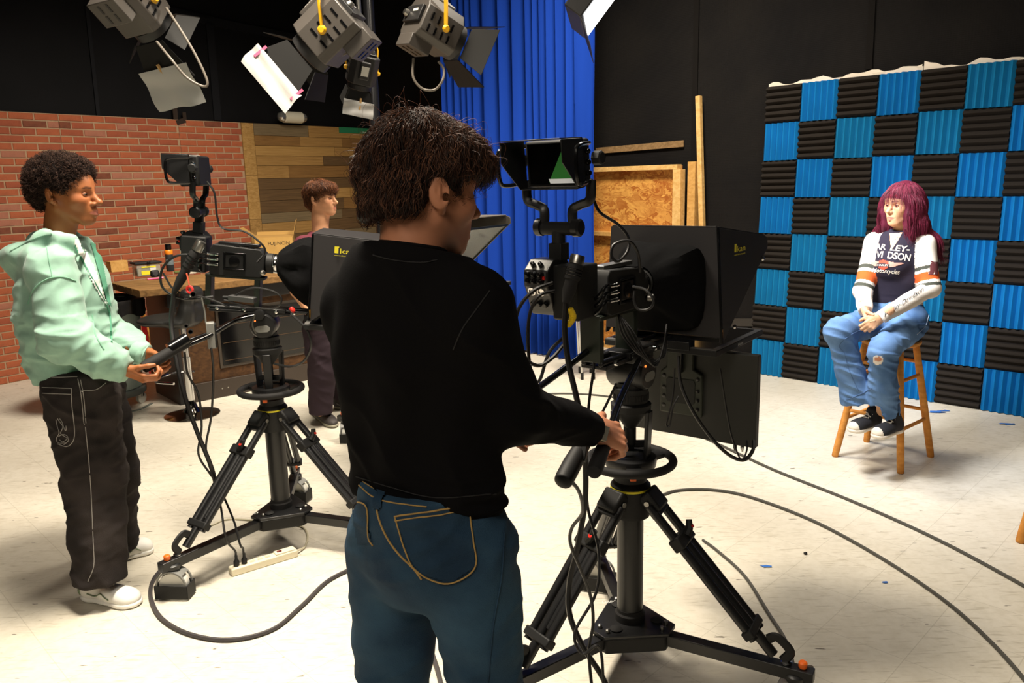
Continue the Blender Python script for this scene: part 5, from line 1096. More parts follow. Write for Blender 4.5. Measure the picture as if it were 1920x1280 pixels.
    patch(bv, [(168, 455), (184, 460), (196, 520), (207, 575), (200, 570), (186, 520)], 'placket', DKM, o, .006, 1.0); seam(bv, [(141, 462), (160, 500), (185, 545), (204, 585), (208, 640)], .0035, 'zipper', DKM, o, .003)
    seam(bv, [(173, 590), (178, 625), (195, 655)], .003, 'pocket_edge', LT, o, .001); seam(bv, [(20, 470), (40, 460), (70, 445), (98, 438)], .004, 'hood_rim', MI, o, .001)
    nl = []
    for a in np.linspace(0, 2 * math.pi, 36, endpoint=False): nl.append(J['neck'] + V(.066 * math.cos(a), .066 * math.sin(a), .022 - .026 * math.cos(a)))
    MB().tube(nl, .0022, 6, True).build('necklace', mat('pale_cord', (214, 196, 166), .5), root)
    # baggy jeans
    DM = DENIM('denim_charcoal', (58, 52, 50), (36, 32, 31)); o, v, f, bv = jeans(J, root, DM, (.15, .145, .122, .105), seed=9, amp=.008, waist=(P(150, 678, 3.35), V(-.04, 0, 1)))
    for p in ([(78, 706), (110, 707), (145, 706)], [(79, 726), (108, 727), (134, 728)], [(80, 737), (108, 738), (133, 739)], [(134, 728), (135, 760), (140, 815), (128, 836), (108, 832)], [(146, 710), (152, 740), (157, 790), (159, 795)], [(151, 712), (157, 745), (161, 793)], [(155, 732), (180, 730), (198, 718)], [(160, 800), (168, 880), (172, 950), (175, 1020), (176, 1060), (165, 1090)]):
        seam(bv, p, .0016, 'stitching', GREYST, o, .001)
    MB().lathe([(.004, 0), (.005, .002), (.002, .003)], cast(bv, 154, 732, .0), V(.2, -1, 0), 10).build('rivet', CHROME, o)
    em = [[(108, 784), (112, 790), (118, 800), (114, 812), (122, 818), (126, 822), (118, 828), (112, 824)], [(105, 786), (108, 800), (111, 812), (106, 822), (110, 830), (124, 830)], [(112, 784), (117, 792), (121, 804), (124, 806), (124, 798)], [(110, 818), (118, 814), (126, 817), (128, 826), (120, 833)]]
    for p in em: seam(bv, p, .0014, 'pocket_embroidery', GREYST, o, .001)
    WS = (mat('shoe_white', (232, 230, 224), .6), mat('shoe_sole_white', (240, 238, 232), .6), mat('lace_white', (240, 240, 236), .7), mat('shoe_sage', (118, 132, 104), .6)); shoe(root, flo(158, 1118), flo(262, 1136), V(0, 0, 1), .108, WS, 'sport'); shoe(root, flo(214, 1052), flo(288, 1030), V(0, 0, 1), .105, WS, 'sport')
boy_mint()

# =============== boy in maroon behind the left prompter
def boy_maroon():
    H = Head(P(590, 375, 5.70) + V(.03, .075, 0), V(.93, -.34, .06), 0, .95, 1.08); g = lambda p, z: V(p[0], p[1], z)
    J = dict(neck=P(601, 436, 5.76), chest=P(604, 490, 5.76), belly=P(606, 560, 5.76), shR=P(570, 462, 5.66), shL=P(640, 458, 5.88), elR=P(556, 545, 5.60), elL=P(655, 540, 5.92), wrR=P(590, 595, 5.42), wrL=P(650, 595, 5.75), hipR=P(598, 612, 5.68), hipL=P(626, 610, 5.86), knR=P(604, 695, 5.62), knL=P(634, 680, 5.96), anR=P(600, 772, 5.60), anL=P(646, 742, 6.02))
    root = thing('person', g(J['belly'], 0), 'boy with brown wavy hair in a maroon t-shirt behind the left teleprompter', 'person'); H.lid_m = mat('eyelid_c', (206, 148, 112), .55); H.skin_m = mat('skin_attr_c', (214, 160, 126), .55, attr='Col', spec=.35)
    hv = head_sdf(H, J['neck'], .056).mesh(.0042); r1 = hand_sdf(J['wrR'], V(.7, -.6, -.2), V(0, 0, -1), True, [(.4, .5, .4)] * 4).mesh(.006); l1 = hand_sdf(J['wrL'], V(.7, -.6, -.2), V(0, 0, -1), False, [(.4, .5, .4)] * 4).mesh(.006)
    S = inner_body(J); S.chain([J['shR'], J['elR'], J['wrR']], [.05, .042, .03], .02); S.chain([J['shL'], J['elL'], J['wrL']], [.05, .042, .03], .02)
    v, f = cat_mesh([hv, r1, l1, S.mesh(.014)]); C = skin_cols(v, H, (216, 158, 120), (206, 128, 108), (60, 36, 22)); mesh_obj('body', v, f, H.skin_m, root, C); eyes(H, root, (50, 34, 22), .5)
    B = SDF(); H.ell(B, -.014, 0, .062, (.104, .086, .082)); H.ell(B, -.06, 0, .01, (.056, .074, .075), k=.03); H.ell(B, .055, 0, .082, (.058, .074, .040), k=.03); H.ell(B, .022, 0, -.045, (.075, .12, .060), k=.012, sub=True); H.ell(B, .110, 0, .01, (.036, .1, .034), k=.012, sub=True)
    hv_, hf = B.mesh(.006); N = vnormals(hv_, hf); hv_ = hv_ + N * (.006 * vnoise(hv_ * 34, 2))[:, None]; crown = H.T(-.04, 0, .13)
    def flow(p): d = p - crown; return d / np.maximum(np.linalg.norm(d, axis=1), 1e-6)[:, None] + V(0, 0, -.4)
    s1 = strands(hv_, N, 3, 5200, .040, flow, .0055, .0009, (52, 28, 16), (140, 84, 46), .3, 9, .9, .22); v, f = cat_mesh([(hv_, hf), s1[:2]]); mesh_obj('hair', v, f, MATS['hair_attr'], root, np.vstack([np.tile(lin(52, 30, 18)[:3], (len(hv_), 1)), s1[2]]))
    S = SDF(); S.chain([P(604, 480, 5.77), P(605, 530, 5.77), P(608, 600, 5.77)], [.165, .15, .15], .05, flat=(nrm(V(.93, -.34, 0)), .72)); S.cone(J['shL'], J['shR'], .065, .065, .05); S.cone(J['neck'] + V(0, 0, -.015), P(604, 480, 5.77), .075, .13, .06)
    for s in 'LR': S.cone(J['sh' + s], J['sh' + s] * .45 + J['el' + s] * .55, .072, .066, .04)
    nk = nrm(H.c - J['neck']); S.cone(J['neck'] + nk * .0, J['neck'] + nk * .1, .060, .064, .006, sub=True); S.cut(J['neck'] + nk * .006, nk, .005, (J['neck'] - .12, J['neck'] + .12))
    cloth(S, .009, 't_shirt', mat('maroon_jersey', (96, 46, 56), .9, var=.1, vscale=12, spec=.12), root, folds(.004, 10, 3))
    o, v, f, bv = jeans(J, root, mat('plum_twill', (52, 42, 48), .9, bump=.2, bscale=300, spec=.12), (.15, .118, .098, .082), 'trousers', .009, 13)
    SK = (mat('runner_grey', (66, 60, 58), .65, var=.3, vscale=30), mat('runner_sole', (150, 146, 128), .7), mat('lace_red', (170, 44, 50), .7), mat('runner_silver', (150, 148, 146), .4)); h = flo(588, 772); shoe(root, h, flo(628, 803), V(0, 0, 1), .105, SK, 'sport'); h2 = flo(628, 764); shoe(root, h2, flo(672, 768), V(0, 0, 1), .105, SK, 'sport')
boy_maroon()

# =============== girl on the stool
def girl():
    H = Head(P(1692, 383, 4.62), V(-.90, -.43, -.06), .02, .97, 1.0); g = lambda p, z: V(p[0], p[1], z); tf = nrm(V(-.6, -.8, 0)); lf = np.cross(V(0, 0, 1), tf); pel = V(2.285, 4.665, .845)
    J = dict(neck=P(1692, 440, 4.64), chest=P(1686, 490, 4.63), belly=pel + V(-.02, -.02, .16)); J['shL'] = P(1732, 458, 4.55); J['shR'] = P(1641, 455, 4.74); J['elL'] = P(1745, 540, 4.46); J['elR'] = P(1618, 545, 4.62); J['wrL'] = P(1652, 594, 4.30); J['wrR'] = P(1622, 582, 4.42)
    J['hipL'] = pel + lf * .09; J['hipR'] = pel - lf * .09; J['knR'] = P(1574, 622, 4.42); J['knL'] = P(1656, 656, 4.24); J['anR'] = P(1608, 748, 4.45); J['anL'] = P(1656, 770, 4.36)
    root = thing('person', g(pel, .74), 'girl with burgundy hair in a printed raglan shirt and jeans, seated on the stool', 'person'); H.lid_m = mat('eyelid_d', (216, 164, 126), .55); H.skin_m = mat('skin_attr_d', (224, 176, 140), .55, attr='Col', spec=.35)
    hv = head_sdf(H, J['neck'], .047, lips=1.1, nose=.95, jaw=.9).mesh(.0036)
    mid = P(1630, 604, 4.30)
    r1 = hand_sdf(J['wrR'], mid + V(.01, .0, -.05) - J['wrR'], V(.5, -.55, .1), True, [(.5, .9, .6)] * 4, .92, (.8, .4, .4), .02).mesh(.0036); l1 = hand_sdf(J['wrL'], P(1628, 612, 4.32) - J['wrL'], V(-.2, .8, -.5), False, [(.5, 1.0, .6)] * 4, .92, (.8, .4, .3), .02).mesh(.0036)
    v, f = cat_mesh([hv, r1, l1, inner_body(J, .55, .072).mesh(.014)]); C = skin_cols(v, H, (222, 170, 130), (186, 96, 88), (66, 36, 32)); mesh_obj('body', v, f, H.skin_m, root, C); eyes(H, root, (54, 36, 26), .45)
    # long straight hair with a fringe
    B = SDF(); H.ell(B, -.010, 0, .050, (.108, .090, .086)); H.ell(B, -.05, 0, 0, (.07, .085, .09), k=.03); H.ell(B, .070, 0, .064, (.034, .062, .032), k=.02)
    for s in (-1, 1): B.chain([H.T(.035, s * .078, .03), H.T(.040, s * .080, -.05), H.T(.03, s * .084, -.12), H.T(.02, s * .09, -.17)], [.026, .026, .026, .018], .03); B.chain([H.T(-.02, s * .075, .0), H.T(-.03, s * .085, -.10), H.T(-.04, s * .10, -.18)], [.04, .042, .03], .04)
    B.chain([H.T(-.07, 0, 0), H.T(-.075, .02, -.12), H.T(-.06, .05, -.20)], [.07, .065, .045], .05)
    B.chain([P(1722, 425, 4.60), P(1745, 446, 4.56), P(1758, 470, 4.56)], [.04, .03, .014], .04); B.chain([P(1652, 430, 4.72), P(1640, 446, 4.75)], [.03, .018], .03)
    H.ell(B, .085, 0, -.03, (.062, .066, .072), k=.01, sub=True)
    hv_, hf = B.mesh(.006); hv_ = relax(hv_, hf, 2); N = vnormals(hv_, hf); hv_ = hv_ + N * (.003 * vnoise(hv_ * np.array([70, 70, 8]), 2))[:, None]
    def flow(p): d = p - H.T(.0, 0, .14); d[:, 2] = 0; return d * 3 + V(0, 0, -1)
    s1 = strands(hv_, N, 3, 6000, .09, flow, .0025, .0009, (74, 20, 36), (132, 40, 66), .10, 8, .5, .08, lambda p: ~((H.loc(p)[:, 0] > .045) & (np.abs(H.loc(p)[:, 1]) < .085) & (H.loc(p)[:, 2] < .075)), 3, .2)
    # fringe strands over the forehead
    gq = np.random.default_rng(4); fr = MB()
    for i in range(70):
        L = gq.uniform(-.055, .05); a = H.T(.072 - 6 * L * L, L, .090); b = H.T(.106 - 9 * L * L, L * 1.08, .065); c = H.T(.108 - 10 * L * L, L * 1.12 + gq.normal(0, .003), .050 + gq.uniform(-.010, .012)); fr.tube(spline([a, b, c], 4), [.0024] * 6 + [.0018, .0014, .0008], 4)
    fr.build('fringe', mat('fringe_red', (150, 44, 60), .45), root)
    v, f = cat_mesh([(hv_, hf), s1[:2]]); mesh_obj('hair', v, f, MATS['hair_attr'], root, np.vstack([np.tile(lin(88, 26, 46)[:3], (len(hv_), 1)), s1[2]]))
    # raglan shirt
    fl = (tf, .70); S = SDF(); S.chain([P(1688, 475, 4.64), P(1684, 520, 4.64), pel + V(0, 0, .13), pel + V(0, 0, .03)], [.142, .130, .128, .150], .05, flat=(tf, .82)); S.cone(J['shL'], J['shR'], .052, .052, .05); S.cone(J['neck'] + V(0, 0, -.02), P(1688, 475, 4.64), .062, .12, .06)
    S.ell(P(1676, 500, 4.56), (.05, .05, .055), None, .05); S.ell(P(1662, 500, 4.60), (.05, .05, .055), None, .05)
    for s in 'LR': S.chain([J['sh' + s], J['el' + s], J['wr' + s]], [.062, .050, .038], .03)
    for s, d in (('R', mid - J['wrR']), ('L', P(1628, 612, 4.32) - J['wrL'])): S.cut(J['wr' + s] + nrm(d) * .004, d, .004, (J['wr' + s] - .06, J['wr' + s] + .06))
    nk = nrm(H.c - J['neck']); S.cone(J['neck'], J['neck'] + nk * .1, .052, .056, .006, sub=True); S.cone(P(1672, 436, 4.50), P(1669, 458, 4.50), .022, .002, .004, sub=True)
    a_, b_, c_ = J['shL'], J['elL'], J['wrL']
    def cols(q):
        C = np.tile(lin(232, 222, 210)[:3], (len(q), 1)); lat_ = (q - pel) @ lf; fr_ = (q - pel) @ tf; z = q[:, 2]; torso = (np.abs(lat_) < .100 + .05 * np.clip(1.30 - z, 0, .3)) & (z > .80)
        # body panel is dark, raglan sleeves are cream
        def dseg(a, b): ab = b - a; t = np.clip((q - a) @ ab / (ab @ ab), 0, 1); return np.linalg.norm(q - a - t[:, None] * ab, axis=1), t
        arm = np.minimum(np.minimum(dseg(J['shL'] * .75 + J['elL'] * .25, J['elL'])[0], dseg(J['elL'], J['wrL'])[0]), np.minimum(dseg(J['shR'] * .75 + J['elR'] * .25, J['elR'])[0], dseg(J['elR'], J['wrR'])[0])); near = (arm < .062)
        dk = torso & ~near & (np.abs(lat_) < .125 - .35 * np.clip(z - 1.27, 0, .2)) & ((fr_ > -.03) | (z > 1.0)); C[dk] = lin(44, 40, 52)[:3]
        for s in 'LR':
            d, t = dseg(J['sh' + s], J['el' + s]); on = (d < .075) & ~dk
            for lo, hi, cc in ((.52, .60, (70, 72, 64)), (.66, .84, (206, 92, 44)), (.90, .98, (70, 72, 64))): C[on & (t > lo) & (t < hi)] = lin(*cc)[:3]
        return C
    o, v, f, bv = cloth(S, .0045, 'raglan_shirt', mat('raglan_attr', (220, 210, 200), .9, attr='Col', spec=.12, bump=.1, bscale=400), root, lambda q: .003 * vnoise(q * 16, 3) + .004 * vnoise(q * np.array([9, 9, 34]), 6) * (q[:, 2] < 1.02), 1, cols)
    patch(bv, [(1668, 438), (1692, 436), (1683, 452), (1671, 470)], 'open_neckline', mat('neck_skin', (222, 170, 130), .55), o, .002, .8)
    CR_ = mat('cream_print', (236, 226, 208), .8); RD = mat('print_rust', (176, 66, 44), .8); INK = mat('script_ink', (40, 40, 44), .8)
    Z = lambda a, b: (1600 + a / 7.111, 440 + b / 7.111)      # crop pixels -> picture pixels
    print_on(bv, 'HAR', [Z(226, 195), Z(428, 198), Z(428, 125), Z(226, 118)], 'shirt_lettering', CR_, o, bold=.02, shear=.25); print_on(bv, 'LEY-', [Z(488, 210), Z(752, 232), Z(752, 150), Z(488, 135)], 'shirt_lettering', CR_, o, bold=.02, shear=.25)
    print_on(bv, 'DAVI', [Z(170, 305), Z(405, 308), Z(405, 222), Z(170, 225)], 'shirt_lettering', CR_, o, bold=.02, shear=.25); print_on(bv, 'DSON', [Z(452, 315), Z(770, 358), Z(770, 262), Z(452, 222)], 'shirt_lettering', CR_, o, bold=.02, shear=.25)
    print_on(bv, 'Motorcycles', [Z(255, 510), Z(618, 545), Z(618, 465), Z(255, 440)], 'shirt_lettering', CR_, o, bold=.005, shear=.35)
    patch(bv, [Z(340, 350), Z(400, 332), Z(465, 352), Z(475, 400), Z(460, 440), Z(400, 475), Z(340, 440), Z(328, 400)], 'shirt_emblem', RD, o, .0024, 1.2)
    patch(bv, [Z(470, 355), Z(560, 372), Z(685, 378), Z(600, 408), Z(520, 432), Z(478, 430)], 'shirt_emblem_wing', mat('print_wing', (190, 140, 124), .8), o, .0026, 1.2); patch(bv, [Z(225, 365), Z(300, 350), Z(345, 360), Z(330, 420), Z(290, 420), Z(250, 395)], 'shirt_emblem_wing', MATS['print_wing'], o, .0026, 1.2)
    patch(bv, [Z(320, 380), Z(480, 386), Z(478, 428), Z(322, 420)], 'shirt_emblem_bar', mat('print_dark', (52, 40, 48), .8), o, .0034, 1.2); print_on(bv, 'HARLEY', [Z(330, 415), Z(470, 420), Z(470, 396), Z(330, 392)], 'shirt_emblem_lettering', CR_, o, .0042)
    print_on(bv, 'Harley-Davidson', [Z(420, 1112), Z(940, 760), Z(925, 690), Z(400, 1050)], 'sleeve_lettering', INK, o, .0025, shear=.3); patch(bv, [Z(1030, 350), Z(1130, 365), Z(1125, 530), Z(1000, 530), Z(1020, 480)], 'sleeve_badge', mat('print_maroon', (92, 40, 44), .8), o, .0024, 1.5)
    print_on(bv, '1', [Z(1000, 520), Z(1075, 525), Z(1085, 370), Z(1035, 368)], 'sleeve_numeral', CR_, o, .0032, bold=.03); seam(bv, [Z(490, 0), Z(488, 60), Z(486, 120), Z(486, 200)], .0016, 'zip', mat('zip_dark', (30, 28, 32), .5), o, .001)
    for p in ((560, 60), (590, 35), (530, 85)):
        c = cast(bv, *Z(*p), .001)
        if c is not None: MB().ball(c, .004, 10, 6).build('snap_button', STEEL, o)
    # jeans
    DM = DENIM('denim_light', (108, 142, 186), (72, 104, 148)); S = SDF(); S.chain([pel + V(0, 0, .06), pel], [.142, .150], .05, flat=None); S.cut(pel + V(0, 0, -.092), V(0, 0, -1), .02, (pel - V(.30, .3, .35), pel + V(.3, .3, .1)))
    for s in 'LR': S.chain([J['hip' + s], J['kn' + s]], [.095, .078], .05); S.chain([J['kn' + s], J['kn' + s] * .45 + J['an' + s] * .55, J['an' + s]], [.076, .072, .092], .03); d = nrm(J['an' + s] - J['kn' + s]); S.cut(J['an' + s] + d * .004, d, .004, (J['an' + s] - .14, J['an' + s] + .14))
    o, v, f, bv = cloth(S, .006, 'jeans', DM, root, lambda q: folds(.004, 9, 6, (1, 1, .9), .002)(q) + .008 * np.maximum(1 - 2.3 * np.abs(vnoise(q @ np.array([[12, 0, 6], [0, 12, 0], [5, 0, 22]]), 31)), 0) - .003)
    Q = lambda a, b: (1530 + a / 4.924, 560 + b / 4.924)
    patch(bv, [Q(530, 535), Q(555, 520), Q(610, 530), Q(622, 565), Q(600, 600), Q(560, 610), Q(530, 580)], 'frayed_knee', mat('frayed_threads', (222, 214, 206), .9), o, .0025, 1.5); patch(bv, [Q(545, 540), Q(590, 530), Q(612, 560), Q(580, 575), Q(545, 565)], 'knee_skin', mat('knee_skin', (190, 128, 98), .6), o, .004, 1.5)
    seam(bv, [Q(480, 270), Q(360, 310), Q(270, 370), Q(215, 440), Q(260, 500), Q(300, 640), Q(350, 760), Q(395, 850)], .0016, 'inseam', mat('denim_seam', (78, 106, 146), .9), o, .001); seam(bv, [Q(1040, 150), Q(1010, 250), Q(930, 330)], .0018, 'side_seam', mat('denim_fade', (170, 186, 206), .9), o, .001)
    seam(bv, [Q(280, 930), Q(330, 915), Q(430, 870), Q(520, 825)], .003, 'hem', MATS['denim_seam'], o, .001)
    SK = (mat('canvas_black', (32, 32, 36), .85), mat('rubber_cream', (230, 220, 204), .6), mat('lace_cream', (232, 226, 212), .7), WHT)
    zr = float(J['anR'][2]); hr, tr_ = P(1650, 757, 4.46), P(1592, 778, 4.33); hl, tl = P(1690, 768, 4.36), P(1628, 796, 4.19); hr[2] = tr_[2] = RUNG + .0145; hl[2] = tl[2] = RUNG + .0145
    shoe(root, hr, hr + nrm(tr_ - hr) * .245, V(0, 0, 1), .095, SK, 'canvas', 'sneaker'); shoe(root, hl, hl + nrm(tl - hl) * .245, V(0, 0, 1), .095, SK, 'canvas', 'sneaker')

# ---------------------------------------------------------------- wooden stools
STOOLM = wood_mat('honey_stool_wood', (190, 122, 50), (218, 152, 74)); RUNG = .245
def stool(cx, cy, rot, label, seat_z=.745):
    o = V(cx, cy, 0); root = thing('wooden_stool', o, label, 'stool'); L = [o + V(math.cos(rot + k * math.pi / 2), math.sin(rot + k * math.pi / 2), 0) * .285 for k in range(4)]; Tp = [o + V(math.cos(rot + k * math.pi / 2), math.sin(rot + k * math.pi / 2), 0) * .145 + V(0, 0, seat_z - .032) for k in range(4)]
    for a, b in zip(L, Tp): MB().lathe([(.016, 0), (.019, .004), (.0205, .05), (.0215, np.linalg.norm(b - a) * .6), (.019, np.linalg.norm(b - a))], a, b - a, 18).build('leg', STOOLM, root)
    MB().lathe([(.15, seat_z - .034), (.165, seat_z - .026), (.168, seat_z - .010), (.162, seat_z - .002), (.10, seat_z - .004), (.001, seat_z - .006)], o, n=40).build('seat', STOOLM, root)
    at = lambda k, z: L[k % 4] + (Tp[k % 4] - L[k % 4]) * z / (seat_z - .032)
    for k in range(4):
        for z in ((.245, .52) if k % 2 == 0 else (.30, .60)): MB().cyl(at(k, z), at(k + 1, z), .0105, n=14).build('rung', STOOLM, root)
    return root
stool(2.26, 4.648, math.atan2(4.376 - 4.648, 2.235 - 2.26), 'honey coloured wooden stool under the seated girl')
p_ = flo(1917, 1020); stool(p_[0] + .285, p_[1] + .02, math.pi, 'wooden stool with only one leg showing at the right picture edge')
girl()
# ---------------------------------------------------------------- bar-height desk by the brick panels
dA = flo(339, 760); dDir = nrm(flo(576, 713) - dA); dBk = V(-dDir[1], dDir[0], 0); dL = 1.75; DH = .975
desk = thing('studio_desk', dA + dDir * dL / 2, 'dark brown bar-height studio desk with a thick plank top in front of the bricks', 'desk')
DW = wood_mat('desk_walnut', (58, 38, 22), (88, 60, 34)); DT = wood_mat('desk_top_wood', (92, 66, 36), (136, 102, 60)); DKB = mat('desk_black', (28, 26, 25), .45)
q = lambda a, b, z: dA + dDir * a + dBk * b + V(0, 0, z); RD_ = np.stack([dDir, dBk, V(0, 0, 1)], 1)
dbx = lambda a0, a1, b0, b1, z0, z1: MB().box(q((a0 + a1) / 2, (b0 + b1) / 2, (z0 + z1) / 2), (a1 - a0, b1 - b0, z1 - z0), RD_)
dbx(.05, dL, .03, .06, .15, .84).build('front_panel', DW, desk, bevel=.002); dbx(0, .05, 0, .6, 0, .92).build('corner_post', DKB, desk, bevel=.003); dbx(dL - .05, dL, .06, .6, 0, .92).build('corner_post', DKB, desk, bevel=.003)
dbx(.05, dL, 0, .03, .0, .15).build('kick_plate', mat('desk_kick', (52, 42, 34), .5), desk, bevel=.002); dbx(-.02, dL + .02, -.01, .05, .80, .92).build('apron', DKB, desk, bevel=.004)
dbx(.36, 1.2, .018, .03, .24, .74).build('screen_frame', mat('frame_bronze', (62, 54, 46), .4), desk, bevel=.003); dbx(.385, 1.175, .012, .0175, .265, .715).build('dark_screen', GLASS_D, desk)
for z0 in (.30, .45, .60): dbx(.40, 1.16, .009, .0118, z0, z0 + .004).build('screen_bar', mat('screen_trim', (70, 50, 30), .5), desk)
for i in range(4): dbx(-.24, dL + .1, -.10 + i * .19, .085 + i * .19, .92, DH).build('top_plank', DT, desk, bevel=.004)
for x in (.35, .40, 1.3): MB().lathe([(.006, 0), (.006, .002)], q(x, -.0005, .075), -dBk, 8).build('kick_bolt', STEEL, desk)
def on_desk(x, y): r = ray(x, y); return EYE + r * ((DH - CAM_H) / r[2])
# clear bin, spray can, tape measure, marker, cutter, cards
c = on_desk(276, 517); B = thing('storage_bin', c, 'clear plastic bin with a black lid and yellow label on the desk', 'bin')
MB().box(c + V(0, 0, .055), (.20, .14, .105), RD_).build('tub', mat('clear_plastic', (190, 190, 176), .25, alpha=.45), B, bevel=.008); MB().box(c + V(0, 0, .118), (.225, .16, .018), RD_).build('lid', BLKM, B, bevel=.004); MB().box(c + V(0, 0, .04), (.17, .11, .06), RD_).build('contents', mat('bin_contents', (150, 130, 84), .8, var=.5, vscale=30), B, bevel=.004)
MB().box(c - dBk * .0715 + V(0, 0, .085), (.12, .002, .012), RD_).build('label_strip', YEL, B); MB().box(c - dBk * .0715 - dDir * .02 + V(0, 0, .035), (.09, .002, .035), RD_).build('label_strip', YEL, B); MB().box(c - dBk * .0712 + dDir * .035 + V(0, 0, .05), (.05, .002, .05), RD_).build('paper_label', WHITEP, B); MB().box(c - dBk * .082 + V(0, 0, .118), (.03, .006, .024), RD_).build('latch', BLKG, B, bevel=.002)
c = on_desk(320, 508); B = thing('spray_can', c, 'black spray can with an orange shoulder on the desk', 'spray can')
MB().lathe([(.033, 0), (.035, .004), (.035, .15), (.034, .155)], c, n=24).build('body', mat('can_dark', (48, 50, 52), .35), B); MB().lathe([(.035, .156), (.036, .16), (.036, .19), (.030, .198)], c, n=24).build('orange_shoulder', mat('can_orange', (236, 132, 26), .4), B); MB().lathe([(.027, .199), (.028, .204), (.028, .245), (.024, .25)], c, n=24).build('cap', BLKG, B); MB().lathe([(.0352, .06), (.0355, .062), (.0355, .11), (.0352, .112)], c, n=24, cap=False).build('label_band', mat('can_band', (110, 120, 124), .5), B)
c = on_desk(284, 518) - dBk * .10; B = thing('tape_measure', c, 'round black tape measure in front of the clear bin', 'tape measure'); MB().box(c + V(0, 0, .032), (.075, .04, .062), RD_).build('case', BLKM, B, bevel=.018, seg=4); MB().lathe([(.02, 0), (.021, .002), (.005, .003)], c - dBk * .02 + V(0, 0, .034), -dBk, 18).build('badge', mat('badge_grey', (60, 60, 62), .4), B)
c = on_desk(286, 523) - dBk * .06; B = thing('pink_marker', c + V(0, 0, 0), 'pink highlighter pen lying at the desk edge', 'marker'); MB().cyl(c - dDir * .06 + V(0, 0, .008), c + dDir * .03 + V(0, 0, .008), .008, n=14).build('barrel', mat('pink_plastic', (228, 84, 140), .4), B); MB().cyl(c + dDir * .031 + V(0, 0, .0085), c + dDir * .07 + V(0, 0, .0085), .0085, n=14).build('cap', mat('pink_cap', (240, 110, 160), .35), B)
c = on_desk(338, 512); MB().box(c + V(0, 0, .012), (.10, .05, .024), frame_of(20, 0)).build('olive_pouch', mat('olive_cloth', (92, 98, 46), .8), bevel=.010, seg=3, label='small olive green pouch on the desk beside the spray can', cat='pouch')
c = on_desk(354, 513); mb = MB(); mb.box(c + V(0, 0, .014), (.12, .06, .026), frame_of(30, 0)); mb.build('white_card_box', mat('card_white', (206, 196, 178), .7), bevel=.002, label='flat white carton on the desk right of the olive pouch', cat='carton')
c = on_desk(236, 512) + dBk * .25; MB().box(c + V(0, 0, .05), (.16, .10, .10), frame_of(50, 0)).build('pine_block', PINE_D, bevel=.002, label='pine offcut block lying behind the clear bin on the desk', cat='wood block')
# cardboard lens box, flaps open
CBM = mat('cardboard', (196, 154, 84), .85, var=.1, vscale=12); CBI = mat('cardboard_inner', (178, 138, 74), .9); c = on_desk(520, 486) + dBk * .02; B = thing('cardboard_box', c, 'open cardboard box with printed lettering on the desk behind the left camera', 'box'); Rb = frame_of(12, 0); bx = lambda a, b, z: c + Rb @ V(a, b, z); w_, d_, h_ = .19, .15, .235
for nm, pts, off in (('front_wall', [bx(-w_, -d_, 0), bx(w_, -d_, 0), bx(w_, -d_, h_), bx(-w_, -d_, h_)], Rb @ V(0, .004, 0)), ('back_wall', [bx(-w_, d_, 0), bx(w_, d_, 0), bx(w_, d_, h_), bx(-w_, d_, h_)], Rb @ V(0, -.004, 0)), ('side_wall', [bx(-w_, -d_, 0), bx(-w_, d_, 0), bx(-w_, d_, h_), bx(-w_, -d_, h_)], Rb @ V(.004, 0, 0)), ('side_wall', [bx(w_, -d_, 0), bx(w_, d_, 0), bx(w_, d_, h_), bx(w_, -d_, h_)], Rb @ V(-.004, 0, 0)),
                     ('top_flap', [bx(-w_, -d_ + .005, h_ + .001), bx(w_, -d_ + .005, h_ + .001), bx(w_, .06, h_ + .012), bx(-w_, .06, h_ + .012)], Rb @ V(0, 0, .004)), ('top_flap', [bx(-w_, -d_, h_), bx(-w_, d_, h_), bx(-w_ - .13, d_, h_ + .10), bx(-w_ - .13, -d_, h_ + .10)], V(0, 0, .004)), ('top_flap', [bx(w_, -d_ + .02, h_), bx(w_, d_, h_), bx(w_ + .04, d_, h_ + .17), bx(w_ + .04, -d_ + .02, h_ + .17)], Rb @ V(.004, 0, 0)), ('top_flap', [bx(-w_, d_, h_), bx(w_, d_, h_), bx(w_, d_ + .05, h_ + .04), bx(-w_, d_ + .05, h_ + .04)], V(0, 0, .004))): MB().prism(pts, off).build(nm, CBM if 'wall' in nm else CBI, B, smooth=False)
lettering('box_lettering', 'FUJINON', bx(-.06, -d_ - .0002, h_ - .075), Rb @ V(1, 0, 0), V(0, 0, 1), .042, mat('box_ink', (50, 40, 26), .8), B, width=.215)
MB().box(bx(-w_ - .001, 0, h_ - .10), (.002, .12, .1), Rb).build('shipping_label', WHITEP, B)
# ---------------------------------------------------------------- chrome bar stool, trash can
c = flo(361, 777); B = thing('bar_stool', c, 'swivel bar stool with a black bucket seat and chrome disc base', 'bar stool')
MB().lathe([(.205, 0), (.205, .006), (.17, .014), (.07, .03), (.045, .06), (.032, .10), (.030, .12)], c, n=48).build('base', mat('dark_chrome', (120, 116, 110), .12, 1.0), B); MB().lathe([(.030, .12), (.030, .46), (.022, .462), (.022, .70)], c, n=24).build('pole', CHROME, B)
S = SDF(); sz = .72; S.ell(c + V(-.13, 0, sz + .03), (.20, .20, .045), None, .03); S.ell(c + V(.02, 0, sz + .02), (.12, .19, .05), None, .05); S.cone(c + V(.06, -.10, sz + .06), c + V(.09, -.08, sz + .22), .05, .045, .05); S.cone(c + V(.06, .10, sz + .06), c + V(.09, .08, sz + .22), .05, .045, .05); S.cone(c + V(.09, -.08, sz + .22), c + V(.09, .08, sz + .22), .045, .045, .05); S.cone(c + V(.08, -.09, sz + .1), c + V(.08, .09, sz + .1), .045, .045, .06)
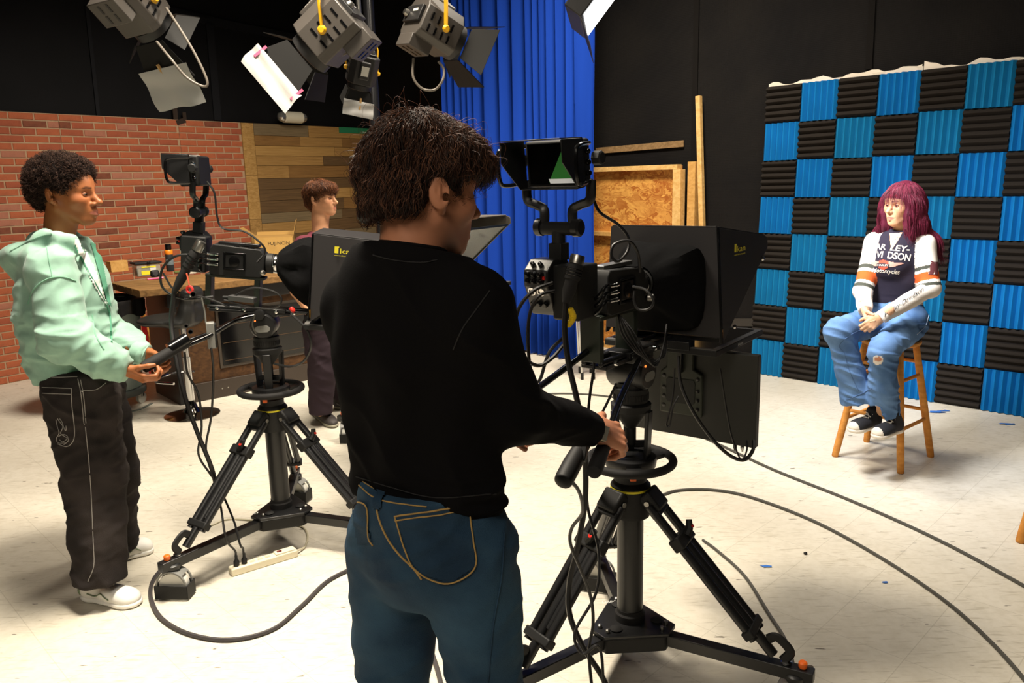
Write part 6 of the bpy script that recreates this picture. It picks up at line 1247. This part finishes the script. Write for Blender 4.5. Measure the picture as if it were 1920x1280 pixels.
cloth(S, .009, 'seat', mat('black_vinyl', (34, 34, 33), .4), B); fr_ = MB(); fr_.tube(spline([c + V(-.03, -.2, .30), c + V(-.2, -.12, .30), c + V(-.2, .12, .30), c + V(-.03, .2, .30)], 8), .010, 8); fr_.build('foot_ring', CHROME, B)
c = flo(213, 762); B = thing('trash_can', c, 'large grey plastic trash can with a black bag on a wheeled dolly', 'trash can'); TG = mat('trash_grey', (112, 122, 116), .55, var=.1, vscale=4)
MB().lathe([(.22, .16), (.235, .165), (.285, .82), (.30, .825), (.305, .86), (.29, .865), (.28, .84), (.23, .2)], c, n=48, cap=False).build('drum', TG, B)
for k in range(4):
    a = -1.9 + k * .62; d = V(math.cos(a), math.sin(a), 0); s = V(-d[1], d[0], 0); fr_ = MB()
    for (z0, z1, w0) in ((.66, .665, .10), (.82, .825, .10)): fr_.bar(c + d * (.235 + .05 * (z0 - .16) / .7 + .004) - s * w0 * .8, c + d * (.235 + .05 * (z0 - .16) / .7 + .004) + s * w0 * .8, .012, .012)
    fr_.build('moulded_rib', TG, B)
MB().bar(c + V(math.cos(-1.0), math.sin(-1.0), 0) * .30 + V(-.07, -.03, .74), c + V(math.cos(-1.0), math.sin(-1.0), 0) * .30 + V(.07, .06, .74), .05, .03).build('side_handle', TG, B, bevel=.008)
vs, fs = [], []; n = 60
for j, (r, z) in enumerate(((.25, .76), (.285, .86), (.315, .885), (.325, .865), (.318, .79), (.322, .76))):
    for i in range(n): a = 2 * math.pi * i / n; k_ = 1 + (.03 * math.sin(9 * a) + .02 * math.sin(17 * a + 1)) * (j > 1); vs.append(c + V(math.cos(a) * r * k_, math.sin(a) * r * k_, z + (.02 * math.sin(7 * a + j) if j > 2 else 0)))
for j in range(5):
    for i in range(n): fs.append((j * n + i, j * n + (i + 1) % n, (j + 1) * n + (i + 1) % n, (j + 1) * n + i))
MB().add(vs, fs).build('bin_bag', mat('bin_bag_black', (20, 19, 19), .3), B); MB().lathe([(.20, .10), (.25, .105), (.26, .12), (.26, .155), (.24, .16)], c, n=40).build('dolly_base', mat('dolly_grey', (72, 76, 74), .6), B)
for k in range(5):
    a = k * 1.2566 - .75; p = c + V(math.cos(a) * .21, math.sin(a) * .21, 0); MB().cyl(p + V(-.012, .004, .045), p + V(.012, -.004, .045), .045, n=20).build('wheel', WHITEP, B); MB().box(p + V(0, 0, .08), (.045, .03, .05)).build('wheel_fork', STEEL, B, bevel=.003)
a_, b_ = P(268, 598, 6.05), P(284, 700, 5.98); MB().bar(a_, b_ + (b_ - a_) * .0, .035, .012).build('red_scraper', mat('red_enamel', (190, 24, 26), .4), B, bevel=.003)
p_ = P(226, 560, 7.25); stool(p_[0], p_[1], .4, 'wooden stool behind the trash can, only its seat edge showing', float(p_[2]) + .01)
# ---------------------------------------------------------------- case on a chrome folding stand by the curtain
c = flo(1100, 705); B = thing('folding_stand', c, 'chrome legged folding stand behind the right camera', 'stand')
for sx in (-1, 1):
    for sy in (-1, 1): 
        l_ = MB().cyl(c + V(sx * .05, sy * .12, .0), c + V(sx * .08, sy * .12, .62), .009, n=12).build('leg', CHROME, B); MB().lathe([(.012, 0), (.013, .003), (.013, .06), (.010, .065)], c + V(sx * .05, sy * .12, 0), n=12).build('rubber_foot', RUB, l_)
MB().box(c + V(0, 0, .63), (.36, .32, .02)).build('top', BLKM, B, bevel=.004)
cc = c + V(-.02, 0, .641); B2 = thing('equipment_case', cc, 'black equipment case with pale lettering on the chrome stand', 'case'); MB().box(cc + V(0, 0, .07), (.34, .26, .14)).build('shell', mat('case_black', (30, 28, 28), .5), B2, bevel=.012, seg=3); MB().box(cc + V(0, -.0, .145), (.26, .2, .008)).build('lid_panel', BLKG, B2, bevel=.003); lettering('case_lettering', 'E  KIRA', cc + V(-.12, -.1302, .04), V(1, 0, 0), V(0, 0, 1), .04, WHT, B2, width=.22)
for x in (-.1, .1): MB().box(cc + V(x, -.131, .115), (.03, .006, .03)).build('catch', STEEL, B2, bevel=.002)
# ---------------------------------------------------------------- power strip
a_, b_ = flo(432, 1078), flo(556, 1040); dr = nrm(b_ - a_); sd = np.cross(V(0, 0, 1), dr); Rp = np.stack([dr, sd, V(0, 0, 1)], 1); L_ = np.linalg.norm(b_ - a_); c = (a_ + b_) / 2
B = thing('power_strip', c, 'beige power strip lying on the floor under the left pedestal', 'power strip'); IV = mat('ivory_plastic', (224, 216, 190), .5); MB().box(c + V(0, 0, .018), (L_, .05, .035), Rp).build('body', IV, B, bevel=.005); MB().box(c + dr * L_ * .32 + V(0, 0, .039), (L_ * .3, .04, .008), Rp).build('switch_block', IV, B, bevel=.002); MB().box(c + dr * L_ * .24 + V(0, 0, .044), (.022, .014, .006), Rp).build('rocker_switch', mat('dark_red', (96, 20, 18), .3), B, bevel=.002)
for k in range(5): MB().box(c + dr * (L_ * (-.40 + k * .115)) + V(0, 0, .0361), (.024, .018, .0015), Rp).build('socket', mat('socket_shade', (190, 182, 158), .5), B)
for k, (nm) in enumerate(((-.40), (-.285))): p = c + dr * L_ * nm + V(0, 0, .037); MB().lathe([(.011, 0), (.013, .004), (.013, .022), (.007, .03), (.006, .05)], p, V(.05, 0, 1), 12).build('plug', BLKM, B)
PLUG = [c + dr * L_ * -.40 + V(0, 0, .08), c + dr * L_ * -.285 + V(0, 0, .08)]
# ---------------------------------------------------------------- cables
CBL = mat('cable_black', (24, 23, 23), .45); CBG = mat('cable_grey', (74, 72, 66), .5); IVC = mat('cord_ivory', (196, 188, 162), .5)
def cable(name, pts, r, m, label, n=7, sub=7, cat='cable', group=None): return MB().tube(spline(pts, sub), r, n).build(name, m, label=label, cat=cat, group=group)
fl_ = lambda l, r: [flo(x, y, r) for x, y in l]
cable('floor_cable', fl_([(318, 1055), (298, 1072), (284, 1095), (284, 1125), (304, 1160), (355, 1188), (430, 1199), (510, 1180), (566, 1135), (620, 1085), (690, 1060), (745, 1090), (785, 1160), (812, 1230), (828, 1290), (836, 1400), (820, 1600)], .009), .009, mat('cable_slate', (62, 58, 58), .5), 'thick grey cable looping across the floor from the left caster to the jeans')
cable('floor_cable', fl_([(1235, 930), (1272, 919), (1335, 918), (1405, 931), (1520, 974), (1640, 1038), (1760, 1117), (1850, 1195), (1930, 1285), (1985, 1370), (2010, 1480)], .008), .008, CBG, 'cable curving from the right pedestal to the lower right corner')
cable('floor_cable', fl_([(1180, 772), (1250, 790), (1340, 829), (1450, 880), (1600, 940), (1760, 1012), (1935, 1106), (2100, 1200), (2250, 1330)], .008), .008, CBG, 'straight cable crossing the floor in front of the girl')
cable('floor_cable', fl_([(980, 742), (1030, 738), (1100, 739), (1180, 748)], .007), .007, CBG, 'short cable on the floor behind the black sleeve')
cable('floor_cable', fl_([(1318, 1012), (1345, 1032), (1395, 1078), (1440, 1148), (1476, 1208), (1490, 1280), (1480, 1400), (1420, 1500)], .007), .007, CBG, 'cable curling round the right leg of the front pedestal')
cable('ivory_cable', [b_ + V(0, 0, .02), *fl_([(572, 1024), (576, 1000), (560, 985), (500, 978), (430, 973), (395, 985)], .005)], .005, IVC, 'ivory cord from the power strip under the left pedestal')
cable('floor_cable', fl_([(700, 760), (690, 790), (668, 795), (645, 788), (640, 800), (660, 812), (720, 812)], .006), .006, CBL, 'black cable loop on the floor beside the maroon boy\'s shoe')
cable('plug_cord', [P(402, 900, 3.45), P(414, 950, 3.36), P(424, 1010, 3.3), PLUG[0] + V(0, 0, .03), PLUG[0]], .005, CBL, 'left plug cord dropping to the power strip'); cable('plug_cord', [P(408, 905, 3.45), P(438, 975, 3.40), P(450, 1020, 3.36), PLUG[1] + V(0, 0, .03), PLUG[1]], .005, CBL, 'right plug cord dropping to the power strip')
# left rig
def connector(a, b, r, parent=None, label=None): 
    ax = nrm(b - a); L = np.linalg.norm(b - a); o = thing('cable_connector', a, label, 'connector'); MB().lathe([(r * 1.0, 0), (r * 1.1, .006), (r * 1.1, L * .18), (r * .8, L * .2)], a, ax, 16).build('metal_collar', STEEL, o); MB().lathe([(r * .9, L * .18), (r * 1.15, L * .24), (r * 1.15, L * .5), (r * .95, L * .52), (r * 1.0, L * .75), (r * .55, L)], a, ax, 16).build('strain_relief', RUB, o)
    for k in (.30, .36, .42): MB().torus(a + ax * L * k, r * 1.17, .0018, ax, 20, 6).build('grip_ring', BLKG, o)
Yr = 3.52
connector(P(378, 452, Yr), P(326, 548, Yr - .02), .021, label='rubber cable connector plugged into the left camera'); cable('camera_cable', [P(326, 548, Yr - .02), P(321, 600, Yr - .03), P(328, 660, Yr - .08), P(343, 730, Yr - .12), P(366, 800, Yr - .12), P(395, 872, Yr - .1), P(404, 905, Yr - .07)], .010, CBL, 'thick black camera cable hanging from the left camera')
cable('signal_cable', [P(372, 478, Yr), P(330, 480, Yr - .02), P(304, 505, Yr - .02), P(306, 540, Yr - .02), P(345, 560, Yr), P(400, 556, Yr + .02)], .0055, CBL, 'looped signal cable behind the left camera'); cable('signal_cable', [P(306, 512, Yr + .01), P(330, 545, Yr), P(385, 558, Yr), P(430, 575, Yr)], .0045, CBL, 'second signal cable sagging behind the left camera')
cable('viewfinder_cord', [P(388, 340, 3.55), P(402, 362, 3.55), P(407, 405, 3.55), P(418, 428, 3.55), P(458, 434, 3.55), P(488, 455, 3.55), P(497, 472, 3.56), P(482, 492, 3.54)], .0045, CBL, 'viewfinder cord bowing over the left camera'); cable('plug_cord', [P(396, 652, 3.4), P(400, 700, 3.42), P(396, 780, 3.42), P(386, 840, 3.42), P(398, 890, 3.44), P(402, 900, 3.45)], .005, CBL, 'thin black cord hanging below the left pan handle')
cable('plug_cord', [P(346, 660, 3.38), P(352, 700, 3.38), P(372, 740, 3.4), P(378, 800, 3.4), P(372, 850, 3.42), P(392, 885, 3.44), P(408, 905, 3.45)], .005, CBL, 'thin cord twisting beside the chrome pole'); cable('head_cable', [P(545, 588, 3.5), P(574, 616, 3.48), P(583, 648, 3.48), P(570, 676, 3.5), P(545, 687, 3.5), P(515, 682, 3.55)], .0055, CBL, 'cable loop beside the left pan head')
cable('signal_cable', [P(430, 560, 3.5), P(470, 540, 3.5), P(510, 545, 3.5), P(528, 560, 3.5), P(515, 578, 3.5), P(470, 575, 3.5), P(420, 562, 3.5)], .004, CBL, 'thin cable loop below the left camera body'); cable('signal_cable', [P(378, 558, 3.5), P(384, 585, 3.48), P(386, 605, 3.46)], .004, CBG, 'short grey lead to the power adapter'); cable('signal_cable', [P(478, 590, 3.5), P(473, 608, 3.5), P(480, 625, 3.52)], .004, CBG, 'grey lead clipped to the left tilt drum')
c = P(396, 628, 3.44); B = thing('power_adapter', c, 'grey power adapter hanging below the left camera', 'adapter'); MB().box(c, (.035, .05, .115), frame_of(20, 0)).build('casing', GREYP, B, bevel=.004); MB().box(c + V(.021, 0, 0), (.006, .045, .105), frame_of(20, 0)).build('side_plate', BLKM, B, bevel=.002)
c = P(455, 560, 3.5); B = thing('cable_box', c, 'flat black inline box on the rails under the left camera', 'adapter'); MB().box(c, (.12, .04, .024), frame_of(-8, -6)).build('casing', mat('inline_grey', (66, 66, 66), .4), B, bevel=.003); MB().cyl(c + V(-.06, .01, .005), c + V(-.09, .012, .007), .008, n=12).build('strain_relief', BLKM, B)
a_ = P(350, 512, 3.48); B = thing('red_tag', a_, 'red ribbon tag dangling from the left camera cable', 'tag'); RB_ = mat('red_ribbon', (222, 44, 40), .6); MB().tube([a_ + V(0, 0, 0), a_ + V(.004, 0, -.03), a_ + V(.006, 0, -.05)], .007, 8, flat=.35).build('ribbon', mat('red_ribbon_pale', (226, 100, 70), .6), B); MB().torus(a_ + V(.006, 0, -.072), .014, .006, V(.3, 1, 0), 20, 8).build('loop', RB_, B); MB().ball(a_ + V(.006, 0, -.098), (.004, .004, .007)).build('clip', CHROME, B)
c = P(545, 577, 3.46); MB().lathe([(.007, 0), (.010, .003), (.010, .02), (.006, .025)], c, V(.6, -.3, -.6), 12).build('red_connector', RED, label='red cable plug under the left prompter hood', cat='connector')
# right rig
connector(P(1084, 478, 2.22), P(1061, 568, 2.20), .019, label='long rubber cable connector on the right camera'); cable('camera_cable', [P(1061, 568, 2.20), P(1059, 620, 2.19), P(1066, 680, 2.17), P(1080, 740, 2.14), P(1092, 800, 2.12), P(1098, 880, 2.12), P(1096, 950, 2.12), P(1082, 1030, 2.12), P(1068, 1090, 2.12), P(1068, 1150, 2.10), P(1092, 1210, 2.08), P(1130, 1270, 2.05), P(1150, 1320, 2.03)], .0085, CBL, 'thick black camera cable running down the front pedestal leg')
cable('signal_cable', [P(1036, 530, 2.22), P(1000, 545, 2.20), P(972, 580, 2.20), P(966, 625, 2.20), P(982, 668, 2.20), P(1008, 685, 2.21), P(1034, 672, 2.22), P(1058, 645, 2.25)], .0055, CBL, 'outer cable loop left of the right camera'); cable('signal_cable', [P(1040, 545, 2.24), P(1010, 555, 2.22), P(993, 590, 2.22), P(990, 650, 2.22), P(998, 705, 2.22), P(1012, 712, 2.22), P(1030, 660, 2.24), P(1062, 628, 2.28)], .005, CBL, 'inner cable loop left of the right camera')
cable('viewfinder_cord', [P(1112, 372, 2.40), P(1125, 398, 2.40), P(1158, 420, 2.40), P(1178, 445, 2.40), P(1176, 472, 2.38), P(1158, 490, 2.36), P(1146, 478, 2.36), P(1152, 458, 2.37), P(1180, 452, 2.38), P(1196, 475, 2.40), P(1200, 510, 2.42)], .0048, CBL, 'double looped viewfinder cord over the right camera')
cable('signal_cable', [P(1186, 537, 2.36), P(1210, 543, 2.34), P(1225, 562, 2.33), P(1218, 578, 2.33), P(1198, 580, 2.34), P(1189, 565, 2.35), P(1190, 545, 2.36)], .004, CBL, 'small cable loop at the right camera lens'); cable('monitor_cable', [P(1272, 668, 2.72), P(1277, 720, 2.68), P(1300, 772, 2.64), P(1335, 822, 2.62), P(1368, 853, 2.60), P(1395, 862, 2.60), P(1411, 845, 2.62), P(1413, 826, 2.66)], .0065, CBL, 'thick cable hanging in front of the hanging monitor'); cable('monitor_cable', [P(1350, 690, 2.70), P(1366, 790, 2.66), P(1376, 830, 2.64), P(1390, 862, 2.62), P(1400, 845, 2.63), P(1400, 826, 2.66)], .0032, CBL, 'thin power lead of the hanging monitor')
cable('monitor_cable', [P(1265, 690, 2.66), P(1262, 740, 2.64), P(1252, 785, 2.62), P(1250, 797, 2.62), P(1256, 796, 2.62), P(1262, 762, 2.63), P(1272, 742, 2.64)], .003, CBL, 'thin drooping wire beside the hanging monitor')
for i in range(5):
    o = i * 6; cable('bundle_wire', [P(1158 + o * .4, 588 + i * 2, 2.42), P(1166 + o, 625, 2.40), P(1188 + o, 655 + i * 3, 2.39), P(1218 + o * .5, 674 + i * 3, 2.40), P(1244, 668 - i * 5, 2.46), P(1250, 640 - i * 8, 2.55)], .0032, CBL, '%s thin black wire of the bundle draped under the right camera' % ('innermost', 'second innermost', 'middle', 'second outermost', 'outermost')[i], group='wires draped under the right camera')
cable('grip_cord', [P(1060, 892, 1.80), P(1085, 920, 1.86), P(1092, 960, 1.95), P(1072, 990, 2.0), P(1070, 1020, 2.02), P(1090, 1070, 2.04), P(1108, 1120, 2.06), P(1112, 1170, 2.06), P(1104, 1220, 2.05), P(1110, 1290, 2.02)], .0048, CBL, 'cord dangling from the zoom grip of the boy in black'); cable('grip_cord', [P(1118, 640, 2.38), P(1112, 700, 2.34), P(1104, 760, 2.3), P(1098, 860, 2.26), P(1102, 950, 2.2), P(1122, 1030, 2.15), P(1118, 1110, 2.1), P(1078, 1185, 2.06), P(1092, 1225, 2.04), P(1118, 1210, 2.04), P(1128, 1230, 2.04), P(1132, 1300, 2.0)], .0045, CBL, 'thin cord running down beside the thick camera cable')
cable('brake_cable', [P(1155, 720, 2.35), P(1128, 775, 2.2), P(1108, 800, 2.1), P(1098, 830, 1.98)], .004, CBL, 'thin control cable behind the thumb of the boy in black')
hx = []; a_, b_ = P(1068, 578, 2.20), P(1064, 612, 2.20)
for i in range(140): t = i / 139; an = t * 2 * math.pi * 16; pz = a_ * (1 - t) + b_ * t + V(.012 * math.sin(t * math.pi), 0, 0); hx.append(pz + V(math.cos(an) * .0085, math.sin(an) * .0085, 0))
MB().tube(hx, .0021, 6).build('coiled_tether', mat('yellow_coil', (240, 206, 30), .45), label='yellow coiled tether hanging by the right camera connector', cat='tether')
# ---------------------------------------------------------------- tape scraps and specks on the floor
BT = mat('blue_tape', (50, 110, 196), .7)
for (x, y, s, lb) in ((1754, 772, .10, 'large crumpled blue tape scrap on the floor behind the stool'), (1772, 770, .07, 'thin blue tape strip beside the crumpled scrap'), (1890, 795, .08, 'dark blue tape strip near the right board of foam'), (1436, 1062, .035, 'small blue tape scrap beyond the front pedestal leg'), (1658, 1092, .02, 'tiny blue tape scrap between the two floor cables')):
    c = flo(x, y, .002); R_ = random.Random(x); pts = []
    for k in range(9): a = k * 2 * math.pi / 9; rr = s * (.25 + .5 * R_.random()); pts.append(c + V(math.cos(a) * rr * 1.2, math.sin(a) * rr * .5, .004 * R_.random()))
    MB().prism(pts, V(0, 0, .0015)).build('tape_scrap', BT, smooth=False, label=lb, cat='tape scrap')
c = flo(1510, 1039); MB().ball(c + V(0, 0, .006), (.009, .008, .006)).build('black_cap', BLKM, label='tiny black cap lying alone on the floor', cat='cap'); c = flo(1518, 1252); MB().ball(c + V(0, 0, .005), (.014, .008, .005)).build('dust_lump', mat('dust_grey', (90, 80, 70), .9), label='small grey crumb on the floor by the right caster', cat='debris')
# ---------------------------------------------------------------- hanging fresnel lights
FX = mat('fixture_grey', (78, 73, 68), .45, var=.08, vscale=10); FXD = mat('fixture_black', (34, 33, 33), .5); BARN = mat('barn_door', (17, 16, 14), .65, var=.2, vscale=14, spec=.3); YOKE = mat('yoke_yellow', (230, 172, 20), .45); GEL = mat('diffusion_sheet', (214, 212, 208), .45, alpha=.82); PINK = mat('clothes_peg_pink', (238, 110, 150), .5); PEG = mat('wood_peg', (206, 164, 104), .7)
def fresnel(pos, fwd, upv, size, label, doors, gel, yoke_h, cord, dark=False, sheet=None):
    f = nrm(fwd); u = nrm(np.asarray(upv) - f * (np.asarray(upv) @ f)); l = np.cross(u, f); s = size; T = lambda a, b, c_: pos + s * (a * f + b * l + c_ * u); R_ = np.stack([f, l, u], 1); root = thing('stage_light', pos, label, 'stage light', 'stage lights hanging from the grid'); hm = FXD if dark else FX
    oc = [(-.42, -.5), (.42, -.5), (.56, -.34), (.56, .30), (.34, .58), (-.34, .58), (-.56, .30), (-.56, -.34)]
    MB().prism([T(-.62, b, c_) for b, c_ in oc], f * s * 1.1).build('housing', hm, root, bevel=.006); tb = MB().prism([T(-.45, -.2, .58), T(.25, -.2, .58), T(.25, .2, .58), T(-.45, .2, .58)], u * s * .14).build('top_vent', hm, root, bevel=.01)
    MB().box(T(-.1, 0, .725), (s * .36, s * .28, .003), R_).build('rating_label', WHITEP, tb)
    for sd in (-1, 1):
        for k in range(4):
            for zz in (-.22, .08): MB().box(T(-.42 + k * .2, sd * .562, zz), (s * .05, .004, s * .2), R_).build('vent_slot', BLKG, root)
    bk = MB().box(T(-.66, 0, .05), (s * .10, s * .86, s * .42), R_).build('rear_panel', FXD, root, bevel=.003); MB().lathe([(s * .09, 0), (s * .10, .004), (s * .07, .02)], T(-.71, .28, .05), -f, 16).build('focus_knob', STEEL, bk); MB().box(T(-.715, -.12, .12), (.002, s * .26, s * .07), R_).build('maker_plate', WHITEP, bk)
    lb_ = MB().box(T(-.35, 0, -.62), (s * .62, s * .76, s * .32), R_).build('ballast_box', hm, root, bevel=.004)
    for k in range(2):
        for j in range(2): MB().box(T(-.48 + .26 * j, .12 - .24 * k, -.783), (s * .2, s * .05, .003), R_).build('ballast_slot', BLKG, lb_)
    MB().lathe([(s * .44, 0), (s * .47, .006), (s * .47, s * .22), (s * .43, s * .24)], T(.48, 0, 0), f, 32).build('lens_barrel', FXD, root); MB().lathe([(s * .002, s * .2), (s * .25, s * .19), (s * .42, s * .15)], T(.48, 0, 0), f, 32, cap=False).build('fresnel_lens', mat('lens_glass', (180, 190, 196), .08), root)
    for (k, ang, ln) in doors:
        ax = (u, -u, l, -l)[k]; sx = (l, l, u, u)[k]; h0 = T(.74, 0, 0) + ax * s * .46; d = nrm(f * math.cos(ang) + ax * math.sin(ang)); w0, w1 = .40, .40 + ln * .32
        fl = MB().prism([h0 - sx * s * w0, h0 + sx * s * w0, h0 + sx * s * w1 + d * s * ln, h0 - sx * s * w1 + d * s * ln], np.cross(d, sx) * .003).build('barn_door', BARN, root, smooth=False)
        if gel == k:
            g0 = h0 + d * s * ln * .62; nn = np.cross(d, sx); nn = nn if nn @ ax > 0 else -nn; vs, fs = [], []; n = 10
            for i in range(n + 1):
                for j in range(n + 1): a = (i / n - .5) * 2; t = j / n; vs.append(g0 + sx * s * a * (w1 * 1.02) + d * s * t * (sheet or .75) + nn * (.008 + s * .05 * (1 + math.sin(a * 5 + t * 4)) * t + s * .02 * (1 + math.sin(9 * t + a))) + V(0, 0, -.10 * s * t * t))
            for i in range(n):
                for j in range(n): fs.append((i * (n + 1) + j, (i + 1) * (n + 1) + j, (i + 1) * (n + 1) + j + 1, i * (n + 1) + j + 1))
            MB().add(vs, fs).build('diffusion_sheet', GEL, root)
            for a, mm in ((-.9, PINK), (.8, PINK)) if sheet == .46 else ((.1, PEG),): MB().bar(g0 + sx * s * a * w1 + nn * .01 - d * .02, g0 + sx * s * a * w1 + nn * .012 + d * .05, .010, .012).build('clothes_peg', mm, root)
    yk = spline([T(.0, .62, -.02), pos + l * s * .66 + V(0, 0, yoke_h * .5), pos + l * s * .62 + V(0, 0, yoke_h * .85), pos + V(0, 0, yoke_h), pos - l * s * .62 + V(0, 0, yoke_h * .85), pos - l * s * .66 + V(0, 0, yoke_h * .5), T(0, -.62, -.02)], 8); y_ = MB().tube(yk, s * .055, 10, flat=.6).build('yoke', YOKE, root)
    for sd in (-1, 1): MB().lathe([(s * .09, 0), (s * .10, .006), (s * .06, .02)], T(0, sd * .60, -.02), l * sd, 14).build('yoke_bolt', YOKE, y_)
    MB().cyl(pos + V(0, 0, yoke_h), V(pos[0], pos[1], 4.62), .012, n=12).build('drop_pipe', STEEL, root); MB().box(pos + V(0, 0, yoke_h + .03), (.05, .05, .06)).build('clamp', STEEL, root, bevel=.006)
    if cord: MB().tube(spline(cord, 8), .006, 8).build('power_cord', mat('cord_grey', (112, 104, 94), .5), root)
    return root
fresnel(P(250, 8, 3.9), V(.35, .75, -.72), V(0, .3, 1), .20, 'grey stage light hanging upper left with a clear plastic sheet clipped on', [(1, .25, .95), (0, .7, .6), (2, .9, .5), (3, .9, .5)], 1, .22, [P(294, 78, 3.85), P(320, 110, 3.8), P(350, 145, 3.8), P(382, 162, 3.8), P(388, 150, 3.8), P(365, 100, 3.82), P(335, 50, 3.85), P(312, 15, 3.9)], False, .9)
fresnel(P(622, 62, 3.9), V(-.72, .12, -.58), V(-.3, 0, 1), .215, 'grey stage light angled down left, frosted sheet held by pink pegs', [(2, .30, .85), (3, .6, .7), (0, .9, .45), (1, .55, .6)], 2, .22, [P(606, 90, 3.9), P(625, 104, 3.9), P(648, 100, 3.9), P(660, 80, 3.95)], False, .46)
fresnel(P(815, 55, 4.0), V(.72, .52, -.42), V(.2, 0, 1), .185, 'grey stage light pointing right in front of the blue curtain', [(1, .35, .9), (0, .5, .85), (2, .6, .7), (3, .8, .7)], 9, .24, [P(775, 110, 3.95), P(775, 145, 3.92), P(792, 166, 3.92), P(815, 168, 3.92), P(830, 150, 3.92), P(832, 130, 3.95), P(822, 115, 3.95)])
fresnel(P(679, 132, 5.3), V(-.30, .25, -.95), V(.35, -.75, .3), .16, 'small black stage light hanging lower between the two grey ones', [(1, .2, .6), (0, .3, .6), (2, .2, .6), (3, .2, .6)], 0, .20, None, True, .5)
# lit panel softlight hanging over the set
A_, B_ = P(1096, 28, 3.70), P(1103, 67, 4.30); lx = nrm(V(.62, 0, .78)); sx = nrm(B_ - A_); nn = nrm(np.cross(lx, sx)); nn = nn if nn[2] < 0 else -nn; LP = thing('led_panel', (A_ + B_) / 2, 'lit white panel light hanging at the top edge beside the blue curtain', 'panel light'); Lw = .75
MB().prism([A_, B_, B_ + lx * Lw, A_ + lx * Lw], -nn * .004).build('diffuser', mat('panel_glow', (255, 255, 255), .5, emit=4.0), LP, smooth=False); MB().prism([A_ - nn * .006 - lx * .02 - sx * .02, B_ - nn * .006 - lx * .02 + sx * .02, B_ + lx * (Lw + .02) - nn * .006 + sx * .02, A_ + lx * (Lw + .02) - nn * .006 - sx * .02], -nn * .09).build('housing', FXD, LP, bevel=.005)
MB().prism([A_ - lx * .02 - sx * .02, B_ - lx * .02 + sx * .02, B_ - lx * .085 + sx * .04 + nn * .10, A_ - lx * .085 - sx * .04 + nn * .10], lx * -.003).build('barn_door', FXD, LP, smooth=False); MB().cyl(A_ * .5 + B_ * .5 + lx * Lw * .5 - nn * .09, (A_ + B_) / 2 + lx * Lw * .5 - nn * .09 + V(-.2, 0, 1.35), .014, n=12).build('drop_pipe', STEEL, LP)
# ---------------------------------------------------------------- overhead pipes, hanger and lamp tube
a_ = P(673, 20, 6.4); MB().cyl(V(a_[0], a_[1], 2.85), V(a_[0], a_[1], 4.66), .018, n=14).build('drop_pipe', STEEL, label='thin bright vertical pipe above the small black stage light', cat='pipe'); a_ = P(697, 120, 7.6); MB().cyl(V(a_[0], a_[1], 0.0), V(a_[0], a_[1], 4.66), .05, n=20).build('floor_pole', mat('pole_black_gloss', (22, 22, 24), .25), label='glossy black floor to ceiling pole behind the curly brown hair', cat='pole')
a_ = P(598, 60, 8.0); MB().cyl(P(580, -20, 8.0), P(583, 45, 8.0), .012, n=10).build('ceiling_cable', CBL, label='dark cord hanging above the frosted stage light', cat='cord')
t0, t1, t2 = on_left(313, 100), on_left(325, 231), on_left(341, 222); mb = MB(); mb.bar(t0 - NL * .05, t1 - NL * .05, .05, .012, up=NL); mb.bar(t1 - NL * .05, t2 - NL * .05 - V(0, 0, .02), .05, .03, up=NL); mb.bar(t2 - NL * .05 - V(0, 0, .04), t2 - NL * .05 + V(0, 0, .06), .04, .012, up=NL); mb.build('metal_hook', mat('hook_brown', (66, 54, 46), .5, .6), label='flat brown metal hook reaching over the top of the brick panels', cat='hook')
c = onpl(548, 220, NL * (CB - .10), NL); B = thing('tube_lamp', c, 'white cylinder lamp with clear domed ends above the wood panels', 'lamp'); MB().lathe([(.062, -.13), (.066, -.125), (.066, .125), (.062, .13)], c, UL, 28).build('tube', mat('lamp_white', (214, 208, 188), .5), B)
for sd in (-1, 1): MB().lathe([(.058, .13), (.060, .15), (.045, .185), (.015, .20), (.001, .202)], c, UL * sd, 24, cap=False).build('end_dome', mat('clear_dome', (200, 200, 196), .1, .8), B)
MB().bar(c, c + NL * .16, .03, .03).build('wall_bracket', FXD, B)
